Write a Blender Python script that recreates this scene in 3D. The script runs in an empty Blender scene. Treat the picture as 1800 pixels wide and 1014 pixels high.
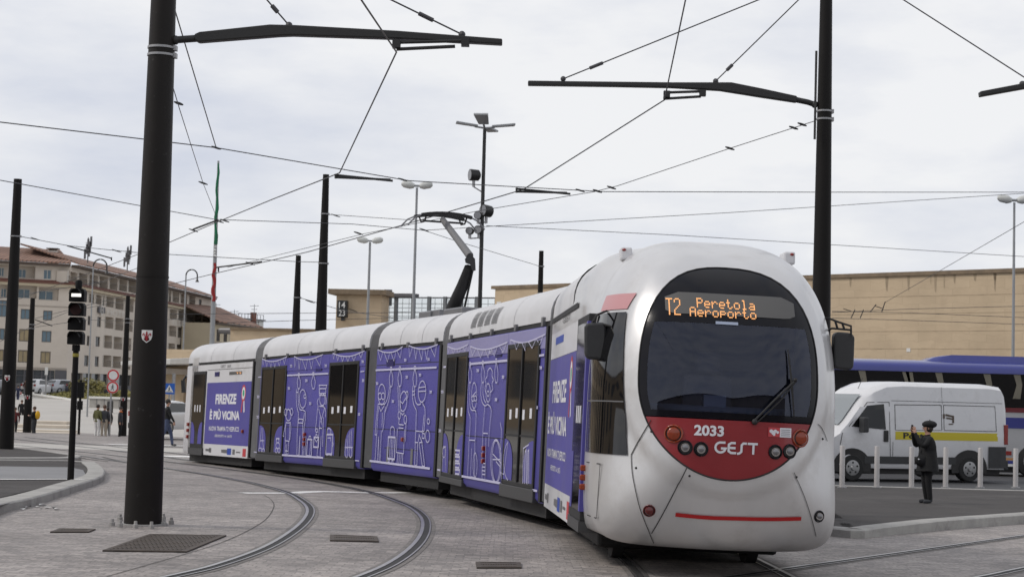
import bpy, bmesh, math, random
import numpy as np
from mathutils import Vector, Matrix
random.seed(7)
SC = bpy.context.scene
COL = SC.collection
# ------------------------------------------------------------------ camera
CAM_F, CAM_PITCH, CAM_ROLL, CAM_H = 3000.0, 0.061, 0.0267, 1.62
CP = np.array([0.0, 0.0, CAM_H])
_f = np.array([0, math.cos(CAM_PITCH), math.sin(CAM_PITCH)])
_r0 = np.array([1.0, 0, 0]); _u0 = np.array([0, -math.sin(CAM_PITCH), math.cos(CAM_PITCH)])
CR = _r0 * math.cos(CAM_ROLL) + _u0 * math.sin(CAM_ROLL)
CU = _u0 * math.cos(CAM_ROLL) - _r0 * math.sin(CAM_ROLL)
cd = bpy.data.cameras.new('camera'); cam = bpy.data.objects.new('camera', cd); COL.objects.link(cam)
mw = Matrix.Identity(4)
for i in range(3):
    mw[i][0] = CR[i]; mw[i][1] = CU[i]; mw[i][2] = -_f[i]; mw[i][3] = CP[i]
cam.matrix_world = mw
cd.sensor_width = 36; cd.lens = CAM_F / 1800 * 36; cd.clip_end = 3000; cd.clip_start = .1
cd.dof.use_dof = True; cd.dof.focus_distance = 17.5; cd.dof.aperture_fstop = 6.5
SC.camera = cam
# ------------------------------------------------------------------ light
SUN_EL, SUN_AZ = math.radians(42), math.radians(-98)      # azimuth measured from +Y towards +X
wd = bpy.data.worlds.new('World'); SC.world = wd; wd.use_nodes = True
nt = wd.node_tree; nt.nodes.clear()
def N(nt, typ, **kw):
    n = nt.nodes.new(typ)
    for k, v in kw.items(): setattr(n, k, v)
    return n
out = N(nt, 'ShaderNodeOutputWorld'); bg = N(nt, 'ShaderNodeBackground'); bg.inputs[1].default_value = .1
sky = N(nt, 'ShaderNodeTexSky', sky_type='NISHITA', sun_disc=False)
sky.sun_elevation = SUN_EL; sky.sun_rotation = SUN_AZ; sky.dust_density = 2.0
tc = N(nt, 'ShaderNodeTexCoord'); sep = N(nt, 'ShaderNodeSeparateXYZ')
nt.links.new(tc.outputs['Generated'], sep.inputs[0])
az_ = N(nt, 'ShaderNodeMath', operation='MULTIPLY'); az_.inputs[1].default_value = 3.2
nt.links.new(sep.outputs[2], az_.inputs[0])
cmb = N(nt, 'ShaderNodeCombineXYZ')
nt.links.new(sep.outputs[0], cmb.inputs[0]); nt.links.new(sep.outputs[1], cmb.inputs[1]); nt.links.new(az_.outputs[0], cmb.inputs[2])
nz = N(nt, 'ShaderNodeTexNoise'); nz.inputs['Scale'].default_value = 4.6; nz.inputs['Detail'].default_value = 7; nz.inputs['Roughness'].default_value = .55
nt.links.new(cmb.outputs[0], nz.inputs['Vector'])
rp = N(nt, 'ShaderNodeValToRGB'); rp.color_ramp.elements[0].position = .33; rp.color_ramp.elements[1].position = .62
rp.color_ramp.elements[0].color = (5.7, 6.0, 6.85, 1); rp.color_ramp.elements[1].color = (8.0, 8.02, 8.15, 1)
nt.links.new(nz.outputs[0], rp.inputs[0])
mx = N(nt, 'ShaderNodeMix', data_type='RGBA'); mx.inputs[0].default_value = .93
nt.links.new(sky.outputs[0], mx.inputs[6]); nt.links.new(rp.outputs[0], mx.inputs[7])
nt.links.new(mx.outputs[2], bg.inputs[0]); nt.links.new(bg.outputs[0], out.inputs[0])
sd = bpy.data.lights.new('sun', 'SUN'); sd.energy = 1.3; sd.angle = math.radians(10); sd.color = (1, .94, .86)
so = bpy.data.objects.new('sun', sd); COL.objects.link(so)
sv = Vector((math.sin(SUN_AZ) * math.cos(SUN_EL), math.cos(SUN_AZ) * math.cos(SUN_EL), math.sin(SUN_EL)))
so.rotation_euler = sv.to_track_quat('Z', 'Y').to_euler(); so.location = (-30, -20, 40)
SC.view_settings.view_transform = 'Standard'; SC.view_settings.look = 'None'
SC.view_settings.exposure = 0.2; SC.view_settings.gamma = 1
# ------------------------------------------------------------------ maths
def ray(x, y): return _f + CR * (x - 900) / CAM_F - CU * (y - 507) / CAM_F
def at(x, y, Y):
    d = ray(x, y); return CP + d * (Y / d[1])
GA, GB, GC = -.01, -.0165, .2
def G(x, y): return GC + GA * min(40, max(-40, x)) + GB * min(110, max(-60, y))
def ground(x, y, dz=0):
    d = ray(x, y); t = (GC + dz - CAM_H) / (d[2] - GA * d[0] - GB * d[1]); return CP + d * t
def onplane(x, y, P0, n):
    d = ray(x, y); n = np.asarray(n, float); return CP + d * (np.dot(np.asarray(P0) - CP, n) / np.dot(d, n))
def lerp(a, b, t): return a + (b - a) * t
def V(*a): return np.array(a, float)
# ------------------------------------------------------------------ materials
MATS = {}
def mat(name, col, rough=.6, metal=0, var=.0, vscale=3, bump=0, bscale=40, coat=0, spec=.5, emit=None, estr=1, streak=None, dirt=None):
    if name in MATS: return MATS[name]
    m = bpy.data.materials.new(name); m.use_nodes = True; nt = m.node_tree; b = nt.nodes['Principled BSDF']
    b.inputs['Base Color'].default_value = (*col, 1); b.inputs['Roughness'].default_value = rough; b.inputs['Metallic'].default_value = metal
    b.inputs['Coat Weight'].default_value = coat; b.inputs['Coat Roughness'].default_value = .08; b.inputs['Specular IOR Level'].default_value = spec
    tc = N(nt, 'ShaderNodeTexCoord'); vec = tc.outputs['Object']
    last = None
    if var:
        mp = N(nt, 'ShaderNodeMapping'); nt.links.new(vec, mp.inputs[0])
        if streak: mp.inputs['Scale'].default_value = streak
        n = N(nt, 'ShaderNodeTexNoise'); n.inputs['Scale'].default_value = vscale; n.inputs['Detail'].default_value = 6; n.inputs['Roughness'].default_value = .62
        nt.links.new(mp.outputs[0], n.inputs['Vector'])
        r = N(nt, 'ShaderNodeMapRange'); r.inputs[1].default_value = .3; r.inputs[2].default_value = .7; r.inputs[3].default_value = 1 - var; r.inputs[4].default_value = 1 + var
        nt.links.new(n.outputs[0], r.inputs[0])
        mu = N(nt, 'ShaderNodeMix', data_type='RGBA', blend_type='MULTIPLY'); mu.inputs[0].default_value = 1; mu.inputs[6].default_value = (*col, 1)
        nt.links.new(r.outputs[0], mu.inputs[7]); last = mu.outputs[2]
        nr = N(nt, 'ShaderNodeMapRange'); nr.inputs[3].default_value = max(0, rough - .12); nr.inputs[4].default_value = min(1, rough + .12)
        nt.links.new(n.outputs[0], nr.inputs[0]); nt.links.new(nr.outputs[0], b.inputs['Roughness'])
    if dirt:
        dc, ds, lo, hi = dirt
        n2 = N(nt, 'ShaderNodeTexNoise'); n2.inputs['Scale'].default_value = ds; n2.inputs['Detail'].default_value = 8; n2.inputs['Roughness'].default_value = .7
        nt.links.new(vec, n2.inputs['Vector'])
        r2 = N(nt, 'ShaderNodeMapRange'); r2.inputs[1].default_value = lo; r2.inputs[2].default_value = hi; nt.links.new(n2.outputs[0], r2.inputs[0])
        mu = N(nt, 'ShaderNodeMix', data_type='RGBA'); nt.links.new(r2.outputs[0], mu.inputs[0])
        if last: nt.links.new(last, mu.inputs[6])
        else: mu.inputs[6].default_value = (*col, 1)
        mu.inputs[7].default_value = (*dc, 1); last = mu.outputs[2]
    if last: nt.links.new(last, b.inputs['Base Color'])
    if bump:
        n3 = N(nt, 'ShaderNodeTexNoise'); n3.inputs['Scale'].default_value = bscale; n3.inputs['Detail'].default_value = 4
        nt.links.new(vec, n3.inputs['Vector'])
        bp = N(nt, 'ShaderNodeBump'); bp.inputs['Strength'].default_value = bump; bp.inputs['Distance'].default_value = .02
        nt.links.new(n3.outputs[0], bp.inputs['Height']); nt.links.new(bp.outputs[0], b.inputs['Normal'])
    if emit:
        b.inputs['Emission Color'].default_value = (*emit, 1); b.inputs['Emission Strength'].default_value = estr
    MATS[name] = m; return m
def brickmat(name, c1, c2, mortar, bw, rh, msize, rough, bump, patch=.2, pscale=.25, axes='xy', tint=None, off=.5):
    m = bpy.data.materials.new(name); m.use_nodes = True; nt = m.node_tree; b = nt.nodes['Principled BSDF']
    tc = N(nt, 'ShaderNodeTexCoord'); sp = N(nt, 'ShaderNodeSeparateXYZ'); nt.links.new(tc.outputs['Object'], sp.inputs[0])
    # wobble so that the courses are not ruler straight
    wn = N(nt, 'ShaderNodeTexNoise'); wn.inputs['Scale'].default_value = .9; wn.inputs['Detail'].default_value = 3; nt.links.new(tc.outputs['Object'], wn.inputs['Vector'])
    wm = N(nt, 'ShaderNodeMath', operation='MULTIPLY_ADD'); wm.inputs[1].default_value = rh * 1.6; wm.inputs[2].default_value = 0; nt.links.new(wn.outputs[0], wm.inputs[0])
    cb = N(nt, 'ShaderNodeCombineXYZ')
    a0 = {'x': 0, 'y': 1, 'z': 2}[axes[0]]; a1 = {'x': 0, 'y': 1, 'z': 2}[axes[1]]
    nt.links.new(sp.outputs[a0], cb.inputs[0])
    ad = N(nt, 'ShaderNodeMath', operation='ADD'); nt.links.new(sp.outputs[a1], ad.inputs[0]); nt.links.new(wm.outputs[0], ad.inputs[1])
    nt.links.new(ad.outputs[0], cb.inputs[1])
    br = N(nt, 'ShaderNodeTexBrick'); br.offset = off
    nt.links.new(cb.outputs[0], br.inputs['Vector'])
    br.inputs['Scale'].default_value = 1; br.inputs['Brick Width'].default_value = bw; br.inputs['Row Height'].default_value = rh
    br.inputs['Mortar Size'].default_value = msize; br.inputs['Mortar Smooth'].default_value = .3; br.inputs['Bias'].default_value = 0
    br.inputs['Color1'].default_value = (*c1, 1); br.inputs['Color2'].default_value = (*c2, 1); br.inputs['Mortar'].default_value = (*mortar, 1)
    n = N(nt, 'ShaderNodeTexNoise'); n.inputs['Scale'].default_value = pscale; n.inputs['Detail'].default_value = 8; n.inputs['Roughness'].default_value = .65
    nt.links.new(tc.outputs['Object'], n.inputs['Vector'])
    r = N(nt, 'ShaderNodeMapRange'); r.inputs[1].default_value = .3; r.inputs[2].default_value = .7; r.inputs[3].default_value = 1 - patch; r.inputs[4].default_value = 1 + patch
    nt.links.new(n.outputs[0], r.inputs[0])
    mu = N(nt, 'ShaderNodeMix', data_type='RGBA', blend_type='MULTIPLY'); mu.inputs[0].default_value = 1
    nt.links.new(br.outputs['Color'], mu.inputs[6]); nt.links.new(r.outputs[0], mu.inputs[7]); last = mu.outputs[2]
    if tint:
        tcol, tscale, lo, hi = tint
        n2 = N(nt, 'ShaderNodeTexNoise'); n2.inputs['Scale'].default_value = tscale; n2.inputs['Detail'].default_value = 9; n2.inputs['Roughness'].default_value = .7
        nt.links.new(tc.outputs['Object'], n2.inputs['Vector'])
        r2 = N(nt, 'ShaderNodeMapRange'); r2.inputs[1].default_value = lo; r2.inputs[2].default_value = hi; nt.links.new(n2.outputs[0], r2.inputs[0])
        m2 = N(nt, 'ShaderNodeMix', data_type='RGBA'); nt.links.new(r2.outputs[0], m2.inputs[0]); nt.links.new(last, m2.inputs[6]); m2.inputs[7].default_value = (*tcol, 1); last = m2.outputs[2]
    nt.links.new(last, b.inputs['Base Color']); b.inputs['Roughness'].default_value = rough
    bp = N(nt, 'ShaderNodeBump'); bp.inputs['Strength'].default_value = bump; bp.inputs['Distance'].default_value = .02
    inv = N(nt, 'ShaderNodeMath', operation='SUBTRACT'); inv.inputs[0].default_value = 1; nt.links.new(br.outputs['Fac'], inv.inputs[1])
    nt.links.new(inv.outputs[0], bp.inputs['Height']); nt.links.new(bp.outputs[0], b.inputs['Normal'])
    MATS[name] = m; return m
def glassmat(name, tint, rough=.02, ior=1.45):
    m = bpy.data.materials.new(name); m.use_nodes = True; nt = m.node_tree; nt.nodes.clear()
    o = N(nt, 'ShaderNodeOutputMaterial'); t = N(nt, 'ShaderNodeBsdfTransparent'); t.inputs[0].default_value = (*tint, 1)
    g = N(nt, 'ShaderNodeBsdfGlossy'); g.inputs['Roughness'].default_value = rough; g.inputs[0].default_value = (.75, .8, 1, 1)
    fr = N(nt, 'ShaderNodeFresnel'); fr.inputs[0].default_value = ior
    mx = N(nt, 'ShaderNodeMixShader'); nt.links.new(fr.outputs[0], mx.inputs[0]); nt.links.new(t.outputs[0], mx.inputs[1]); nt.links.new(g.outputs[0], mx.inputs[2])
    nt.links.new(mx.outputs[0], o.inputs[0]); MATS[name] = m; return m
# ------------------------------------------------------------------ mesh builder
W = {}
class MB:
    def __init__(s): s.v = []; s.f = []; s.m = []
    def add(s, vs, fs, m=0):
        o = len(s.v); s.v += [tuple(map(float, p)) for p in vs]
        for f in fs: s.f.append(tuple(i + o for i in f)); s.m.append(m)
        return s
    def hexa(s, P, m=0):      # 8 points: bottom 4 (ccw), top 4
        return s.add(P, [(3, 2, 1, 0), (4, 5, 6, 7), (0, 1, 5, 4), (1, 2, 6, 5), (2, 3, 7, 6), (3, 0, 4, 7)], m)
    def box(s, a, b, m=0, T=None):
        (x0, y0, z0), (x1, y1, z1) = a, b
        P = [(x0, y0, z0), (x1, y0, z0), (x1, y1, z0), (x0, y1, z0), (x0, y0, z1), (x1, y0, z1), (x1, y1, z1), (x0, y1, z1)]
        if T: P = [T(*p) for p in P]
        return s.hexa(P, m)
    def tube(s, pts, r, n=8, m=0, caps=True, flat=None):
        pts = [np.asarray(p, float) for p in pts]; k = len(pts)
        rs = r if hasattr(r, '__len__') else [r] * k
        rings = []; ref = None
        for i, p in enumerate(pts):
            t = pts[min(i + 1, k - 1)] - pts[max(i - 1, 0)]; t = t / (np.linalg.norm(t) + 1e-12)
            if ref is None:
                ref = np.array([0, 0, 1.]) if abs(t[2]) < .9 else np.array([1., 0, 0])
            a = np.cross(t, ref); a /= np.linalg.norm(a) + 1e-12; b = np.cross(t, a); ref = -b if False else ref
            rings.append([p + rs[i] * (math.cos(2 * math.pi * j / n) * a + math.sin(2 * math.pi * j / n) * b) for j in range(n)])
        o = [q for R in rings for q in R]
        fs = [(i * n + j, i * n + (j + 1) % n, (i + 1) * n + (j + 1) % n, (i + 1) * n + j) for i in range(k - 1) for j in range(n)]
        if caps: fs += [tuple(range(n - 1, -1, -1)), tuple((k - 1) * n + j for j in range(n))]
        return s.add(o, fs, m)
    def prism(s, poly, e, m=0):    # poly: 3-d points, extruded by e
        n = len(poly); P = [np.asarray(p, float) for p in poly]; Q = [p + np.asarray(e) for p in P]
        return s.add(P + Q, [tuple(range(n - 1, -1, -1)), tuple(range(n, 2 * n))] + [(i, (i + 1) % n, n + (i + 1) % n, n + i) for i in range(n)], m)
    def poly(s, P, m=0): return s.add(P, [tuple(range(len(P)))], m)
    def grid(s, fn, us, vs, m=0, skip=None):
        nu, nv = len(us), len(vs)
        P = [fn(u, v) for v in vs for u in us]
        fs = [(j * nu + i, j * nu + i + 1, (j + 1) * nu + i + 1, (j + 1) * nu + i) for j in range(nv - 1) for i in range(nu - 1) if not (skip and skip(us[i], us[i + 1], vs[j], vs[j + 1]))]
        return s.add(P, fs, m)
    def ball(s, c, r, nu=12, nv=8, m=0):
        c = np.asarray(c, float); r = np.asarray(r if hasattr(r, '__len__') else (r, r, r), float)
        P = [c + r * np.array([math.sin(math.pi * j / nv) * math.cos(2 * math.pi * i / nu), math.sin(math.pi * j / nv) * math.sin(2 * math.pi * i / nu), math.cos(math.pi * j / nv)]) for j in range(1, nv) for i in range(nu)]
        P += [c + [0, 0, r[2]], c - [0, 0, r[2]]]; k = (nv - 1) * nu
        fs = [(j * nu + i, (j + 1) * nu + i, (j + 1) * nu + (i + 1) % nu, j * nu + (i + 1) % nu) for j in range(nv - 2) for i in range(nu)]
        fs += [(k, i, (i + 1) % nu) for i in range(nu)] + [(k + 1, (nv - 2) * nu + (i + 1) % nu, (nv - 2) * nu + i) for i in range(nu)]
        return s.add(P, fs, m)
    def islands(s):
        par = list(range(len(s.v)))
        def find(i):
            while par[i] != i: par[i] = par[par[i]]; i = par[i]
            return i
        for f in s.f:
            for i in f[1:]: par[find(i)] = find(f[0])
        out = {}
        for f, m in zip(s.f, s.m):
            r = find(f[0]); b, mp = out.setdefault(r, (MB(), {}))
            for i in f:
                if i not in mp: mp[i] = len(b.v); b.v.append(s.v[i])
            b.f.append(tuple(mp[i] for i in f)); b.m.append(m)
        return [b for b, _ in out.values()]
    def build_each(s, name, mats, parent=None, **k): return [b.build(name, mats, parent, **k) for b in s.islands()]
    def build(s, name, mats, parent=None, smooth=None, local=False, bevel=0):
        me = bpy.data.meshes.new(name)
        v = np.array(s.v, float).reshape(-1, 3)
        base = np.zeros(3)
        w = Matrix.Identity(4)
        if parent is not None:
            w = W[parent.name]
            if not local:
                wi = np.array(w.inverted()); v = v @ wi[:3, :3].T + wi[:3, 3]
        me.from_pydata([tuple(p) for p in v], [], s.f)
        if not isinstance(mats, (list, tuple)): mats = [mats]
        for m in mats: me.materials.append(m if not isinstance(m, str) else MATS[m])
        me.polygons.foreach_set('material_index', s.m)
        if smooth is not None:
            me.polygons.foreach_set('use_smooth', [True] * len(s.f))
            if smooth < 180: me.set_sharp_from_angle(angle=math.radians(smooth))
        me.update()
        o = bpy.data.objects.new(name, me); COL.objects.link(o)
        if parent is not None: o.parent = parent
        W[o.name] = w
        if bevel:
            b = o.modifiers.new('bevel', 'BEVEL'); b.width = bevel; b.segments = 2; b.limit_method = 'ANGLE'; b.angle_limit = .6
            b.harden_normals = False
        return o
def thing(name, label, cat, loc=(0, 0, 0), rotz=0, group=None):
    o = bpy.data.objects.new(name, None); COL.objects.link(o); o.location = tuple(map(float, loc)); o.rotation_euler = (0, 0, rotz); o.empty_display_size = .2
    o['label'] = label; o['category'] = cat
    if group: o['group'] = group
    W[o.name] = Matrix.Translation(Vector(tuple(map(float, loc)))) @ Matrix.Rotation(rotz, 4, 'Z')
    return o
def tag(o, label, cat, group=None):
    o['label'] = label; o['category'] = cat
    if group: o['group'] = group
    return o
def struct(o, kind='structure', label=None, cat=None):
    o['kind'] = kind
    if label: o['label'] = label
    if cat: o['category'] = cat
    return o
def empty_part(name, parent):
    o = bpy.data.objects.new(name, None); COL.objects.link(o); o.parent = parent; W[o.name] = W[parent.name]; return o
def kids(o): return [c for c in bpy.data.objects if c.parent == o]
def dup(root, loc, rotz, label, group=None):
    def cp(o, par):
        c = o.copy(); COL.objects.link(c)
        if par is not None: c.parent = par
        for ch in kids(o):
            if ch.name != c.name: cp(ch, c)
        return c
    ks = kids(root); r = root.copy(); COL.objects.link(r)
    for ch in ks: cp(ch, r)
    r.location = tuple(map(float, loc)); r.rotation_euler = (0, 0, rotz); r['label'] = label
    if group: r['group'] = group
    return r
_font = {}
def text2d(txt, bold=0.0):
    key = (txt, bold)
    if key in _font: return _font[key]
    c = bpy.data.curves.new('lettering', 'FONT'); c.body = txt; c.offset = bold; c.resolution_u = 3; c.fill_mode = 'FRONT'
    o = bpy.data.objects.new('lettering', c); COL.objects.link(o)
    bpy.context.view_layer.update()
    dg = bpy.context.evaluated_depsgraph_get(); me = bpy.data.meshes.new_from_object(o.evaluated_get(dg))
    v = np.array([p.co[:2] for p in me.vertices]).reshape(-1, 2); f = [tuple(p.vertices) for p in me.polygons]
    bpy.data.objects.remove(o); bpy.data.curves.remove(c); bpy.data.meshes.remove(me)
    if len(v):
        lo, hi = v.min(0), v.max(0); v = (v - lo) / (hi - lo)
    _font[key] = (v, f); return v, f
def put_text(mb, txt, fn, x0, x1, y0, y1, bold=0, m=0, mirror=False):
    v, f = text2d(txt, bold)
    P = [fn(x0 + (x1 - x0) * p[0], y0 + (y1 - y0) * p[1]) for p in v]
    mb.add(P, f, m)
def ribbon(mb, pts, w, fn, m=0, closed=False):
    """a flat painted line of width w along 2-d points, mapped to 3-d by fn"""
    P = [np.asarray(p, float) for p in pts]
    Q = [P[0]]
    for p in P[1:]:
        if np.linalg.norm(p - Q[-1]) > 1e-5: Q.append(p)
    if closed and np.linalg.norm(Q[0] - Q[-1]) < 1e-5: Q = Q[:-1]
    n = len(Q)
    if n < 2: return
    L = []; Rr = []
    for i in range(n):
        a = Q[i - 1] if (i > 0 or closed) else None; b = Q[(i + 1) % n] if (i < n - 1 or closed) else None
        d1 = (Q[i] - a) / np.linalg.norm(Q[i] - a) if a is not None else None
        d2 = (b - Q[i]) / np.linalg.norm(b - Q[i]) if b is not None else None
        if d1 is None: d1 = d2
        if d2 is None: d2 = d1
        n1 = np.array([-d1[1], d1[0]]); n2 = np.array([-d2[1], d2[0]]); nn = n1 + n2; q = np.dot(nn, nn)
        nn = n1 if q < .3 else nn * 2 / q
        L.append(Q[i] + nn * w / 2); Rr.append(Q[i] - nn * w / 2)
    vs = [fn(*p) for p in L] + [fn(*p) for p in Rr]
    k = n if closed else n - 1
    mb.add(vs, [(n + i, n + (i + 1) % n, (i + 1) % n, i) for i in range(k)], m)
def ell(cx, cy, rx, ry, n=18, a0=0, a1=360):
    return [(cx + rx * math.cos(math.radians(a0 + (a1 - a0) * i / n)), cy + ry * math.sin(math.radians(a0 + (a1 - a0) * i / n))) for i in range(n + 1)]
def smooth_pts(P, n=4):
    P = [np.asarray(p, float) for p in P]; o = []
    for i in range(len(P) - 1):
        p0 = P[max(i - 1, 0)]; p1 = P[i]; p2 = P[i + 1]; p3 = P[min(i + 2, len(P) - 1)]
        for k in range(n):
            t = k / n; o.append(.5 * ((2 * p1) + (-p0 + p2) * t + (2 * p0 - 5 * p1 + 4 * p2 - p3) * t * t + (-p0 + 3 * p1 - 3 * p2 + p3) * t ** 3))
    return o + [P[-1]]
# ------------------------------------------------------------------ ground
brickmat('setts', (.335, .300, .280), (.195, .178, .170), (.165, .152, .144), .17, .13, .008, .68, .22, patch=.30, pscale=.45, tint=((.13, .115, .107), 1.7, .58, .78), off=.5)
MATS['setts'].node_tree.nodes['Principled BSDF'].inputs['Specular IOR Level'].default_value = .4
def weather(name, m2w, m2h):
    # second, differently sized course mixed in by patches, fine speckle: old hand-laid setts
    m = MATS[name]; nt = m.node_tree; b = nt.nodes['Principled BSDF']; br = [n for n in nt.nodes if n.type == 'TEX_BRICK'][0]
    src = br.inputs['Vector'].links[0].from_socket; tc = [n for n in nt.nodes if n.type == 'TEX_COORD'][0]
    b2 = N(nt, 'ShaderNodeTexBrick'); b2.offset = .37; b2.squash = 1.4; b2.squash_frequency = 3
    mp = N(nt, 'ShaderNodeMapping'); mp.inputs['Location'].default_value = (.13, .07, 0); nt.links.new(src, mp.inputs[0]); nt.links.new(mp.outputs[0], b2.inputs['Vector'])
    for k in ('Scale', 'Mortar Smooth', 'Bias', 'Color1', 'Color2', 'Mortar'): b2.inputs[k].default_value = br.inputs[k].default_value
    b2.inputs['Mortar Size'].default_value = .007; b2.inputs['Brick Width'].default_value = m2w; b2.inputs['Row Height'].default_value = m2h
    n = N(nt, 'ShaderNodeTexNoise'); n.inputs['Scale'].default_value = 1.1; n.inputs['Detail'].default_value = 5; nt.links.new(tc.outputs['Object'], n.inputs['Vector'])
    r = N(nt, 'ShaderNodeMapRange'); r.inputs[1].default_value = .42; r.inputs[2].default_value = .56; nt.links.new(n.outputs[0], r.inputs[0])
    mx = N(nt, 'ShaderNodeMix', data_type='RGBA'); nt.links.new(r.outputs[0], mx.inputs[0]); nt.links.new(br.outputs['Color'], mx.inputs[6]); nt.links.new(b2.outputs['Color'], mx.inputs[7])
    sp = N(nt, 'ShaderNodeTexNoise'); sp.inputs['Scale'].default_value = 28; sp.inputs['Detail'].default_value = 3
    mp2 = N(nt, 'ShaderNodeMapping'); mp2.inputs['Scale'].default_value = (.8, 1, 1); nt.links.new(tc.outputs['Object'], mp2.inputs[0]); nt.links.new(mp2.outputs[0], sp.inputs['Vector'])
    r2 = N(nt, 'ShaderNodeMapRange'); r2.inputs[1].default_value = .3; r2.inputs[2].default_value = .7; r2.inputs[3].default_value = .72; r2.inputs[4].default_value = 1.28; nt.links.new(sp.outputs[0], r2.inputs[0])
    mu = N(nt, 'ShaderNodeMix', data_type='RGBA', blend_type='MULTIPLY'); mu.inputs[0].default_value = 1; nt.links.new(mx.outputs[2], mu.inputs[6]); nt.links.new(r2.outputs[0], mu.inputs[7])
    for l in [l for l in nt.links if l.from_node == br and l.from_socket.name == 'Color' and l.to_node != mx]:
        to = l.to_socket; nt.links.remove(l); nt.links.new(mu.outputs[2], to)
weather('setts', .135, .115)
mat('asphalt', (.060, .055, .053), .85, var=.22, vscale=1.2, bump=.5, bscale=90, spec=.3, dirt=((.095, .088, .085), .5, .5, .75))
mat('asphalt_pale', (.21, .21, .215), .8, var=.12, vscale=.8, bump=.3, bscale=90)
mat('road_dark', (.055, .056, .06), .7, var=.2, vscale=.8, bump=.4, bscale=80)
mat('kerb_stone', (.34, .33, .31), .75, var=.18, vscale=2.2, bump=.4, bscale=30, dirt=((.16, .15, .14), 1.6, .52, .8))
mat('plaza_stone', (.44, .42, .39), .75, var=.10, vscale=.35, bump=.2, bscale=8, dirt=((.36, .34, .31), .15, .5, .75))
mat('step_stone', (.56, .49, .40), .75, var=.12, vscale=.8)
mat('white_marking', (.78, .77, .75), .7, var=.18, vscale=6, dirt=((.36, .35, .34), 4, .55, .8))
mat('rail_steel', (.42, .41, .405), .33, metal=.85, var=.10, vscale=2)
mat('rail_dark', (.022, .021, .021), .75, var=.3, vscale=6)
mat('rail_joint', (.17, .157, .148), .8, var=.3, vscale=4, bump=.4, bscale=60)
mat('rust_iron', (.085, .068, .056), .65, metal=.5, var=.3, vscale=9, bump=.3, bscale=60)
mat('crack', (.05, .047, .045), .9)
b = MB(); xs = [-400, -40, 40, 400]; ys = [-60, 110, 800]
b.grid(lambda x, y: (x, y, G(x, y)), xs, ys)
struct(b.build('ground', 'setts'))

def offset_line(P, d):
    """2-d polyline moved d to its left"""
    P = [np.asarray(p[:2], float) for p in P]; o = []
    for i, p in enumerate(P):
        t = P[min(i + 1, len(P) - 1)] - P[max(i - 1, 0)]; t /= np.linalg.norm(t); o.append(p + d * np.array([-t[1], t[0]]))
    return o
def flat_strip(mb, P, w, h, m=0, zf=G):
    ribbon(mb, P, w, lambda x, y: (x, y, zf(x, y) + h), m)
def rail(parent, P):
    P = smooth_pts(P, 5); b = MB()
    flat_strip(b, P, .25, .004, 0)
    flat_strip(b, offset_line(P, .0), .145, .008, 1)
    flat_strip(b, offset_line(P, .042), .045, .013, 2)
    flat_strip(b, offset_line(P, -.06), .018, .012, 2)
    return b.build('rail', ['rail_joint', 'rail_dark', 'rail_steel', 'rust_iron'], parent)
t = thing('tram_track', 'curved pair of grooved rails bending past the foot of the big black pole', 'tram track', (-2, 20, G(-2, 20)))
A1 = [(-4.3, 8), (-3.3, 12), (-2.81, 14.58), (-2.62, 15.83), (-2.50, 18), (-2.545, 20.7), (-2.70, 23.4), (-2.95, 25.8), (-3.33, 28), (-3.9, 30.6), (-4.76, 33.3), (-5.52, 35.3), (-6.86, 38.3), (-8.4, 41.4), (-10.2, 44.9), (-14, 51.5), (-24, 66)]
A2 = [(-2.6, 8), (-1.75, 12), (-1.25, 15.2), (-1.06, 17.1), (-.985, 19.5), (-1.025, 22), (-1.17, 24.5), (-1.47, 27), (-1.82, 28.85), (-2.41, 31.5), (-3.22, 34.1), (-4.30, 36.8), (-5.45, 39.2), (-7.0, 42.2), (-8.9, 45.6), (-12.4, 51.5), (-22, 66)]
rail(t, A1); rail(t, A2)
JL = [V(-8.584, 46.18, -.238), V(-6.28, 41.65, -.140), V(-5.95, 40.60, -.125), V(-2.90, 34.25, .024), V(-2.68, 33.75, .03), V(-1.27, 30.3, .079), V(-1.14, 29.42, .083), V(.45, 22.75, .165), V(.489, 22.32, .17)]
t = thing('tram_track', 'pair of rails running out from beneath the tram', 'tram track', (1.7, 20, G(1.7, 20)))
base = [(-22, 71), (-13, 55)] + [p[:2] for p in JL[::1] if True] + [(.80, 16.8), (.55, 13), (-.2, 8)]
base = [base[i] for i in (0, 1, 2, 3, 5, 7, 9, 11, 12, 13)]
rail(t, offset_line(base, .50)); rail(t, offset_line(base, 1.98))
t = thing('tram_track', 'straight rails crossing the paving beside the asphalt pavement kerb', 'tram track', (5, 20, G(5, 20)))
rail(t, [(-1.6, 10.8), (.6, 14.0), (3.05, 17.99), (7.69, 25.49), (14, 35.6), (24, 51)]); rail(t, [(1.2, 11.7), (4.94, 17.70), (5.73, 19.0), (9.6, 25.3), (16, 35.4), (26, 51)])
def pxline(pts): return [tuple(ground(*p)[:2]) for p in pts]
b = MB()
flat_strip(b, pxline([(426, 866.5), (502, 866.5)]), .34, .006)
flat_strip(b, smooth_pts(pxline([(513, 866.5), (555, 864), (600, 864.5), (650, 866.2)])), .34, .006)
flat_strip(b, pxline([(665, 866.2), (715, 865.6)]), .34, .006)
struct(b.build('road_marking', 'white_marking'))
b = MB()
def C6(x, y): return (x / 2.571, 740 + y / 2.571)
flat_strip(b, smooth_pts(pxline([C6(*p) for p in [(480, 703), (700, 640), (890, 585), (1010, 545), (1130, 490), (1205, 440), (1238, 385), (1225, 355), (1195, 335)]])), .011, .005)
flat_strip(b, pxline([(0, 700 + 30), (1, 731)]), .02, -.2)
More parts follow.
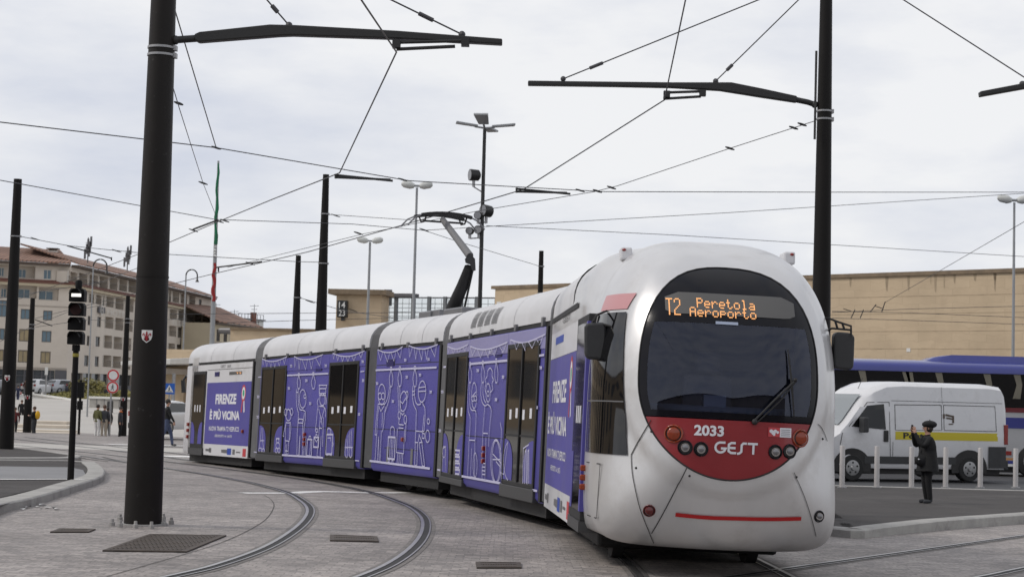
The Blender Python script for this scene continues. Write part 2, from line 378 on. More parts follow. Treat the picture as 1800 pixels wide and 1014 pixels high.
for L in ([(180, 803), (230, 814), (262, 817)], [(120, 797), (150, 806), (190, 811)], [(70, 792), (120, 797), (170, 800)]): flat_strip(b, smooth_pts(pxline(L)), .10, .005)
struct(b.build('pavement_line', 'crack'))
# covers
def cover(px, name, label, cat, bars, inner=0):
    P = [ground(*p) for p in px]; c = sum(P) / 4
    t = thing(name, label, cat, (c[0], c[1], G(c[0], c[1])))
    def fn(u, v, h=0): q = lerp(lerp(P[0], P[1], u), lerp(P[3], P[2], u), v); return (q[0], q[1], G(q[0], q[1]) + h)
    L = np.linalg.norm(P[1] - P[0]); M = np.linalg.norm(P[3] - P[0]); b = MB()
    wu, wv = .05 / L, .05 / M
    b.hexa([fn(0, 0, -.02), fn(1, 0, -.02), fn(1, 1, -.02), fn(0, 1, -.02), fn(0, 0, .006), fn(1, 0, .006), fn(1, 1, .006), fn(0, 1, .006)], 0)
    b.build('pit', 'rail_dark', t)
    b = MB()
    for u0, u1, v0, v1 in ((0, 1, 0, wv), (0, 1, 1 - wv, 1), (0, wu, wv, 1 - wv), (1 - wu, 1, wv, 1 - wv)):
        b.hexa([fn(u0, v0, .004), fn(u1, v0, .004), fn(u1, v1, .004), fn(u0, v1, .004), fn(u0, v0, .016), fn(u1, v0, .016), fn(u1, v1, .016), fn(u0, v1, .016)])
    b.build('frame', 'rust_iron', t)
    b = MB(); nu, nv = bars
    for i in range(nu):
        u = wu + (i + .5) / nu * (1 - 2 * wu); d = .30 / nu
        b.hexa([fn(u - d, wv, .006), fn(u + d, wv, .006), fn(u + d, 1 - wv, .006), fn(u - d, 1 - wv, .006), fn(u - d, wv, .013), fn(u + d, wv, .013), fn(u + d, 1 - wv, .013), fn(u - d, 1 - wv, .013)])
    for i in range(nv):
        v = wv + (i + .5) / nv * (1 - 2 * wv); d = .26 / nv
        b.hexa([fn(wu, v - d, .006), fn(1 - wu, v - d, .006), fn(1 - wu, v + d, .006), fn(wu, v + d, .006), fn(wu, v - d, .015), fn(1 - wu, v - d, .015), fn(1 - wu, v + d, .015), fn(wu, v + d, .015)])
    b.build('grating', 'rust_iron', t)
cover([(180, 969), (328, 971), (398, 942), (263, 940)], 'manhole_cover', 'large patterned iron cover set in the paving beside the big pole', 'manhole cover', (16, 12))
cover([(88, 936), (156, 936), (168, 931), (104, 930)], 'manhole_cover', 'small flat iron cover between the big pole and the curved kerb', 'manhole cover', (8, 4))
cover([(580, 951), (666, 953), (663, 944), (580, 941)], 'drain_grate', 'barred iron drain grate between the curved rails', 'drain grate', (16, 2))
cover([(838, 999), (917, 999), (915, 990), (836, 989)], 'drain_grate', 'rusty iron drain grate in front of the tram', 'drain grate', (14, 2))
# islands with kerbs
def inset(P, d):
    n = len(P); o = []
    for i in range(n):
        t = P[(i + 1) % n] - P[i - 1]; t /= np.linalg.norm(t); o.append(P[i] + d * np.array([-t[1], t[0]]))
    return o
def island(px, h, kw, name, topmat, extra=(), zf=G):
    P = [np.array(p, float) if len(p) == 3 else ground(*p) for p in px]
    P = [p[:2] for p in P]
    A = sum(P[i][0] * P[(i + 1) % len(P)][1] - P[(i + 1) % len(P)][0] * P[i][1] for i in range(len(P)))
    if A < 0: P = P[::-1]
    Q = inset(P, kw); R = inset(P, .025); n = len(P); b = MB()
    vs = [(p[0], p[1], zf(*p) - .05) for p in P] + [(p[0], p[1], zf(*p) + h - .02) for p in P] + [(p[0], p[1], zf(*p) + h) for p in R] + [(p[0], p[1], zf(*p) + h) for p in Q] + [(p[0], p[1], zf(*p) + h - .06) for p in Q]
    fs = []
    for k in range(4): fs += [(k * n + i, k * n + (i + 1) % n, (k + 1) * n + (i + 1) % n, (k + 1) * n + i) for i in range(n)]
    b.add(vs, fs); struct(b.build('kerb', 'kerb_stone'))
    b = MB(); b.poly([(p[0], p[1], zf(*p) + h - .012) for p in inset(P, kw - .01)]); struct(b.build(name, topmat))
    return P
def sm(px): return smooth_pts(px, 3)
foot = sm([(-160, 945), (0, 902.5), (53, 890), (90, 879), (124.5, 867), (155, 857), (178, 848), (184, 840), (181, 831), (167, 820.5)]) + [(120, 817.5), (0, 816.5), (-200, 816)]
island(foot, .12, .34, 'pavement', 'asphalt')
def Gi(x, y): return G(x, y) + .12
b = MB(); P = [ground(*p, dz=.12)[:2] for p in [(-150, 842), (0, 842), (146, 841.5), (151, 834), (146, 825), (120, 820), (0, 818.5), (-150, 818)]]
b.poly([(p[0], p[1], Gi(*p) - .006) for p in P]); struct(b.build('pavement', 'asphalt_pale'))
b = MB(); flat_strip(b, [ground(*p, dz=.12)[:2] for p in [(-150, 842), (0, 842), (146, 841.5)]], .16, .001, 0, Gi); struct(b.build('road_marking', 'white_marking'))
foot = [(-250, 817), (-40, 815), (0, 814.5), (80, 814.3), (120, 814), (138, 812.8), (143, 811), (138, 808.5), (110, 804), (60, 797.5), (20, 794.5), (-250, 792)]
island(foot, .14, .30, 'pavement', 'asphalt')
# right pavement: its own gently falling surface
_gy = [0, 20, 26, 33.5, 40, 44, 60, 120, 300]; _gz = [-.02, -.10, -.16, -.32, -.37, -.41, -.55, -1.1, -1.6]
def GR(x, y): return float(np.interp(y, _gy, _gz))
def hitsurf(px, py, zf, y0=8, y1=400):
    d = ray(px, py); lo, hi = y0, y1
    g = lambda Y: (CP + d * (Y / d[1]))
    prev = None; Y = y0
    while Y < y1:
        p = g(Y); e = p[2] - zf(p[0], p[1])
        if e < 0: break
        lo = Y; Y += .5
    hi = Y
    for _ in range(40):
        m = (lo + hi) / 2; p = g(m)
        if p[2] > zf(p[0], p[1]): lo = m
        else: hi = m
    return g((lo + hi) / 2)
kf = [(1180, 915), (1300, 926), (1400, 937), (1467, 942.5), (1495, 945.5), (1520, 946), (1550, 942), (1600, 937), (1650, 932), (1720, 926), (1800, 920), (1900, 912), (2200, 895)]
kfw = [ground(*p)[:2] for p in kf]
kin = offset_line(kfw, .30); kr = offset_line(kfw, .03); n = len(kfw); b = MB()
rows = [[(p[0], p[1], G(*p) - .1) for p in kfw], [(p[0], p[1], GR(*p) + .0) for p in kfw], [(p[0], p[1], GR(*p) + .022) for p in kr], [(p[0], p[1], GR(*p) + .022) for p in kin], [(p[0], p[1], GR(*p) - .06) for p in kin]]
b.add([q for r in rows for q in r], [(k * n + i, k * n + i + 1, (k + 1) * n + i + 1, (k + 1) * n + i) for k in range(4) for i in range(n - 1)])
struct(b.build('kerb', 'kerb_stone', smooth=40))
YB = 40.6
b = MB(); nk = 14
P = []
front = offset_line(kfw, .29)
m = len(front)
rows = []
for k in range(nk + 1):
    tt = k / nk; rows += [(lambda q: (q[0], q[1], GR(*q) + .012))((lerp(p[0], p[0] * 1 + (YB - p[1]) * .12, tt), lerp(p[1], YB, tt))) for p in front]
b.add(rows, [(k * m + i, k * m + i + 1, (k + 1) * m + i + 1, (k + 1) * m + i) for k in range(nk) for i in range(m - 1)])
struct(b.build('pavement', 'asphalt'))
b = MB(); b.grid(lambda x, y: (x, y, GR(x, y) - .10), [1, 8, 16, 30, 60, 120], [YB - .05, 44, 52, 60, 80, 120]); struct(b.build('road', 'road_dark'))
b = MB(); b.box((1, YB - .15, -1.2), (80, YB + .12, GR(0, YB) + .02)); struct(b.build('kerb', 'kerb_stone', bevel=.01))
b = MB(); b.add([(1, 42.3, GR(0, 42.3) - .094), (80, 42.3, GR(0, 42.3) - .094), (80, 42.55, GR(0, 42.55) - .094), (1, 42.55, GR(0, 42.55) - .094)], [(0, 1, 2, 3)]); struct(b.build('road_marking', 'white_marking'))
# far left plaza rising behind the crossing
ZA = at(100, 768, 84)[2]; ZB = at(60, 698, 150)[2]; ZC = at(60, 690, 200)[2]
def GP(x, y): return float(np.interp(y, [80, 84, 150, 200, 420], [ZA - .05, ZA, ZB, ZC, ZC - .5]))
b = MB(); b.grid(lambda x, y: (x, y, GP(x, y)), [-120, -60, -24, -8, 0], [84, 100, 120, 150, 200, 420])
struct(b.build('pavement', 'plaza_stone'))
b = MB(); b.box((-120, 83.7, -2.5), (0, 84.05, ZA + .03)); struct(b.build('kerb', 'kerb_stone', bevel=.01))
b = MB(); q = [ground(*p)[:2] for p in [(188, 781), (330, 783.5), (330, 788), (188, 785)]]
flat_strip(b, pxline([(188, 782), (335, 785)]), .9, .03); struct(b.build('road_marking', 'white_marking'))
b = MB(); flat_strip(b, pxline([(-100, 778), (340, 792)]), 6.0, .005); struct(b.build('path', 'plaza_stone'))
b = MB(); flat_strip(b, pxline([(300, 801), (335, 804)]), 1.2, .012); struct(b.build('road_marking', 'white_marking'))
t = thing('stone_steps', 'low pale stone steps climbing to the hotel forecourt behind the yellow backpack', 'steps', at(60, 766, 85))
for k, (yy, x0, x1) in enumerate([(84.9, 8, 128), (87.2, 8, 122), (93, 10, 118), (98, 60, 116)]):
    z1 = GP(0, yy) + .17; xa = at(x0, 760, yy)[0]; xb = at(x1, 760, yy)[0]
    b = MB(); b.box((xa, yy, z1 - .8), (xb, yy + 1.6, z1)); b.build('step', 'step_stone', t, bevel=.02)

b = MB(); rl = random.Random(11)
for k in range(16):
    c = ground(rl.uniform(38, 100), rl.uniform(886, 896)); c[2] = G(c[0], c[1]); a = rl.uniform(0, 3.1); r = rl.uniform(.02, .06); b.add([(c[0] + r * math.cos(a + q) * rl.uniform(.6, 1.2), c[1] + 1.5 * r * math.sin(a + q), c[2] + .006 + rl.uniform(0, .02)) for q in (0, 1.6, 3.1, 4.7)], [(0, 1, 2, 3)], k % 2)
o = struct(b.build('litter', ['white_marking', 'rail_dark']), 'stuff')
# ------------------------------------------------------------------ tram
mat('silver_paint', (.60, .595, .595), .36, metal=.5, var=.07, vscale=1.8, streak=(1, 1, .35), coat=.25, dirt=((.46, .44, .42), 1.6, .52, .85))
mat('roof_white', (.55, .55, .565), .5, var=.08, vscale=2, streak=(1, 1, .3), dirt=((.48, .48, .48), 1.8, .55, .8))
mat('wrap_purple', (.082, .074, .31), .45, var=.05, vscale=.8, spec=.3, dirt=((.10, .092, .28), .9, .5, .8))
mat('wrap_lilac', (.25, .24, .46), .4, var=.06, vscale=.8, coat=.2)
mat('wrap_white', (.62, .62, .64), .42, var=.05, vscale=1, coat=.2, dirt=((.45, .44, .43), 1.5, .55, .8))
mat('line_white', (.50, .49, .66), .5)
mat('text_white', (.68, .68, .72), .5)
mat('black_gloss', (.004, .004, .007), .12, spec=.22); mat('side_glass', (.005, .005, .006), .06, spec=.6)
mat('black_rubber', (.014, .014, .015), .65, var=.2, vscale=5)
mat('door_glass', (.006, .005, .005), .05, spec=.24)
mat('dark_plastic', (.025, .026, .028), .5, var=.2, vscale=5)
mat('bellows_grey', (.13, .13, .135), .75, var=.15, vscale=3)
mat('grey_trim', (.05, .05, .052), .6)
mat('red_paint', (.24, .012, .018), .32, coat=.4, var=.06, vscale=3)
mat('strip_red', (.42, .010, .012), .4)
mat('pale_red', (.50, .24, .25), .4)
mat('amber_lens', (.24, .030, .004), .25, coat=.4)
mat('red_lens', (.22, .012, .008), .25, coat=.4)
mat('lamp_chrome', (.55, .55, .56), .15, metal=1)
mat('lamp_glass', (.20, .20, .21), .08, metal=.5)
mat('led_amber', (.6, .25, .06), .5, emit=(1.0, .50, .22), estr=.68)
mat('led_panel', (.085, .083, .08), .5)
mat('sticker_red', (.48, .05, .06), .5)
mat('green_ink', (.02, .30, .16), .5); mat('blue_ink', (.02, .06, .36), .5)
mat('steel_grey', (.20, .20, .21), .45, metal=.6, var=.1, vscale=4)
mat('cab_dark', (.18, .19, .24), .8); mat('dash_grey', (.32, .37, .48), .7)
mat('louvre_grey', (.17, .17, .175), .7); mat('dark_red_lens', (.09, .008, .008), .25, coat=.3)
glassmat('windscreen_glass', (.40, .43, .52), .02, 1.62)
HW = 1.215; LEAN = .024
class Mod:
    def __init__(s, a, b, ext0=0, ext1=0):
        d = (b - a)[:2]; L = np.linalg.norm(d); d /= L; s.d = d; s.n = np.array([d[1], -d[0]]); s.L = L; s.a = a
        s.sl = (b[2] - a[2]) / L
    def M(s, q, t, z):
        p = s.a[:2] + s.d * q + s.n * (t - HW) - s.n * (z - .3) * LEAN
        return np.array([p[0], p[1], s.a[2] + s.sl * q + (z - .3) + (t - HW) * LEAN])
    def pix(s, x, y, t=HW):
        """photo pixel -> (q, z) on the side plane"""
        o = s.M(0, t, 0); A = np.stack([s.M(1, t, 0) - o, s.M(0, t, 1) - o, -ray(x, y)], 1)
        r = np.linalg.solve(A, CP - o); return r[0], r[1]
REAR = Mod(JL[0], JL[1]); S2 = Mod(JL[2], JL[3]); MID = Mod(JL[4], JL[5]); S1 = Mod(JL[6], JL[7])
ang = .055; dF = V(math.sin(ang), -math.cos(ang)); LF = 6.43
CAB = Mod(JL[8], V(JL[8][0] + dF[0] * LF, JL[8][1] + dF[1] * LF, JL[8][2] + .0125 * LF))
tram = thing('tram', 'long five section tram in silver with blue violet wrap on the curving track', 'tram', (1.7, 16.5, G(1.7, 16.5)))
GUT = 2.72
def modw(z):
    """half profile of the ordinary section"""
    if z <= GUT: return HW
    s_ = min(1, max(0, (z - GUT - .01) / .60)) ** (1 / .75); return (HW - .015) * math.sqrt(max(0, 1 - s_ * s_)) ** .62
PROFILE = [(HW - .05, .30), (HW, .36), (HW, 1.5), (HW, GUT - .06)]
def body(mod, part, s0, s1, sidemat):
    """side walls, end walls, black gutter line and white roof fairing of one section"""
    b = MB(); ss = [s0, s1]
    for sg in (1, -1):
        P = [(sg * t, z) for t, z in PROFILE]
        b.grid(lambda i, q: mod.M(q, *P[int(i)]), list(range(len(P))), ss if sg < 0 else ss[::-1], 0)
    for q in ss: b.poly([mod.M(q, t, z) for t, z in [(HW - .05, .30), (HW, .36), (HW, GUT - .06), (-HW, GUT - .06), (-HW, .36), (-HW + .05, .30)]], 0)
    b.build('side_wall', [sidemat], part, smooth=40)
    b = MB(); b.box((s0, -HW + .03, GUT - .08), (s1, HW - .03, GUT + .02), 0, lambda x, y, z: mod.M(x, y, z)); b.build('gutter', 'black_rubber', part)
    b = MB(); R = []
    n = 20
    for i in range(n + 1):
        a = math.pi * i / n; c, sn = math.cos(a), math.sin(a)
        R.append(((HW - .015) * math.copysign(abs(c) ** .62, c), GUT + .01 + .60 * abs(sn) ** .75))
    b.grid(lambda i, q: mod.M(q, *R[int(i)]), list(range(n + 1)), [s0, s0 + .02] + [lerp(s0, s1, k / 6) for k in range(1, 6)] + [s1 - .02, s1], 0)
    b.poly([mod.M(s0, *r) for r in R]); b.poly([mod.M(s1, *r) for r in R])
    b.build('roof', 'roof_white', part, smooth=50)
    b = MB()
    for k in range(1, 3):     # roof panel joints
        q = lerp(s0, s1, k / 3 + .03); ribbon(b, [(i, 0) for i in range(n + 1)], 1, lambda i, w: mod.M(q + w * .012, R[min(n, max(0, int(round(i))))][0] * 1.003, R[min(n, max(0, int(round(i))))][1] + .004))
    b.build('roof_joint', 'steel_grey', part)
    b = MB(); qb(mod, s1 - .085, s1 + .01, .32, GUT - .06, HW - .05, HW + .013, b); b.build('end_seal', 'black_rubber', part)
    b = MB(); b.box((s0 + .2, -HW + .12, .10), (s1 - .2, HW - .14, .42), 0, lambda x, y, z: mod.M(x, y, z)); b.build('underframe', 'black_rubber', part)
def conv(ox, oy, sc): return lambda x, y: (ox + x / sc, oy + y / sc)
def side_fn(mod, eps=.006, t=HW): return lambda q, z: mod.M(q, t + eps, z)
class Art:
    """white line drawing on the side of a section, traced in crop coordinates of the photo"""
    def __init__(s, mod, cv, w=.028): s.mod = mod; s.cv = cv; s.w = w; s.b = MB(); s.k = 0; s.p = lambda x, y: mod.pix(*cv(x, y))
    def line(s, *pts, w=None, closed=False, sm=0):
        P = [s.p(*p) for p in pts]
        if sm: P = smooth_pts(P, sm)
        s.k += 1; e = .024 + .00025 * (s.k % 12)
        ribbon(s.b, P, w or s.w, side_fn(s.mod, e), 0, closed); return s
    def ell(s, cx, cy, rx, ry, sk=0, a0=0, a1=360, w=None):
        P = [(x + sk * (y - cy), y) for x, y in ell(cx, cy, rx, ry, 20, a0, a1)]
        return s.line(*(P[:-1] if a1 - a0 == 360 else P), closed=(a1 - a0 == 360), w=w)
    def strap(s, x, y0, y1, rx):
        s.ell(x, y0, rx * .5, (y1 - y0) * .08 + 2)
        m = y0 + (y1 - y0) * .6
        return s.line((x, y0 + 6), (x - rx * .7, lerp(y0, y1, .35)), (x - rx, m), (x - rx * .5, y1 - 3), (x, y1), (x + rx * .5, y1 - 3), (x + rx, m), (x + rx * .7, lerp(y0, y1, .35)), (x, y0 + 6), sm=3)
    def bunting(s, pts, n, hgt, w=.014):
        P = smooth_pts(pts, 6); L = len(P) - 1
        s.line(*[tuple(p) for p in P], w=.022)
        for k in range(n):
            a = P[int(L * (k + .12) / n)]; c = P[int(L * (k + .88) / n)]; m = P[int(L * (k + .5) / n)]
            s.line(tuple(a), (m[0], m[1] + hgt), tuple(c), w=w)
        return s
    def dots(s, pts, d):
        for x, y in pts:
            s.line((x - d, y - d), (x, y - d * .4), w=.02); s.line((x + d * .2, y - d), (x + d, y - d * .4), w=.02)
            s.line((x - d, y + d), (x, y + d * .4), w=.02); s.line((x + d * .2, y + d), (x + d, y + d * .4), w=.02)
        return s
    def done(s, part, name='line_print'): return s.b.build(name, 'line_white', part)
def pq(mod, cv, P): return [mod.pix(*cv(*p)) for p in P]
def qbox(mod, Q, t0, t1, b, m=0):
    """box whose face is the quadrilateral Q (q, z) on the side, from depth t0 to t1"""
    P = [mod.M(q, t0, z) for q, z in Q] + [mod.M(q, t1, z) for q, z in Q]
    b.add(P, [(0, 1, 2, 3), (7, 6, 5, 4), (0, 4, 5, 1), (1, 5, 6, 2), (2, 6, 7, 3), (3, 7, 4, 0)], m)
def rect(mod, cv, P):
    """axis aligned (q0, q1, z0, z1) from four traced corners TL TR BR BL"""
    q = pq(mod, cv, P); return (q[0][0] + q[3][0]) / 2, (q[1][0] + q[2][0]) / 2, (q[2][1] + q[3][1]) / 2, (q[0][1] + q[1][1]) / 2
def qb(mod, q0, q1, z0, z1, t0, t1, b, m=0): qbox(mod, [(q0, z0), (q1, z0), (q1, z1), (q0, z1)], t0, t1, b, m)
def double_door(mod, part, r, step=.24, stickers=True, skirt=True):
    q0, q1, z0, z1 = r
    b = MB(); fw = .07
    qb(mod, q0, q0 + fw, z0, z1, HW - .02, HW + .028, b); qb(mod, q1 - fw, q1, z0, z1, HW - .02, HW + .028, b)
    qb(mod, q0 + fw, q1 - fw, z1 - fw, z1, HW - .02, HW + .026, b); qb(mod, q0 + fw, q1 - fw, z0, z0 + .06, HW - .02, HW + .026, b)
    d = b.build('door', 'black_rubber', part, bevel=.008)
    mid = (q0 + q1) / 2
    for a, c in ((q0 + fw, mid - .012), (mid + .012, q1 - fw)):
        g = MB(); qb(mod, a, c, z0 + .06, z1 - fw, HW - .01, HW + .016, g); g.build('door_leaf', 'door_glass', part)
        g = MB(); qb(mod, a + .02, c - .02, 1.16, 1.19, HW + .0, HW + .022, g); g.build('door_rail', 'black_rubber', part)
    g = MB(); qb(mod, mid - .022, mid + .022, z0 + .06, z1 - fw, HW - .01, HW + .034, g); g.build('door_seal', 'black_rubber', part)
    if stickers:
        g = MB()
        for k, f in enumerate((.16, .36, .58, .80)):
            q = lerp(q0, q1, f); qb(mod, q - .02, q + .10, 1.40 + .02 * (k % 2), 1.54 + .02 * (k % 2), HW + .01, HW + .019, g)
        g.build_each('door_sticker', 'text_white', part)
    if skirt:     # coloured lower corner panels with curved tops
        g = MB()
        for sgn, a in ((1, q0 + fw), (-1, q1 - fw)):
            wd = (mid - q0 - fw) * .62; P = [(a, z0 + .07), (a + sgn * wd, z0 + .07)] + [(a + sgn * wd * math.cos(math.radians(x)) ** .8 if x < 89 else a, lerp(z0 + .3, 1.12, math.sin(math.radians(x)))) for x in range(0, 91, 10)]
            vs = [mod.M(q, HW + .021, z) for q, z in P]; g.poly(vs if sgn > 0 else vs[::-1])
        g.build_each('door_corner_panel', 'wrap_purple', part)
    g = MB(); qb(mod, q0 - .06, q1 + .06, .29, z0, HW - .3, HW + .04, g); g.build('door_step', 'grey_trim', part, bevel=.01)
def bellows(modA, qa, modB, qb_, name='bellows'):
    """ribbed gangway joining two sections"""
    b = MB(); K = 9; P = []
    R = [(HW - .02, .34), (HW - .02, 1.5), (HW - .02, GUT)] + [((HW - .03) * math.copysign(abs(math.cos(math.pi * i / 10)) ** .62, math.cos(math.pi * i / 10)), GUT + .62 * abs(math.sin(math.pi * i / 10)) ** .75) for i in range(1, 10)] + [(-HW + .02, GUT), (-HW + .02, 1.5), (-HW + .02, .34)]
    rows = []
    for k in range(2 * K + 1):
        f = k / (2 * K); s_ = 1 - (.035 if k % 2 else 0)
        rows.append([lerp(modA.M(qa, t * s_, z), modB.M(qb_, t * s_, z), f) for t, z in R])
    n = len(R); b.add([p for r in rows for p in r], [(k * n + i, k * n + i + 1, (k + 1) * n + i + 1, (k + 1) * n + i) for k in range(2 * K) for i in range(n - 1)])
    return b.build(name, 'bellows_grey', tram)
def top_fascia(mod, part, splits, m):
    b = MB()
    for a, c in splits: qb(mod, a, c, 2.36, GUT - .07, HW - .02, HW + .012, b)
    b.build('top_fascia', m, part, bevel=.006)
def clips(mod, part, n):
    b = MB()
    for k in range(n):
        q = lerp(.3, mod.L - .3, k / (n - 1)); b.box((q - .05, HW - .10, GUT - .05), (q + .05, HW + .02, GUT + (.07 if k in (0, n - 1) else .04)), 0, mod.M)
    b.build_each('roof_clip', 'steel_grey', part)
def louvre(mod, part, r, n=6):
    q0, q1, z0, z1 = r; b = MB(); qb(mod, q0, q1, z0, z1, HW - .02, HW + .006, b)
    for k in range(n):
        z = lerp(z0, z1, (k + .3) / n); qb(mod, q0 + .02, q1 - .02, z, z + (z1 - z0) / n * .35, HW, HW + .02, b, 1)
    b.build('vent_grille', ['rail_dark', 'wrap_purple'], part)
def hline(mod, z, a, c, part, nm='panel_seam', w=.012):
    b = MB(); ribbon(b, [(a, z), (c, z)], w, side_fn(mod, .0045)); b.build(nm, 'black_rubber', part)
def indicator(mod, part, q, zs, m='amber_lens', s=.05):
    b = MB()
    for z in zs: b.box((q - s, HW - .01, z - s * .8), (q + s, HW + .05, z + s * .8), 0, mod.M)
    b.build_each('side_lamp', m, part, bevel=.012)
# ---- passenger section behind the front cab
p = empty_part('passenger_section', tram); body(S1, p, 0, S1.L, 'wrap_purple'); cv = conv(770, 560, 3.075)
dl = rect(S1, cv, [(58, 192), (172, 178), (133, 868), (18, 850)]); dr = rect(S1, cv, [(392, 142), (560, 115), (520, 918), (345, 893)])
double_door(S1, p, dl); double_door(S1, p, dr)
top_fascia(S1, p, [(.06, dl[1] + .05), (dl[1] + .06, dr[0] - .05), (dr[0] - .04, S1.L - .05)], 'wrap_lilac'); clips(S1, p, 5)
a = Art(S1, cv, .017)
a.line((180, 245), (383, 226), w=.035); a.line((135, 850), (345, 888), w=.035); a.line((36, 262), (50, 260), w=.03); a.line((4, 815), (20, 818), w=.03); a.line((556, 200), (583, 196), w=.03); a.line((518, 925), (545, 930), w=.03)
a.strap(181, 245, 345, 9); a.strap(251, 238, 345, 9); a.strap(323, 228, 345, 9)
a.ell(203, 415, 14, 70); a.ell(197, 432, 7, 14); a.ell(209, 430, 7, 14); a.line((189, 425), (213, 395)); a.line((172, 345), (168, 430), (172, 500), (182, 540), (176, 650), sm=3); a.line((180, 345), (178, 430), (183, 480), (193, 495), (207, 495), (214, 520), (208, 655), sm=3); a.line((176, 655), (208, 657)); a.line((176, 655), (168, 850)); a.line((190, 700), (184, 852)); a.line((208, 660), (205, 855)); a.line((186, 853), (205, 858)); a.ell(208, 790, 11, 66)
a.line((243, 345), (238, 400), (246, 450), (262, 470), (276, 462), sm=3); a.line((252, 345), (250, 400), (258, 440), (268, 455)); a.ell(279, 400, 12, 50); a.ell(279, 405, 6, 14)
a.line((270, 405), (262, 380), (268, 350), (264, 330), (274, 310), (276, 285), (290, 266), (302, 285), (300, 310), (308, 330), (300, 350), (304, 380), (290, 400), sm=3)
a.line((276, 462), (290, 475), (296, 500), (290, 560), (285, 620), (282, 690), sm=3); a.line((262, 470), (256, 540), (250, 620), (246, 860)); a.line((252, 618), (278, 620)); a.line((268, 640), (262, 868)); a.line((246, 865), (264, 870))
for yy in (780, 800, 820, 840): a.line((247, yy), (264, yy + 2))
a.ell(322, 770, 22, 112); a.ell(322, 770, 29, 118); a.line((322, 770), (345, 800)); a.line((305, 730), (350, 780)); a.line((305, 760), (345, 760)); a.line((345, 560), (352, 600), (346, 760), (352, 890)); a.line((345, 830), (365, 840), (388, 660)); a.ell(398, 770, 34, 108, a0=110, a1=250)
a.dots([(223, 280), (360, 315), (322, 437), (291, 180), (565, 265), (543, 480), (30, 395), (17, 605)], 6)
a.bunting([(182, 150), (230, 165), (280, 165), (330, 150), (384, 128)], 5, 45); a.bunting([(58, 150), (110, 165), (170, 140)], 4, 30); a.bunting([(400, 115), (480, 130), (590, 85)], 5, 42)
a.line((466, 910), (470, 700), (500, 680), w=.02); a.line((475, 905), (480, 720), (486, 710), (486, 890), w=.03); a.line((490, 905), (495, 715), (500, 710), (500, 890), w=.03)
for yy in (710, 745, 780, 815): a.line((100, yy), (125, yy + 2), (122, yy + 25), (100, yy + 22), w=.03)
a.line((30, 820), (35, 700), (50, 690), (48, 820)); a.ell(40, 720, 8, 30)
a.done(p)
louvre(S1, p, rect(S1, cv, [(312, 160), (350, 154), (347, 203), (312, 208)]))
hline(S1, S1.pix(*cv(260, 640))[1], dl[1] + .06, dr[0] - .06, p)
indicator(S1, p, S1.pix(*cv(252, 735))[0], [S1.pix(*cv(252, y))[1] for y in (700, 737, 770)], 'red_lens', .045)
def roofpt(mod, q, a, o=0):
    c, sn = math.cos(a), math.sin(a); return mod.M(q, (HW - .015) * math.copysign(abs(c) ** .62, c) + o, GUT + .01 + .60 * abs(sn) ** .75 + o)
def roof_grille(mod, part, q0, q1, a0=.10, a1=.55, n=15):
    b = MB()
    for i in range(n):
        f = (i + .2) / n; g = (i + .75) / n
        b.add([roofpt(mod, q0, lerp(a0, a1, f), .006), roofpt(mod, q1, lerp(a0, a1, f), .006), roofpt(mod, q1, lerp(a0, a1, g), .006), roofpt(mod, q0, lerp(a0, a1, g), .006)], [(0, 1, 2, 3)])
    b.build('roof_grille', 'louvre_grey', part)
for k in range(4): roof_grille(S1, p, 1.75 + k * .50, 2.15 + k * .50)
# ---- middle section
p = empty_part('middle_section', tram); body(MID, p, 0, MID.L, 'wrap_purple'); cv = conv(640, 580, 3.756); clips(MID, p, 3)
a = Art(MID, cv, .019)
a.line((84, 265), (487, 247), w=.035); a.line((44, 862), (442, 913), w=.04)
a.bunting([(98, 130), (140, 146), (185, 147), (225, 135), (262, 110)], 4, 62); a.bunting([(303, 103), (360, 122), (420, 122), (495, 95)], 5, 72)
a.strap(186, 255, 372, 12); a.strap(244, 252, 370, 12); a.strap(344, 250, 372, 13)
a.ell(125, 425, 24, 68); a.ell(113, 436, 11, 22); a.ell(134, 436, 11, 22); a.line((100, 488), (146, 488)); a.line((104, 500), (118, 535), (140, 500))
a.line((98, 492), (95, 530), (88, 590), (80, 690), sm=3); a.line((104, 510), (95, 600), (92, 685)); a.line((150, 505), (142, 560), (135, 640), (126, 672), sm=3); a.line((146, 540), (160, 500), (174, 450), (184, 372), sm=3); a.line((140, 495), (155, 470), (168, 430), (176, 372), sm=3)
a.line((80, 690), (92, 690), (80, 862)); a.line((104, 700), (96, 865)); a.line((104, 700), (108, 866)); a.line((122, 665), (114, 866)); a.line((80, 862), (114, 867)); a.line((130, 545), (126, 640))
a.line((168, 705), (213, 708), (208, 852), (163, 846), closed=True, w=.035)
for x in (180, 190, 200): a.line((x, 715), (x - 4, 840), w=.02)
a.line((180, 704), (182, 655), (190, 638), (202, 640), (208, 656), (206, 706), sm=2); a.ell(172, 862, 5, 10); a.ell(195, 868, 5, 10)
a.ell(268, 470, 23, 66, -.05); a.line((250, 470), (262, 485), (290, 440)); a.line((280, 420), (290, 405), (298, 412), (296, 440), (286, 465), sm=3)
a.line((232, 368), (234, 450), (240, 540)); a.line((244, 370), (246, 450), (252, 540)); a.ell(240, 562, 8, 24); a.ell(280, 590, 9, 28)
a.line((250, 545), (262, 560), (274, 545)); a.line((240, 590), (236, 620)); a.line((238, 622), (270, 626)); a.line((236, 645), (268, 648)); a.line((286, 600), (280, 735))
a.line((228, 648), (221, 806), (268, 815), (276, 655)); a.line((232, 812), (226, 880)); a.line((242, 815), (238, 882)); a.line((254, 815), (250, 884)); a.line((264, 816), (262, 885)); a.line((226, 882), (262, 888))
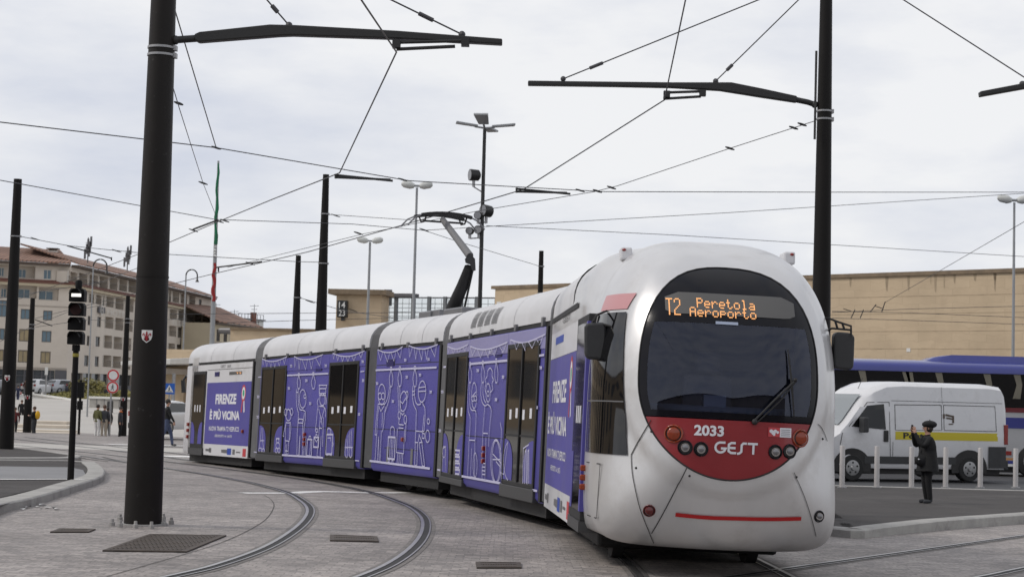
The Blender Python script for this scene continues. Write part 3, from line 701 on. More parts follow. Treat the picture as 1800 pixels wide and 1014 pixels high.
a.ell(391, 405, 25, 70, -.03); a.line((368, 380), (414, 374)); a.line((366, 405), (415, 402)); a.line((384, 472), (382, 488)); a.line((397, 470), (396, 486))
a.line((330, 370), (328, 440), (336, 490), (354, 530), sm=3); a.line((342, 370), (342, 430), (350, 475), (365, 492), (382, 488), sm=3); a.line((328, 405), (343, 402)); a.line((327, 428), (343, 425))
a.line((354, 530), (350, 665), (346, 740)); a.line((396, 486), (410, 510), (412, 560)); a.line((404, 560), (394, 665), (404, 668), (412, 560)); a.line((350, 665), (395, 670)); a.line((346, 740), (342, 892), (356, 895), (362, 745)); a.line((366, 735), (372, 690), (390, 738)); a.line((372, 745), (392, 895), (408, 900), (390, 740)); a.line((344, 740), (364, 742)); a.line((372, 742), (394, 740))
a.line((394, 680), (408, 684), (406, 715), (392, 712), closed=True); a.ell(428, 700, 14, 40); a.ell(433, 602, 8, 17)
a.dots([(94, 352), (198, 470), (290, 310), (378, 296), (448, 408), (280, 198), (434, 193)], 7)
a.done(p)
louvre(MID, p, rect(MID, cv, [(150, 194), (205, 190), (202, 235), (148, 238)]))
hline(MID, MID.pix(*cv(260, 660))[1], .03, MID.L - .03, p); hline(MID, MID.pix(*cv(240, 785))[1], .75, 2.75, p)
hline(MID, 2.36, .03, MID.L - .03, p)
b = MB()
for c in ((157, 822), (316, 840)):
    q, z = MID.pix(*cv(*c)); qb(MID, q - .06, q + .06, z - .16, z + .16, HW, HW + .012, b)
b.build_each('service_hatch', 'bellows_grey', p); indicator(MID, p, MID.pix(*cv(262, 722))[0], [MID.pix(*cv(262, 722))[1]], 'red_lens', .05)
b = MB(); b.box((.6, -.55, 3.2), (1.1, .55, 3.44), 0, MID.M); b.box((2.0, -.5, 3.2), (3.0, .6, 3.42), 0, MID.M); b.build_each('roof_equipment', 'steel_grey', p, bevel=.03)
# ---- second passenger section
p = empty_part('passenger_section', tram); body(S2, p, 0, S2.L, 'wrap_purple'); cv = conv(445, 600, 4.223); clips(S2, p, 5)
dl = rect(S2, cv, [(72, 190), (258, 178), (216, 850), (35, 830)]); dr = rect(S2, cv, [(573, 155), (797, 145), (752, 882), (540, 862)])
double_door(S2, p, dl); double_door(S2, p, dr)
top_fascia(S2, p, [(.06, dl[1] + .05), (dl[1] + .06, dr[0] - .05), (dr[0] - .04, S2.L - .05)], 'wrap_purple')
a = Art(S2, cv, .021)
a.line((260, 252), (565, 238), w=.035); a.line((222, 842), (527, 862), w=.04); a.line((45, 265), (68, 263)); a.line((12, 818), (34, 822)); a.line((805, 224), (833, 221)); a.line((765, 882), (795, 885))
a.bunting([(75, 130), (130, 148), (190, 142), (258, 115)], 6, 45); a.bunting([(312, 112), (360, 132), (440, 130), (525, 98)], 5, 75); a.bunting([(600, 88), (660, 108), (740, 108), (835, 70)], 6, 40)
a.strap(347, 246, 350, 12); a.strap(455, 240, 350, 14)
a.ell(376, 425, 25, 68); a.ell(392, 407, 8, 14); a.line((332, 350), (328, 400), (332, 480), (345, 530), sm=3); a.line((344, 350), (342, 400), (346, 470), (358, 505), (378, 508), (395, 520), sm=3); a.line((328, 378), (343, 376)); a.line((345, 530), (340, 610), (334, 690), (332, 840)); a.line((345, 575), (378, 577), (376, 605), (341, 603), closed=True); a.line((395, 520), (396, 560), (386, 640), (383, 690), sm=3); a.line((390, 530), (376, 610)); a.line((376, 605), (374, 845)); a.line((355, 700), (346, 842)); a.line((332, 842), (348, 845)); a.line((388, 700), (384, 848)); a.line((400, 700), (398, 850))
a.ell(270, 545, 19, 42); a.ell(250, 525, 10, 25); a.ell(293, 522, 10, 25); a.line((256, 520), (268, 500), (286, 520)); a.line((252, 600), (268, 605), (285, 600)); a.line((252, 600), (230, 700), (236, 705)); a.line((285, 600), (288, 640), (280, 725), (274, 725)); a.line((250, 615), (246, 735), (275, 740), (280, 610)); a.line((246, 735), (244, 838)); a.line((258, 760), (254, 840)); a.line((272, 740), (266, 840)); a.line((244, 810), (268, 812)); a.line((244, 838), (268, 841))
a.line((498, 325), (556, 325), (548, 350), (546, 400), (500, 400), (504, 350), closed=True); a.line((502, 350), (548, 350)); a.line((500, 385), (546, 385)); a.line((498, 345), (498, 390)); a.ell(522, 430, 20, 45); a.line((494, 420), (484, 450), (490, 480), (484, 510), sm=3); a.line((545, 400), (552, 440), (546, 470), sm=2)
a.line((484, 510), (480, 570), (470, 660), sm=2); a.line((495, 500), (512, 570), (520, 620)); a.line((540, 490), (520, 560), (510, 600)); a.line((500, 480), (530, 482), (545, 500), (546, 560)); a.line((505, 560), (500, 640), (482, 850)); a.line((530, 560), (524, 780)); a.line((498, 640), (520, 645)); a.line((512, 700), (505, 855)); a.line((482, 852), (522, 860))
a.line((460, 710), (496, 712), (492, 785), (456, 782), closed=True, w=.035); a.line((460, 712), (478, 745), (496, 714)); a.line((470, 710), (474, 690), (482, 690), (486, 710)); a.ell(480, 660, 8, 14)
a.line((412, 725), (445, 728), (440, 850), (404, 846), closed=True, w=.03); a.line((420, 724), (424, 702), (434, 702), (438, 726)); a.line((436, 735), (428, 848)); a.line((356, 700), (350, 845))
a.line((555, 690), (600, 690), (592, 835), (548, 835), closed=True, w=.035); a.line((562, 715), (585, 715), (583, 740)); a.line((598, 745), (603, 760), (596, 780)); a.ell(558, 848, 6, 8); a.ell(585, 848, 6, 8); a.line((556, 686), (560, 650), (575, 645), (585, 660), (582, 688), sm=2)
for x, y in ((700, 720), (714, 690), (727, 665), (740, 655)): a.line((x, y), (x - 5, 780), w=.02)
a.ell(702, 822, 10, 38); a.ell(732, 822, 10, 38); a.line((690, 785), (748, 785))
a.line((70, 640), (62, 730), (50, 800)); a.line((80, 640), (76, 735), (88, 805)); a.line((58, 735), (90, 735)); a.ell(60, 805, 12, 16); a.ell(82, 808, 9, 14)
a.ell(190, 735, 10, 16); a.ell(190, 772, 14, 22); a.ell(180, 808, 8, 18); a.ell(200, 808, 8, 18); a.ell(183, 722, 4, 6); a.ell(198, 722, 4, 6)
a.dots([(273, 348), (403, 290), (432, 460), (290, 182), (547, 180), (45, 410), (42, 560), (825, 290), (795, 540), (822, 150)], 8)
a.done(p)
louvre(S2, p, rect(S2, cv, [(466, 175), (516, 172), (513, 217), (464, 220)]))
hline(S2, S2.pix(*cv(400, 636))[1], dl[1] + .06, dr[0] - .06, p)
q = S2.pix(*cv(386, 730))[0]; indicator(S2, p, q, [S2.pix(*cv(386, y))[1] for y in (690, 725, 760)], 'red_lens', .05)
# ---- rear cab
def advert(mod, part, cv, P, letters, textm='text_white'):
    """purple field, slogan, rosette, sponsors on a cab side. P: dict of traced corners"""
    b = MB()
    q0, q1, z0, z1 = P['field']
    zw = P['bottom']
    def pan(qa, qb2, za, zb, m, t=HW + .004): b.add([mod.M(qa, t, za), mod.M(qb2, t, za), mod.M(qb2, t, zb), mod.M(qa, t, zb)], [(0, 1, 2, 3)], m)
    b.add([mod.M(q0, HW + .003, zw), mod.M(q1, HW + .003, zw), mod.M(q1, HW + .003, z1 + P['up']), mod.M(q0, HW + .003, z1 + P['up'])], [(0, 1, 2, 3)], 0)
    b.build('white_panel', 'wrap_white', part)
    b = MB(); pan(q0, q1, z0, z1, 0, HW + .006); b.build('slogan_panel', 'wrap_purple', part)
    for txt, r, bold in letters: b = MB(); put_text(b, txt, side_fn(mod, .009), *r, bold=bold); b.build('slogan_lettering', 'text_white', part)
    c = P['rosette']; rr = P['rr']
    b = MB()
    for k, (f, m) in enumerate(((1, 0), (.74, 1), (.40, 2))):
        b.poly([mod.M(c[0] + rr * f * .8 * math.cos(t_), HW + .009 + .001 * k, c[1] + rr * f * math.sin(t_)) for t_ in np.linspace(0, 2 * math.pi, 24, endpoint=False)], m)
    for sg in (-1, 1):
        b.poly([mod.M(c[0] + sg * .02, HW + .008, c[1] - rr * .8), mod.M(c[0] + sg * (.02 + rr * .3), HW + .008, c[1] - rr * .7), mod.M(c[0] + sg * (rr * .75), HW + .008, c[1] - rr * 2.2), mod.M(c[0] + sg * rr * .35, HW + .008, c[1] - rr * 2.3)], 0 if sg < 0 else 1)
    b.build('rosette', ['sticker_red', 'text_white', 'green_ink'], part)
    b = MB(); W_ = q1 - q0; zl = lerp(zw, z0, .45); hh = (z0 - zw) * .22
    for f, m, w_, h_ in ((.10, 2, .10, .5), (.16, 2, .05, .9), (.45, 2, .05, .6), (.52, 2, .10, .7), (.60, 0, .09, 1.25), (.70, 2, .05, 1.0), (.80, 2, .09, .25), (.93, 1, .07, 1.5)):
        qc = lerp(q0, q1, f); pan(qc - W_ * w_ / 2, qc + W_ * w_ / 2, zl - hh * h_, zl + hh * h_, m, HW + .008)
    b.build_each('sponsor_mark', ['blue_ink', 'sticker_red', 'steel_grey'], part)
p = empty_part('rear_cab_section', tram); body(REAR, p, -.6, REAR.L, 'wrap_white'); cv = conv(360, 600, 4.61)
field = rect(REAR, cv, [(22, 335), (376, 322), (346, 846), (-8, 828)])
zwb = REAR.pix(*cv(330, 945))[1]
def R4(mod, cv, x0, y0, x1, y1):
    a, c = mod.pix(*cv(x0, y1)), mod.pix(*cv(x1, y0)); return (a[0], c[0], a[1], c[1])
def rz(mod, cv, L, Rr):     # text box from left (x, top, bottom) and right (x, top, bottom)
    q0 = (mod.pix(*cv(L[0], L[1]))[0] + mod.pix(*cv(L[0], L[2]))[0]) / 2; q1 = (mod.pix(*cv(Rr[0], Rr[1]))[0] + mod.pix(*cv(Rr[0], Rr[2]))[0]) / 2
    z1 = (mod.pix(*cv(L[0], L[1]))[1] + mod.pix(*cv(Rr[0], Rr[1]))[1]) / 2; z0 = (mod.pix(*cv(L[0], L[2]))[1] + mod.pix(*cv(Rr[0], Rr[2]))[1]) / 2
    return (q0, q1, z0, z1)
dd0 = rect(REAR, conv(310, 560, 3.381), [(112, 316), (188, 310), (152, 770), (78, 762)])
letters = [('FIRENZE', rz(REAR, cv, (90, 428, 508), (258, 422, 505)), .045), ('È PIÙ VICINA', rz(REAR, cv, (43, 548, 632), (286, 545, 636)), .045), ('NUOVA TRAMVIA T2 VESPUCCI', rz(REAR, cv, (36, 686, 724), (278, 690, 728)), .02), ('AEROPORTO ↔ UNITÀ', rz(REAR, cv, (82, 748, 774), (222, 751, 777)), .01)]
field = (dd0[1] + .10, REAR.L - .12, field[2], field[3])
advert(REAR, p, cv, dict(field=field, bottom=zwb, up=.02, rosette=REAR.pix(*cv(317, 418)), rr=.21), letters)
dd = rect(REAR, conv(310, 560, 3.381), [(112, 316), (188, 310), (152, 770), (78, 762)])
q0, q1, z0, z1 = dd; b = MB(); qb(REAR, q0, q1, z0, z1, HW - .02, HW + .02, b); b.build('door', 'black_rubber', p, bevel=.01)
b = MB(); qb(REAR, q0 + .08, q1 - .08, z0 + .1, z1 - .08, HW, HW + .026, b); b.build('door_leaf', 'door_glass', p)
g = MB()
for sgn, aa in ((1, q0 + .08), (-1, q1 - .08)):
    wd = (q1 - q0 - .16) * .34; P = [(aa, z0 + .11), (aa + sgn * wd, z0 + .11)] + [(aa + sgn * wd * max(0, math.cos(math.radians(x))) ** .8, lerp(z0 + .3, 1.15, math.sin(math.radians(x)))) for x in range(0, 91, 10)]
    vs = [REAR.M(q, HW + .03, z) for q, z in P]; g.poly(vs if sgn > 0 else vs[::-1])
g.build_each('door_corner_panel', 'wrap_purple', p)
b = MB(); qb(REAR, q0 - .05, q1 + .05, .28, z0, HW - .3, HW + .035, b); b.build('door_step', 'grey_trim', p)
b = MB()
for k in range(3): qb(REAR, lerp(q0, q1, .25 + .2 * k), lerp(q0, q1, .25 + .2 * k) + .08, 1.42, 1.60, HW + .02, HW + .029, b)
b.build_each('door_sticker', 'text_white', p)
b = MB(); qb(REAR, *R4(REAR, cv, 200, 240, 303, 270), HW - .01, HW + .008, b); b.build('side_display', 'led_panel', p)
r4 = R4(REAR, cv, 255, 247, 300, 263); b = MB(); put_text(b, 'T2', side_fn(REAR, .010), *r4); b.build('display_lettering', 'led_amber', p)
louvre(REAR, p, R4(REAR, cv, 82, 245, 122, 284), 4)
b = MB(); put_text(b, 'GEST', side_fn(REAR, .008), *R4(REAR, cv, 131, 188, 172, 213)); put_text(b, '2033', side_fn(REAR, .008), *R4(REAR, cv, 182, 188, 214, 211)); b.build('fleet_lettering', 'steel_grey', p)
hline(REAR, REAR.pix(*cv(200, 222))[1], q1 + .05, REAR.L, p); hline(REAR, REAR.pix(*cv(200, 672))[1], q1 + .05, REAR.L, p)
indicator(REAR, p, REAR.pix(*cv(312, 727))[0], [REAR.pix(*cv(312, 727))[1]], 'red_lens', .05)
# ------------------------------------------------------------------ cab noses
ZC = 1.5; HT, HB = 1.86, 1.235
DT, DS, DB = 2.25, 1.22, .42
def nose_rho(u, z):
    top = z > ZC; a = abs(u) / HW; b = abs(z - ZC) / (HT if top else HB); m = 3.0 if top else 8.0
    return (a ** m + b ** m) ** (1 / m), a, b
def nose_D(a, b, top): w = a * a / (a * a + b * b + 1e-9); return DS * w + (DT if top else DB) * (1 - w)
def F(u, z):
    rho, a, b = nose_rho(u, z); rho = min(rho, 1)
    dz = z - 1.85; m, h = (2.5, 1.13) if dz > 0 else (2.0, .91)
    q = ((abs(u) / .86) ** m + (abs(dz) / h) ** m) ** (1 / m); t = min(1, max(0, (1.20 - q) / .07)); bump = .030 * t * t * (3 - 2 * t)     # raised frame round the window
    return nose_D(a, b, z > ZC) * (1 - (1 - rho ** 2.3) ** (1 / 2.3)) - bump
def oval_in(u, z):
    dz = z - 1.85; m, h = (2.5, 1.13) if dz > 0 else (2.0, .91)
    return (abs(u) / .86) ** m + (abs(dz) / h) ** m < 1
def oval_u(z):
    dz = z - 1.85; m, h = (2.5, 1.13) if dz > 0 else (2.0, .91)
    return .86 * max(0, 1 - (abs(dz) / h) ** m) ** (1 / m)
def radial(test, c, s_):
    lo, hi = 0, 4
    for _ in range(40):
        m = (lo + hi) / 2
        if test(c * m, ZC + s_ * m): lo = m
        else: hi = m
    return lo
def nose_w(z):
    top = z > ZC; b = min(1, abs(z - ZC) / (HT if top else HB)); m = 3.0 if top else 8.0
    return HW * (1 - b ** m) ** (1 / m)
class Nose:
    def __init__(s, mod, tip, sg): s.mod = mod; s.tip = tip; s.sg = sg
    def P(s, u, z, dep): return s.mod.M(s.tip - s.sg * dep, -u, z)
    def S(s, u, z, off=0): return s.P(u, z, F(u, z) - off)
    def side(s, dep, z, off=0):   # point on the flank (t > 0) at this depth behind the tip
        w = nose_w(z); lo, hi = 0, w
        if F(w * .9999, z) > dep:
            for _ in range(40):
                m = (lo + hi) / 2
                if F(m, z) < dep: lo = m
                else: hi = m
        else: lo = w
        return s.mod.M(s.tip - s.sg * (dep - off), lo + off, z)
    def hit(s, x, y):
        """(u, z) on the nose seen at a photo pixel"""
        def zsolve(u):
            lo, hi = .3, 3.3
            for _ in range(26):
                z = (lo + hi) / 2; p = s.S(u, z); v = p - CP; k = v @ _f
                if 507 - CAM_F * (v @ CU) / k > y: lo = z
                else: hi = z
            return (lo + hi) / 2
        lo, hi = -1.1, 1.1
        for _ in range(26):
            u = (lo + hi) / 2; p = s.S(u, zsolve(u)); v = p - CP; k = v @ _f
            if 900 + CAM_F * (v @ CR) / k < x: lo = u
            else: hi = u
        u = (lo + hi) / 2; return u, zsolve(u)
def cab_shell(no, part, s_blend, s_end, paint='silver_paint'):
    TH = [2 * math.pi * i / 200 for i in range(200)]; b = MB(); n = len(TH)
    rows = []
    oin = [radial(oval_in, math.cos(t), math.sin(t)) for t in TH]
    oout = [radial(lambda u, z: nose_rho(u, z)[0] < 1, math.cos(t), math.sin(t)) for t in TH]
    omod = [radial(lambda u, z: .3 < z < GUT + .605 and abs(u) < modw(z), math.cos(t), math.sin(t)) for t in TH]
    for k in range(33):
        f = 1 - (1 - k / 32) ** 2.2
        rows.append([no.S(r * math.cos(t), ZC + r * math.sin(t)) for t, r in ((t, lerp(a, c, f)) for t, a, c in zip(TH, oin, oout))])
    for k in range(1, 9):
        f = k / 8; g = f * f * (3 - 2 * f); R = []
        for t, a, c in zip(TH, oout, omod):
            r = lerp(a, c, g); u, z = r * math.cos(t), ZC + r * math.sin(t); _, aa, bb = nose_rho(u, z)
            R.append(no.P(u, z, lerp(nose_D(aa, bb, z > ZC), abs(no.tip - s_blend), f)))
        rows.append(R)
    rows.append([no.P(r * math.cos(t), ZC + r * math.sin(t), abs(no.tip - s_end)) for t, r in zip(TH, omod)])
    b.add([p for R in rows for p in R], [(k * n + i, k * n + (i + 1) % n, (k + 1) * n + (i + 1) % n, (k + 1) * n + i) for k in range(len(rows) - 1) for i in range(n)])
    b.poly(rows[-1]); b.build('cab_shell', paint, part, smooth=50)
ZS = 1.50
def glass_u(z): return max(.02, min(.80, oval_u(z) - .075))
def cab_front(no, part):
    rowz = list(np.linspace(2.40, 2.978, 22)); b = MB(); us = list(np.linspace(-1, 1, 25))
    b.grid(lambda u, z: no.S(u * oval_u(z), z, -.003), us, rowz)
    b.grid(lambda u, z: no.S(u * oval_u(z), z, -.003), us, list(np.linspace(ZS + .006, 1.565, 3)))
    for sg in (-1, 1): b.grid(lambda v, z: no.S(sg * lerp(glass_u(z), oval_u(z), v), z, -.003), [0, .34, .67, 1], list(np.linspace(1.565, 2.40, 18)))
    b.build('windscreen_surround', 'black_gloss', part, smooth=180)
    b = MB(); b.grid(lambda u, z: no.S(u * glass_u(z), z, -.004), us, list(np.linspace(1.565, 2.40, 18))); b.build('windscreen', 'windscreen_glass', part, smooth=180)
    b = MB(); b.grid(lambda u, z: no.S(u * oval_u(z) * .996, z, -.002), us, list(np.linspace(.945, ZS - .004, 16))); b.build('red_front_panel', 'red_paint', part, smooth=180)
    T = np.linspace(0, 2 * math.pi, 90)
    b = MB(); b.tube([no.S(*((lambda r: (r * math.cos(t), ZC + r * math.sin(t)))(radial(oval_in, math.cos(t), math.sin(t)))), .0) for t in T], .008, 6, caps=False); b.build('window_seal', 'black_rubber', part, smooth=60)
    # interior seen through the glass
    b = MB(); b.grid(lambda u, v: no.P(u, 1.50 + .14 * math.sin(v * 1.5), lerp(F(u, 1.55) + .06, 1.15, v)), list(np.linspace(-.92, .92, 15)), [0, .25, .5, .75, 1])
    b.box((-.12, 1.15, 1.60), (.10, 1.0, 1.74), 0, lambda x, y, z: no.P(x, z, y - .1)); b.build('dashboard', 'dash_grey', part, smooth=40)
    b = MB(); b.box((-.95, 1.75, .4), (.95, 1.80, 2.9), 0, lambda x, y, z: no.P(x, z, y)); b.build('cab_partition', 'cab_dark', part)
    b = MB(); b.box((-.27, 1.35, 1.2), (.25, 1.5, 1.95), 0, lambda x, y, z: no.P(x, z, y)); b.box((-.14, 1.36, 1.97), (.12, 1.47, 2.2), 0, lambda x, y, z: no.P(x, z, y)); b.build('driver_seat', 'cab_dark', part, bevel=.05)
cab = empty_part('front_cab_section', tram); NF = Nose(CAB, LF, 1)
SB = 4.0
cab_shell(NF, cab, SB, 0.0); cab_front(NF, cab)
b = MB(); ribbon(b, [(0.0, GUT - .03), (3.6, GUT - .03)], .06, lambda q, z: CAB.M(q, HW + .012, z)); b.build('gutter', 'black_rubber', cab)
b = MB(); R = [((HW - .005) * math.copysign(abs(math.cos(math.pi * i / 20)) ** .62, math.cos(math.pi * i / 20)), GUT + .02 + .61 * abs(math.sin(math.pi * i / 20)) ** .75) for i in range(21)]
b.grid(lambda i, q: CAB.M(q, *R[int(i)]), list(range(21)), [0, 1, 2, 2.8]); b.build('roof', 'roof_white', cab, smooth=50)
for k in range(2): roof_grille(CAB, cab, 1.0 + k * .9, 1.6 + k * .9, .12, .42, 9)
cv = conv(940, 540, 2.537)
field = rect(CAB, cv, [(75, 236), (192, 194), (157, 836), (40, 782)])
zwb = (CAB.pix(*cv(40, 886))[1] + CAB.pix(*cv(158, 966))[1]) / 2
letters = [('FIRENZE', rz(CAB, cv, (84, 335, 428), (144, 318, 420)), .03), ('È PIÙ VICINA', rz(CAB, cv, (63, 462, 560), (145, 470, 580)), .03), ('NUOVA TRAMVIA T2 VESPUCCI', rz(CAB, cv, (60, 624, 660), (139, 648, 692)), .02), ('AEROPORTO ↔ UNITÀ', rz(CAB, cv, (73, 693, 722), (117, 712, 744)), .01)]
dq0 = rect(CAB, cv, [(200, 78), (252, 40), (207, 945), (160, 930)])[0]; field = (.04, dq0 - .05, field[2], field[3])
advert(CAB, cab, cv, dict(field=field, bottom=zwb, up=.33, rosette=CAB.pix(*cv(166, 300)), rr=.21), letters)
dq = rect(CAB, cv, [(200, 78), (252, 40), (207, 945), (160, 930)]); q0, q1, z0, z1 = dq
b = MB(); qb(CAB, q0, q1, z0, 2.52, HW - .15, HW + .02, b); b.build('door', 'black_rubber', cab, bevel=.01)
b = MB(); qb(CAB, q0 + .12, q1 - .12, z0 + .1, 2.44, HW, HW + .026, b); b.build('door_leaf', 'door_glass', cab)
b = MB(); qb(CAB, q1 - .1, q1 + .02, z0 + .1, 2.44, HW - .02, HW + .030, b); qb(CAB, q0 + .12, q0 + .30, z0 + .1, 1.1, HW, HW + .030, b); b.build_each('door_corner_panel', 'wrap_purple', cab)
b = MB(); qb(CAB, q0 - .03, q1 + .0, .30, z0, HW - .3, HW + .03, b); b.build('door_step', 'grey_trim', cab)
b = MB()
for k in range(3): qb(CAB, lerp(q0, q1, .35 + .16 * k), lerp(q0, q1, .35 + .16 * k) + .08, 1.40, 1.58, HW + .02, HW + .031, b)
b.build_each('door_sticker', 'text_white', cab)
r = rz(CAB, cv, (97, 138, 168), (130, 120, 152)); b = MB(); qb(CAB, *r, HW - .01, HW + .008, b); b.build('side_display', 'blue_ink', cab)
b = MB(); put_text(b, 'GEST', side_fn(CAB, .008), *rz(CAB, cv, (128, 50, 75), (160, 25, 52))); b.build('fleet_lettering', 'bellows_grey', cab)
hline(CAB, field[3] - .02 + .02, .02, q0 - .08, cab); hline(CAB, CAB.pix(*cv(100, 630))[1], .02, q0 - .08, cab)
zz = [CAB.pix(*cv(228, y))[1] for y in (717, 760, 803)]; indicator(CAB, cab, q1 + .13, zz, 'amber_lens', .038)
# black side window round the corner of the cab
b = MB(); NZ = 10
WE = [NF.hit(*px_) for px_ in ((1103.5, 800), (1101, 760), (1098, 700), (1097, 640), (1099, 590), (1103, 548))]
_wz = [w_[1] for w_ in WE]; _wu = [F(*w_) for w_ in WE]
def wdep(z): return float(np.interp(z, _wz, _wu))
b.grid(lambda g, z: NF.side(lerp(wdep(z), LF - q1 - .16, g), z, .010), list(np.linspace(0, 1, 18)), list(np.linspace(_wz[0], _wz[-1], NZ))); b.build('side_window', 'side_glass', cab, smooth=180)
b = MB(); b.grid(lambda g, f: NF.side(lerp(wdep(1.62), LF - q1 - .16, g), 1.62 + .012 * f, .016), list(np.linspace(0, 1, 12)), [0, 1]); b.build('window_bar', 'bellows_grey', cab)
b = MB(); b.grid(lambda g, f: NF.side(lerp(wdep(2.5) + .02, LF - q1 - .22, g), lerp(_wz[-1] + .03, _wz[-1] + .19, f), .008), list(np.linspace(0, 1, 12)), list(np.linspace(0, 1, 5))); b.build('red_corner_panel', 'pale_red', cab, smooth=180)
# seams and hatch
b = MB()
def seam(P, w=.006):
    H = smooth_pts([NF.hit(*p) for p in P], 7); ribbon(b, H, w, lambda u, z: NF.S(u, z, .010))
seam([(1144, 738), (1126, 768), (1109, 799)], .008); seam([(1109, 799), (1112, 838), (1124, 891), (1142, 938), (1149, 955)])
seam([(1207, 822), (1178, 878), (1145, 937)], .009); seam([(1396, 830), (1414, 873), (1434, 942)])
seam([(1438, 745), (1447, 757), (1454, 775)], .006)
ribbon(b, [(.62, .50), (.62, 1.02), (1.12, 1.02), (1.12, .50), (.62, .50)], .010, lambda dp, z: NF.side(dp, z, .016))
b.build('panel_seam', 'rail_dark', cab)
b = MB()
for p in ((1145, 758), (1212, 836), (1400, 838), (1446, 771), (1118, 822)):
    u, z = NF.hit(*p); b.ball(NF.S(u, z, .0), .012, 8, 6)
b.build('panel_screw', 'black_rubber', cab)
b = MB(); ribbon(b, smooth_pts([NF.hit(*p) for p in [(1187, 904), (1240, 909), (1297, 911), (1352, 912), (1408, 911)]], 6), .036, lambda u, z: NF.S(u, z, .012)); b.build('red_strip', 'strip_red', cab)
def disc(mb, u, z, r, off, m=0, n=20): mb.poly([NF.S(u + r * math.cos(a), z + r * math.sin(a), off) for a in np.linspace(0, 2 * math.pi, n, endpoint=False)], m)
def roundlamp(name, px, r, lens, chrome=False):
    u, z = NF.hit(*px); b = MB()
    T = np.linspace(0, 2 * math.pi, 25)
    b.tube([NF.S(u + r * math.cos(a), z + r * math.sin(a), .004) for a in T], r * .13, 6, 1, caps=False)
    disc(b, u, z, r, .004, 0)
    c = NF.S(u, z, .010); fw = NF.S(u, z, 1.010) - c
    if chrome: b.tube([c, c + fw * .012], [r * .72, r * .66], 18, 2)
    c2 = c + fw * .012
    b.tube([c2 - fw * .01, c2 + fw * .012, c2 + fw * .022], [r * (.50 if chrome else .82), r * (.44 if chrome else .70), r * .2], 16, 3)
    o = b.build(name, ['rail_dark', lens if not chrome else 'black_gloss', 'lamp_chrome', lens], cab, smooth=40)
for px in ((1184, 762), (1407, 770)): roundlamp('indicator_lamp', px, .078, 'amber_lens')
for px in ((1204, 786), (1232, 789), (1363, 794), (1388, 793)): roundlamp('headlight', px, .062, 'lamp_glass', True)
roundlamp('marker_lamp', (1141, 897), .052, 'dark_red_lens'); roundlamp('marker_lamp', (1440, 907), .052, 'lamp_glass', True)
# writing on the red panel
def nfn(u, z): return NF.S(u, z, .006)
def nbox(x0, y0, x1, y1): a, c = NF.hit(x0, y1), NF.hit(x1, y0); return a[0], c[0], (a[1] + NF.hit(x1, y1)[1]) / 2, (c[1] + NF.hit(x0, y0)[1]) / 2
b = MB(); put_text(b, '2033', nfn, *nbox(1219.5, 747, 1273, 766), bold=.035); b.build('fleet_number', 'text_white', cab)
x0, x1, z0_, z1_ = nbox(1256, 777.5, 1332, 797); b = MB(); W_, H_ = x1 - x0, z1_ - z0_
def gl(P, closed=False): ribbon(b, [(x0 + W_ * p[0], z0_ + H_ * p[1]) for p in P], .021, nfn, 0, closed)
gl([(.24, .95)] + [(.13 + .12 * math.cos(math.radians(a)), .5 + .45 * math.sin(math.radians(a))) for a in range(80, 331, 20)] + [(.25, .42), (.14, .42)])
gl([(.48, .95), (.38, .95), (.32, .8), (.32, .2), (.38, .05), (.50, .05)]); gl([(.34, .50), (.48, .50)])
gl([(.52, .0), (.58, .05), (.62, .2), (.62, .8), (.66, .95), (.74, .95)]); gl([(.76, .95), (1.0, .95)]); gl([(.90, .93), (.90, .0)])
b.build('operator_lettering', 'text_white', cab)
a0, a1, c0, c1 = nbox(1350, 751.5, 1391, 768); b = MB()
b.poly([NF.S(u, z, .005) for u, z in ((a0, c0), (lerp(a0, a1, .5), c0), (lerp(a0, a1, .5), c1), (a0, c1))], 0); b.poly([NF.S(u, z, .005) for u, z in ((lerp(a0, a1, .5), c0), (a1, c0), (a1, c1), (lerp(a0, a1, .5), c1))], 1)
for fx, fy, s_ in ((.12, .6, .018), (.22, .45, .022), (.30, .62, .016), (.25, .25, .012), (.4, .5, .014)): disc(b, lerp(a0, a1, fx), lerp(c0, c1, fy), s_, .008, 1, 10)
for k in range(4): ribbon(b, [(lerp(a0, a1, .55), lerp(c0, c1, .2 + .2 * k)), (lerp(a0, a1, .95), lerp(c0, c1, .2 + .2 * k))], .004, lambda u, z: NF.S(u, z, .008), 2)
b.build('notice_sticker', ['sticker_red', 'text_white', 'bellows_grey'], cab)
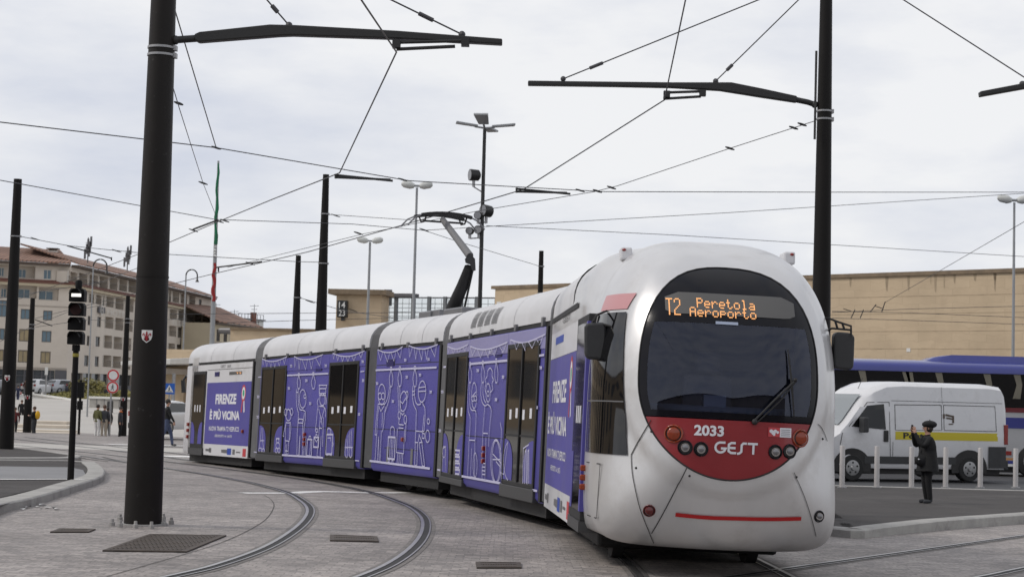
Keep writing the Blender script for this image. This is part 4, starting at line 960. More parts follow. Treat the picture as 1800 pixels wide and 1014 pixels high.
# destination display
u0, u1, zb, zt = -.625, .625, 2.485, 2.70
b = MB(); b.grid(lambda u, v: NF.S(u, lerp(zb + .03 * max(0, abs(u) - .55) / .07, zt - .05 * max(0, abs(u) - .5) / .12, v), .004), list(np.linspace(u0, u1, 21)), [0, .5, 1]); b.build('destination_display', 'led_panel', cab, smooth=180)
LED = {'P': '11110 10001 10001 11110 10000 10000 10000', 'e': '00000 00000 01110 10001 11111 10000 01110', 'r': '00000 00000 10110 11001 10000 10000 10000', 't': '01000 01000 11100 01000 01000 01001 00110', 'o': '00000 00000 01110 10001 10001 10001 01110', 'l': '01100 00100 00100 00100 00100 00100 01110', 'a': '00000 00000 01110 00001 01111 10001 01111', 'A': '01110 10001 10001 11111 10001 10001 10001', 'p': '00000 00000 11110 10001 11110 10000 10000'}
b = MB()
def led(txt, ua, ub, za, zb2):
    n = len(txt) * 6 - 1; du = (ub - ua) / n; dz = (zb2 - za) / 7
    for k, ch in enumerate(txt):
        for r_, row in enumerate(LED[ch].split()):
            for c_, bit in enumerate(row):
                if bit == '1':
                    u = ua + (k * 6 + c_ + .5) * du; z = zb2 - (r_ + .5) * dz
                    b.poly([NF.S(u + x * du * .43, z + y * dz * .43, .008) for x, y in ((-1, -1), (1, -1), (1, 1), (-1, 1))])
led('Peretola', *nbox(1225, 526, 1325, 543)); b.build('destination_lettering', 'led_amber', cab); b = MB(); led('Aeroporto', *nbox(1212.5, 542, 1328, 558.5)); b.build('destination_lettering', 'led_amber', cab); b = MB()
ta, tb, tz0, tz1 = nbox(1171, 524, 1195, 553.5)
T2 = ['111110001110', '001000010001', '001000000001', '001000000001', '001000000010', '001000000100', '001000001000', '001000010000', '001000010000', '001000010000', '001000011111']
T2 = ['11111001110', '00100010001', '00100010001', '00100000001', '00100000001', '00100000010', '00100000100', '00100001000', '00100010000', '00100010000', '00100010000', '00100011111']
for r_, row in enumerate(T2):
    for c_, bit in enumerate(row):
        if bit == '1':
            du = (tb - ta) / 11; dz = (tz1 - tz0) / 12; u = ta + (c_ + .5) * du; z = tz1 - (r_ + .5) * dz
            b.poly([NF.S(u + x * du * .45, z + y * dz * .43, .008) for x, y in ((-1, -1), (1, -1), (1, 1), (-1, 1))])
b.build('line_number', 'led_amber', cab)
b = MB(); r = nbox(1258, 565.5, 1297, 570.5); b.poly([NF.S(u, z, .005) for u, z in ((r[0], r[2]), (r[1], r[2]), (r[1], r[3]), (r[0], r[3]))]); b.build('sensor_window', 'dash_grey', cab)
# wiper
b = MB()
def wp(px, off): u, z = NF.hit(*px); return NF.S(u, z, off)
b.tube([wp((1323, 741), .03), wp((1360, 703), .05), wp((1398, 667), .05)], .011, 6); b.tube([wp((1331, 741), .03), wp((1368, 706), .045), wp((1396, 672), .045)], .008, 6)
b.tube([wp((1384, 614), .02), wp((1390, 670), .035), wp((1395, 733), .02)], [.006, .013, .006], 6); b.ball(wp((1396, 668), .05), .022, 8, 6); b.ball(wp((1326, 741), .02), .03, 8, 6)
b.build('wiper', 'black_rubber', cab, smooth=60)
# mirrors and roof marker lamps
def mirror(px, Y, arm):
    P = [at(*p, Y) for p in px]; b = MB(); b.prism(P, (0, .17, 0)); m = b.build('mirror', 'dark_plastic', cab, bevel=.03)
    b = MB()
    for pl in arm: b.tube([at(x, y, Y_) for x, y, Y_ in pl], .012, 6)
    b.build('mirror_arm', 'black_rubber', cab)
mirror([(1031, 568), (1060, 566), (1066, 572), (1066, 626), (1060, 632), (1034, 631), (1028, 624), (1028, 574)], 16.75, [[(1040, 568, 16.8), (1050, 553, 16.8), (1075, 543, 17.0), (1100, 556, 16.8)], [(1062, 570, 16.75), (1080, 575, 16.7), (1100, 580, 16.6)], [(1073, 543, 17), (1085, 562, 16.8), (1099, 578, 16.6)], [(1046, 560, 16.8), (1046, 575, 16.8)]])
mirror([(1472, 583), (1497, 585), (1503, 592), (1501, 645), (1496, 650), (1470, 648), (1466, 642), (1467, 588)], 16.9, [[(1447, 560, 17.0), (1456, 559, 17.0), (1474, 566, 16.9), (1496, 573, 16.9), (1496, 590, 16.9)], [(1450, 578, 17.0), (1455, 582, 17), (1462, 577, 16.9), (1497, 580, 16.9)], [(1449, 560, 17), (1452, 580, 17)], [(1468, 564, 16.9), (1472, 577, 16.9)], [(1480, 567, 16.9), (1484, 578, 16.9)]])
for px in ((1100, 435), (1385, 443)):
    Y = 17.9; c = at(*px, Y); b = MB(); s_ = -1 if px[0] < 1200 else 1
    b.box((c[0] - .06, c[1] - .12, c[2] - .14), (c[0] + .06, c[1] + .20, c[2] - .005)); o = b.build('roof_marker', 'wrap_white', cab, bevel=.02)
    b = MB(); b.ball((c[0] + s_ * .025, c[1] - .12, c[2] - .035), (.022, .012, .015)); b.build('roof_marker_lens', 'red_lens', cab, smooth=180)
# rear nose
NR = Nose(REAR, -1.05, -1); rc = bpy.data.objects['rear_cab_section']
cab_shell(NR, rc, -.15, .4)
b = MB(); b.grid(lambda dp, f: NR.side(dp, lerp(1.27, 2.45, f), .010), list(np.linspace(.15, 1.0, 12)), list(np.linspace(0, 1, 6))); b.build('side_window', 'black_gloss', rc, smooth=180)
indicator(REAR, rc, -.18, [.75, .92, 1.08], 'red_lens', .06)
b = MB(); P = [at(x, y, 47) for x, y in ((318, 668), (324, 668), (326, 690), (319, 690))]; b.prism(P, (0, .15, 0)); b.tube([at(322, 668, 47), at(328, 660, 47), at(334, 664, 46.6)], .03, 6); b.build('mirror', 'dark_plastic', rc)
# gangways
bellows(REAR, REAR.L - .02, S2, .02); bellows(S2, S2.L - .02, MID, .02); bellows(MID, MID.L - .02, S1, .02); bellows(S1, S1.L - .02, CAB, .03)
b = MB(); b.box((.2, -.98, .10), (LF - 2.3, .95, .36), 0, CAB.M); b.build('underframe', 'black_rubber', cab, bevel=.04)  # black underframe block also stands in for the shadow beneath the cab
# wheels
def bogie(mod, q, par):
    b = MB()
    for dq_ in (-.85, .85):
        for t in (-.72, .72): b.tube([mod.M(q + dq_, t - .06, .30), mod.M(q + dq_, t + .06, .30)], .32, 20)
    b.build_each('wheel', 'rail_dark', par)
bogie(CAB, 3.0, cab); bogie(MID, 1.9, bpy.data.objects['middle_section']); bogie(REAR, 2.2, rc)
# pantograph
pg = empty_part('pantograph', tram)
b = MB(); b.box((.3, -.5, 3.25), (1.5, .5, 3.45), 0, MID.M); b.build('base_frame', 'steel_grey', pg, bevel=.02)
k0 = MID.M(.85, 0, 3.4); k1 = at(831, 460, 32.3); k2 = at(781, 389, 33.4)
b = MB(); b.tube([at(792, 556, 33.4), at(797, 540, 33.3), at(812, 505, 32.8), at(823, 470, 32.4)], [.13, .14, .12, .08], 8); b.build('lower_arm', 'black_rubber', pg, smooth=50)
b = MB(); b.prism([at(x, y, 32.3) for x, y in ((817, 455), (827, 446), (835, 455), (836, 474), (830, 476), (826, 464), (818, 461))], (0, .18, 0)); b.build('elbow', 'dark_plastic', pg)
b = MB(); b.tube([at(826, 450, 32.35), at(778, 386, 33.45)], [.075, .06], 8); b.build('upper_arm', 'louvre_grey', pg, smooth=50)
b = MB(); b.tube([at(831, 474, 32.4), at(813, 557, 33.2)], .022, 6); b.build('control_rod', 'black_rubber', pg)
nn = np.array([MID.n[0], MID.n[1], 0]); dd_ = np.array([MID.d[0], MID.d[1], 0]); hc = at(779, 377, 33.45)
def bar(c, z): return [c + nn * t + (0, 0, z - .05 * (t / .5) ** 2) for t in np.linspace(-.52, .52, 9)]
for o_ in (-.22, .22):
    c = hc + dd_ * o_; b = MB(); P = bar(c, 0)
    w_ = dd_ * .045; b.add([q + e for q in P for e in (-w_ + (0, 0, -.03), w_ + (0, 0, -.03), w_ + (0, 0, .03), -w_ + (0, 0, .03))], [(k * 4 + i, k * 4 + (i + 1) % 4, k * 4 + 4 + (i + 1) % 4, k * 4 + 4 + i) for k in range(8) for i in range(4)])
    b.build('contact_strip', 'black_rubber', pg)
    for sg in (-1, 1): b = MB(); b.tube([c + nn * sg * .51 + (0, 0, -.05), c + nn * sg * .66 + (0, 0, -.12), c + nn * sg * .80 + (0, 0, -.27)], .016, 6); b.build('horn', 'steel_grey', pg)
b = MB()
for sg in (-1, 1): b.tube([hc + nn * sg * .42 - dd_ * .22 + (0, 0, -.05), hc + nn * sg * .42 - dd_ * .10 + (0, 0, -.17), hc + nn * sg * .42 + dd_ * .10 + (0, 0, -.17), hc + nn * sg * .42 + dd_ * .22 + (0, 0, -.05)], .018, 6)
b.tube([hc - nn * .42 + (0, 0, -.15), hc + nn * .42 + (0, 0, -.15)], .022, 6); b.build('head_frame', 'black_rubber', pg)
# ------------------------------------------------------------------ poles, wires, lamps, signs
mat('pole_black', (.011, .010, .0095), .5, var=.15, vscale=2.5, streak=(1, 1, .25), spec=.14)
mat('pole_base', (.012, .010, .009), .5, var=.15, vscale=2.5, spec=.2, dirt=((.075, .073, .072), 11, .63, .78))
mat('arm_black', (.012, .012, .012), .5, var=.15, vscale=4)
mat('galv', (.33, .33, .335), .45, metal=.6, var=.15, vscale=8)
mat('lamp_post_grey', (.30, .31, .32), .5, metal=.3, var=.1)
mat('wire', (.045, .045, .05), .5)
mat('white_plate', (.66, .66, .64), .4, var=.05); mat('sign_red', (.50, .02, .025), .4); mat('sign_blue', (.015, .10, .42), .4); mat('sign_black', (.01, .01, .01), .5)
mat('lily_red', (.30, .01, .02), .5)
mat('lamp_white', (.52, .53, .51), .4)
mat('flag_green', (.01, .13, .06), .8, var=.2, vscale=3); mat('flag_white', (.62, .62, .60), .8, var=.1, vscale=3); mat('flag_red', (.26, .018, .018), .8, var=.2, vscale=3)
mat('yellow_tape', (.26, .22, .03), .6); mat('signal_white', (.8, .8, .75), .4, emit=(1, .97, .9), estr=.9); mat('signal_off', (.022, .006, .005), .5, spec=.2); mat('signal_body', (.004, .004, .004), .6, spec=.2)
mat('concrete', (.30, .29, .28), .8, var=.2, vscale=10)
LP_GROUP = 'tall black tram line poles'
def basez(p): return p[2]
def emblem(pole, c, h, Y0):
    """white shield with a red lily on the camera side of a pole"""
    b = MB(); w = h * .42
    R = Y0
    def fn(u, v, o=0):    # wraps on the round pole
        a = u / R; return (c[0] + (R + .003 + o) * math.sin(a), c[1] - (R + .003 + o) * math.cos(a), c[2] + v)
    out = [(-w, h * .5), (0, h * .5), (w, h * .5), (w, 0), (w * .8, -h * .25), (0, -h * .5), (-w * .8, -h * .25), (-w, 0)]
    b.poly([fn(*p) for p in out][::-1], 0)
    def lobe(P, w_): ribbon(b, smooth_pts([(w * x, h * .5 * y) for x, y in P], 4), w_, lambda u, v: fn(u, v, .004), 1)
    lobe([(0, .8), (0, -.7)], w * .22); lobe([(-.15, -.1), (-.6, .45), (-.75, .1)], w * .16); lobe([(.15, -.1), (.6, .45), (.75, .1)], w * .16); lobe([(-.4, -.15), (.4, -.15)], w * .12); lobe([(0, .7), (-.12, .4), (0, .2), (.12, .4), (0, .7)], w * .12)
    lobe([(-.1, -.25), (-.35, -.55)], w * .12); lobe([(.1, -.25), (.35, -.55)], w * .12)
    b.build('shield_emblem', ['white_plate', 'lily_red'], pole)
def line_pole(base, label, r0, r1, ztop, emb=None, rings=(), joint=None, group=LP_GROUP):
    t = thing('overhead_line_pole', label, 'pole', base, 0, group)
    zb = base[2]; b = MB(); zs = [zb - .1, zb + .9, zb + .901] if joint is None else [zb - .1, zb + 1.2]
    def rad(z): return lerp(r0, r1, (z - zb) / (ztop - zb))
    Z = [zb - .05, zb + (ztop - zb) * .4 if joint is None else joint, ztop]
    b.tube([(base[0], base[1], z) for z in Z], [rad(z) for z in Z], 28)
    if joint: b.tube([(base[0], base[1], joint - .01), (base[0], base[1], joint + .012)], rad(joint) + .006, 28)
    o = b.build('shaft', 'pole_base' if joint else 'pole_black', t, smooth=40)
    if rings:
        b = MB()
        for z in rings: b.tube([(base[0], base[1], z - .014), (base[0], base[1], z + .014)], rad(z) + .012, 24); b.box((base[0] + rad(z) - .01, base[1] - .05, z - .03), (base[0] + rad(z) + .03, base[1] + .05, z + .03))
        b.build('clamp_ring', 'galv', t, smooth=40)
    if emb: z, h = emb; emblem(t, (base[0], base[1], z), h, rad(z))
    return t, rad
def arm(t, Y, poly, joint, socket, stays, top, rods, thick=.13):
    P = [at(x, y, Y) for x, y in poly]; b = MB(); b.prism([p - (0, thick / 2, 0) for p in P], (0, thick, 0)); b.build('bracket_arm', 'arm_black', t, bevel=.015)
    b = MB(); b.tube([at(*p, Y) for p in socket], .045, 10); b.ball(at(*socket[0], Y), .06, 8, 6); b.build('arm_pivot', 'arm_black', t, smooth=60)
    for x, y in stays:
        p = at(x, y, Y); b = MB(); b.tube([p, top], .011, 6); q = lerp(p, top, .03)
        b.tube([lerp(p, top, .10), lerp(p, top, .15)], .028, 8); b.ball(p, .045, 8, 6); b.build('stay_rod', 'wire', t)
    b = MB()
    for P in rods: b.tube([at(*p, Y - .08) for p in P], .022, 8)
    (x0, y0), (x1, y1) = rods[0]
    for f in (.0, 1.0): c = at(lerp(x0, x1, f), lerp(y0, y1, f) + 3, Y - .08); b.box(c - .05, c + .05)
    b.build_each('pull_off_rod', 'arm_black', t)
# big left pole
B0 = ground(251, 922); YL = B0[1]
zt = at(288, -230, YL)[2]; jz = at(272, 487, YL)[2]
tL, rad = line_pole(B0, 'biggest black line pole with lily shield rising from the paving in front of the hotel', .228, .135, zt, (at(258, 592, YL)[2], .155), (at(284, 85, YL)[2], at(284, 98, YL)[2]), jz)
top = np.array([B0[0] + .1, YL, at(290, -185, YL)[2]])
arm(tL, YL, [(343, 62), (352, 58), (475, 45), (520, 46), (700, 56), (883, 70), (883, 80), (700, 70), (515, 64), (490, 65), (350, 76), (343, 72)], None, [(308, 71), (318, 70), (346, 68)], [(508, 45), (812, 61)], top, [((697, 75), (818, 72)), ((697, 87), (800, 82))])
b = MB()
for px, s_ in (((197, 924), 1), ((211, 926), 1), ((238, 928), 1), ((266, 929), 1), ((288, 924), 1), ((301, 921), 1), ((211, 915), 1), ((287, 914), 1)):
    c = ground(*px); z = G(c[0], c[1]); b.tube([(c[0], c[1], z), (c[0], c[1], z + .045), (c[0], c[1], z + .05), (c[0], c[1], z + .085)], [.034, .034, .022, .02], 6)
b.build_each('anchor_bolt', 'concrete', tL, smooth=20)
b = MB(); b.tube([(B0[0], YL, B0[2]), (B0[0], YL, B0[2] + .02)], .30, 32); b.build('base_plate', 'concrete', tL)
# right pole behind the tram
YR = 27.0; q = at(1446, 400, YR); BR_ = np.array([q[0], YR, G(q[0], YR)])
zt = at(1452, -110, YR)[2]
tR, rad = line_pole(BR_, 'black line pole standing just behind the front of the tram', .178, .088, zt, None, (at(1449, 196, YR)[2], at(1449, 210, YR)[2]))
topR = np.array([BR_[0], YR, at(1455, -48, YR)[2]])
arm(tR, YR, [(928, 143), (1000, 144), (1180, 146), (1285, 146), (1340, 157), (1400, 170), (1400, 181), (1340, 172), (1265, 160), (1180, 155), (1080, 153), (928, 151)], None, [(1432, 184), (1420, 180), (1396, 175)], [(990, 139), (1258, 143)], topR, [((1172, 163), (1235, 161)), ((1166, 174), (1232, 170))])
b = MB(); b.tube([at(1435, 90, YR - .15), at(1432, 245, YR - .15)], .02, 6); b.build('cable_duct', 'arm_black', tR)
# pole out of view at right, its arm reaches into view
YQ = 24.0; q = at(2140, 300, YQ); BQ = np.array([q[0], YQ, G(q[0], YQ)])
t3, rad = line_pole(BQ, 'line pole of which only a bare black arm tip shows in the sky corner', .18, .09, at(2150, -250, YQ)[2])
arm(t3, YQ, [(1721, 162), (1800, 147), (1950, 118), (2110, 92), (2110, 104), (1950, 132), (1800, 157), (1722, 171)], None, [(2136, 92), (2120, 95), (2105, 98)], [(1797, 148), (1950, 118)], np.array([BQ[0], YQ, at(2150, -200, YQ)[2]]), [((1840, 152), (1920, 136)), ((1840, 160), (1915, 146))])
# other poles
def simple_pole(x0, y0, xt, yt, wb, wt, label, Y=None, rings=(), emb=None):
    if Y is None: bp = ground(x0, y0); Y = bp[1]
    else: bp = at(x0, y0, Y)
    ztop = at(xt, yt, Y)[2]
    return line_pole(bp, label, wb * Y / CAM_F / 2, wt * Y / CAM_F / 2, ztop, emb and (at(emb[0], emb[1], Y)[2], emb[2] * Y / CAM_F), [at(x0, r, Y)[2] for r in rings])
simple_pole(10, 797, 31, 315, 27, 14, 'black line pole on the far kerbed island with a small shield', rings=(415,), emb=(17, 665, 11))
simple_pole(47, 768, 63, 524, 15, 8, 'black line pole beside the person with a yellow backpack', 84, (570, 577), (56, 699, 9))
simple_pole(215, 772, 229, 520, 14, 7, 'black line pole next to the round red signs', 84, (560, 567), (222, 702, 8))
simple_pole(560, 700, 574, 307, 24, 11, 'tallest black line pole behind the tram roof', 52, (376, 463))
simple_pole(516, 700, 526, 449, 19, 9, 'shorter black line pole between the flag pole and the tallest pole behind the tram', 62, (523,))
simple_pole(945, 700, 951, 441, 13, 8, 'short black line pole showing above the tram roof before the station wall', 60, (468, 515))
# ---- wires
def wire(pts, label, r=.009, hw=(), arms=(), sag=0, cat='overhead wire', knots=()):
    P = [at(*p) for p in pts]; Q = []
    for i in range(len(P) - 1):
        L = np.linalg.norm(P[i + 1] - P[i])
        for k in range(6): f = k / 6; Q.append(lerp(P[i], P[i + 1], f) - np.array([0, 0, sag * 4 * f * (1 - f)]))
    Q.append(P[-1])
    b = MB(); b.tube(Q, r, 5)
    w = b.build('overhead_wire', 'wire', None); tag(w, label, cat, 'overhead wires of the tramway')
    W[w.name] = Matrix.Identity(4)
    for a in arms:
        b = MB()
        for seg in a: b.tube([at(*p) for p in seg], .022, 6)
        b.build('insulator_rod', 'arm_black', w)
    if knots:
        b = MB()
        for k in knots: c = at(*k); d = (at(k[0] + 9, k[1] + 3, k[2]) - c); b.tube([c - d * .9, c - d * .3, c + d * .3, c + d * .9], [.010, .020, .020, .010], 6)
        b.build_each('wire_clamp', 'arm_black', w)
    return w
YA, YB_ = 21, 27
wire([(-150, 200, 26), (0, 215, 27), (380, 260, 30), (720, 318, 34), (860, 326, 36), (1060, 337, 38), (1425, 338, 44), (1800, 338, 50), (2100, 338, 55)], 'upper span wire crossing the whole sky behind both big poles', .010, knots=[(380, 260, 30), (708, 316, 34), (1020, 335, 37.5)])
wire([(560, -110, 12), (635, 0, 17), (697, 92, 21), (597, 304, 29), (480, 350, 34), (385, 389, 40), (300, 425, 46), (130, 490, 62), (-60, 560, 85)], 'contact wire hung from the biggest pole bracket arm, kinking down past the tallest pole', .011, arms=[[[(590, 308, 29), (690, 318, 29.5)], [(592, 312, 29), (686, 316, 29.5)], [(590, 306, 29), (590, 314, 29)]], [[(380, 388, 40), (340, 403, 41)]]], knots=[(385, 389, 40), (340, 405, 42)])
wire([(1222, -110, 20), (1205, 0, 22), (1168, 176, 27), (920, 333, 31), (820, 363, 32.5), (735, 388, 34), (540, 443, 40), (380, 480, 48), (250, 512, 58), (60, 560, 80)], 'contact wire from the slimmer pole bracket arm down to the pantograph', .011, arms=[[[(908, 332, 31), (1002, 341, 31.5)], [(910, 337, 31), (996, 339, 31.5)], [(908, 330, 31), (908, 339, 31)]], [[(460, 460, 44), (380, 470, 45)], [(384, 471, 45), (384, 478, 45)]]], knots=[(630, 410, 37), (440, 463, 44)])
wire([(1432, 213, 27), (1283, 261, 28.5), (1085, 327, 31), (1045, 337, 31.5), (840, 371, 34), (640, 411, 38), (400, 470, 46)], 'thin pull off wire from the pole behind the tram front to the span wire', .007, knots=[(1410, 219, 27.2), (1395, 225, 27.4), (1283, 261, 28.5), (1075, 330, 31), (1050, 336, 31.4)])
wire([(300, -30, 20.9), (308, 20, 21.5), (380, 260, 30)], 'steep dark wire from the biggest pole down to the upper span wire', .009)
wire([(303, 150, 21), (315, 190, 22), (357, 322, 33), (383, 388, 40)], 'thin steep wire with two clamps from the biggest pole to the flag', .006, knots=[(314, 182, 22), (357, 322, 33)])
wire([(-80, 305, 30), (0, 317, 31), (380, 386, 40), (620, 394, 44), (745, 405, 47), (860, 398, 48), (1280, 374, 50), (1800, 340, 54), (2000, 328, 56)], 'long middle wire passing behind the tallest pole then rising past the floodlight mast', .009, knots=[(395, 388, 40), (745, 404, 47)])
wire([(855, 397, 48), (1180, 413, 50), (1800, 451, 56), (2000, 463, 58)], 'low wire sloping down just over the tram front roof', .009)
wire([(576, 377, 52), (740, 388, 50), (800, 392, 49)], 'short thin wire from the tallest pole toward the pantograph', .009, knots=[(590, 379, 52)])
wire([(745, 405, 47), (800, 423, 50), (949, 468, 60)], 'thin wire descending to the short pole above the tram roof', .009)
wire([(1900, 330, 50), (1800, 390, 54), (1640, 483, 70), (1555, 532, 85)], 'thin slanting wire crossing the top edge of the stone wall', .011)
wire([(1580, -5, 25), (1800, 136, 24), (1830, 142, 24)], 'stay wire coming down to the bare arm tip in the sky corner', .010)
wire([(32, 415, 54), (120, 432, 55), (240, 444, 57), (400, 453, 58), (525, 460, 58), (566, 461, 52)], 'wire crossing the hotel roof between the island pole and the tallest pole', .011, arms=[[[(118, 432, 55), (196, 454, 56)], [(196, 452, 56), (196, 458, 56)]]], knots=[(62, 420, 54), (205, 441, 56)])
wire([(526, 523, 62), (550, 530, 60), (600, 545, 65), (700, 560, 75)], 'thin wire by the clock tower', .012, knots=[(545, 530, 60), (620, 545, 66)])
wire([(300, 552, 80), (590, 550, 90), (800, 549, 95), (980, 548, 100)], 'faint wire in front of the glass station front', .014)
wire([(400, 567, 85), (600, 561, 90), (900, 555, 95)], 'lower faint wire in front of the glass station front', .014)
wire([(0, 524, 60), (100, 508, 66), (180, 495, 70), (245, 470, 60)], 'wire passing in front of the upper hotel windows', .012, knots=[(170, 497, 70)])
wire([(0, 600, 80), (60, 572, 84), (120, 548, 84), (235, 525, 84)], 'wire meeting the pole beside the yellow backpack', .012, arms=[[[(62, 562, 84), (92, 573, 84)], [(62, 562, 84), (88, 571, 84)]]])
wire([(62, 575, 84), (150, 562, 86), (229, 564, 84), (330, 560, 90)], 'wire in front of the middle hotel windows', .012)
wire([(1463, 549, 70), (1600, 543, 74), (1800, 538, 78)], 'faint upper wire in front of the stone wall', .012, knots=[(1490, 545, 71), (1545, 540, 72)])
wire([(1463, 547, 70), (1605, 550, 74), (1800, 558, 78)], 'faint middle wire in front of the stone wall', .012, arms=[[[(1530, 548, 72), (1540, 535, 72)], [(1550, 548, 72), (1556, 530, 72)]]])
wire([(1463, 559, 70), (1570, 562, 74), (1800, 570, 78)], 'faint lower wire in front of the stone wall', .012, arms=[[[(1496, 559, 71), (1503, 544, 71)], [(1512, 559, 71), (1518, 544, 71)]]])
# ---- lamp posts
def lamp(x0, y0, xt, yt, Y, wb, wt, label, m='lamp_post_grey'):
    bp = at(x0, y0, Y); bz = G(bp[0], Y); top = at(xt, yt, Y); t = thing('street_lamp', label, 'street lamp', (top[0], Y, bz))
    b = MB(); b.tube([(top[0], Y, bz - .1), (top[0], Y, top[2])], [wb * Y / CAM_F / 2, wt * Y / CAM_F / 2], 12); b.build('post', m, t, smooth=40); return t, top
t, top = lamp(843, 550, 852, 228, 58, 9, 6, 'tall dark floodlight mast with four flat lamp heads', 'arm_black')
s = 58 / CAM_F
def flathead(c, dx, dy, L, w, tilt):
    b = MB(); a = np.array([dx, dy, tilt]); a = a / np.linalg.norm(a); sd_ = np.array([-a[1], a[0], 0]); sd_ /= np.linalg.norm(sd_)
    up = np.cross(a, sd_)
    st = c + a * .25
    P = [st - sd_ * w * .35, st + sd_ * w * .35, st + a * L + sd_ * w * .5, st + a * L - sd_ * w * .5]
    b.prism(P, up * .07); b.tube([c, st + a * .1], .04, 6); b.build('lamp_head', 'lamp_post_grey', t, bevel=.015)
top2 = top + (0, 0, .05)
flathead(top2, -1, -.1, .75, .30, .12); flathead(top2, 1, .1, .80, .32, .12); flathead(top2, -.15, -1, .7, .5, .35); flathead(top2, .3, 1, .7, .4, .0)
def flood(px, r, face, brk):
    c = at(*px, 58); f = np.array(face, float); f /= np.linalg.norm(f); b = MB()
    b.tube([c - f * r * 1.1, c - f * r * .8, c + f * r * .6, c + f * r * .75], [r * .55, r * .95, r, r], 14)
    lens = MB(); lens.tube([c + f * r * .70, c + f * r * .79], r * .88, 14)
    o = b.build('floodlight', 'arm_black', t, smooth=40); lens.build('lens', 'lamp_glass', o)
    b = MB(); b.tube([c - (0, 0, r * .3), c - (0, 0, r * 2.0)], .06, 6); e = at(*brk, 58); b.tube([c - (0, 0, r * 2.0), e], .025, 6); b.build('bracket', 'galv', t)
flood((833, 308), .20, (-1, -.4, .0), (848, 338)); flood((855, 371), .21, (-1, -.8, .1), (847, 388)); flood((841, 379), .14, (-.3, -1, 0), (847, 390)); flood((826, 406), .13, (-.3, -1, 0), (845, 418)); flood((842, 404), .15, (-.4, -1, 0), (846, 418))
def twin(x0, y0, xt, yt, Y, label, r=.30):
    t, top = lamp(x0, y0, xt, yt, Y, 7, 4, label)
    for sg in (-1, 1):
        b = MB(); c = top + (sg * r * 1.05, 0, .10); b.tube([c - (sg * r * .75, 0, .03), c - (sg * r * .3, 0, .0), c + (sg * r * .45, 0, .05), c + (sg * r * .75, 0, .07)], [r * .25, r * .45, r * .42, r * .2], 12); b.build('lamp_head', 'lamp_white', t, smooth=50)
    b = MB(); b.tube([top - (r * .5, 0, -.08), top + (r * .5, 0, .08)], .05, 8); b.build('crossbar', 'lamp_post_grey', t)
twin(727, 570, 733, 330, 75, 'taller pale twin headed street lamp by the pantograph', .38); twin(645, 570, 650.5, 426, 95, 'smaller pale twin headed street lamp by the clock tower', .40); twin(1779, 630, 1783, 356, 62, 'pale street lamp standing before the long stone wall', .34)
def hook(xa, ya, xb, Y, label, r):
    t, top = lamp(xa, ya + 150, xa, ya, Y, 3, 2.4, label); b = MB(); R = (xb - xa) / 2 * Y / CAM_F
    b.tube([top + (R - R * math.cos(a), 0, R * 1.05 * math.sin(a)) for a in np.linspace(0, math.pi, 14)] + [top + (2 * R, 0, -.25)], .05, 6); b.build('curved_arm', 'arm_black', t, smooth=60)
    b = MB(); b.tube([top + (2 * R, 0, -.25), top + (2 * R, 0, -.45)], [.05, .14], 8); b.build('lamp_head', 'arm_black', t)
hook(327, 484, 347, 120, 'street lamp with a curved hook arm between the big pole and the flag', 1); hook(164, 468, 188, 110, 'street lamp with a curved hook arm against the hotel roof', 1)
# ---- flag pole
Yf = 100; bp = at(372, 620, Yf); tp = at(384, 283, Yf); t = thing('flag_pole', 'flag pole with a furled green, white and red flag', 'flag pole', (tp[0] - .0, Yf, G(bp[0], Yf)))
def fpt(y): f = (620 - y) / (620 - 283); return lerp(bp, tp, f)
b = MB(); b.tube([(bp - (0, 0, 1.5)), fpt(540), tp], [.16, .14, .06], 10); b.build('post', 'lamp_post_grey', t, smooth=40)
b = MB()
for y0, y1, m in ((288, 430, 0), (430, 455, 1), (463, 530, 2)):
    K = 9; P = [fpt(lerp(y0, y1, k / K)) for k in range(K + 1)]
    b.tube([p + (.05 * math.sin(k * 1.7), -.06, 0) for k, p in enumerate(P)], [(.085 if m == 2 else .05) + .05 * abs(math.sin(k * .9 + m)) * (k / K) ** .5 + (.0 if m else .02 * k / K) for k in range(K + 1)], 10, m)
b.build('flag', ['flag_green', 'flag_white', 'flag_red'], t, smooth=60)
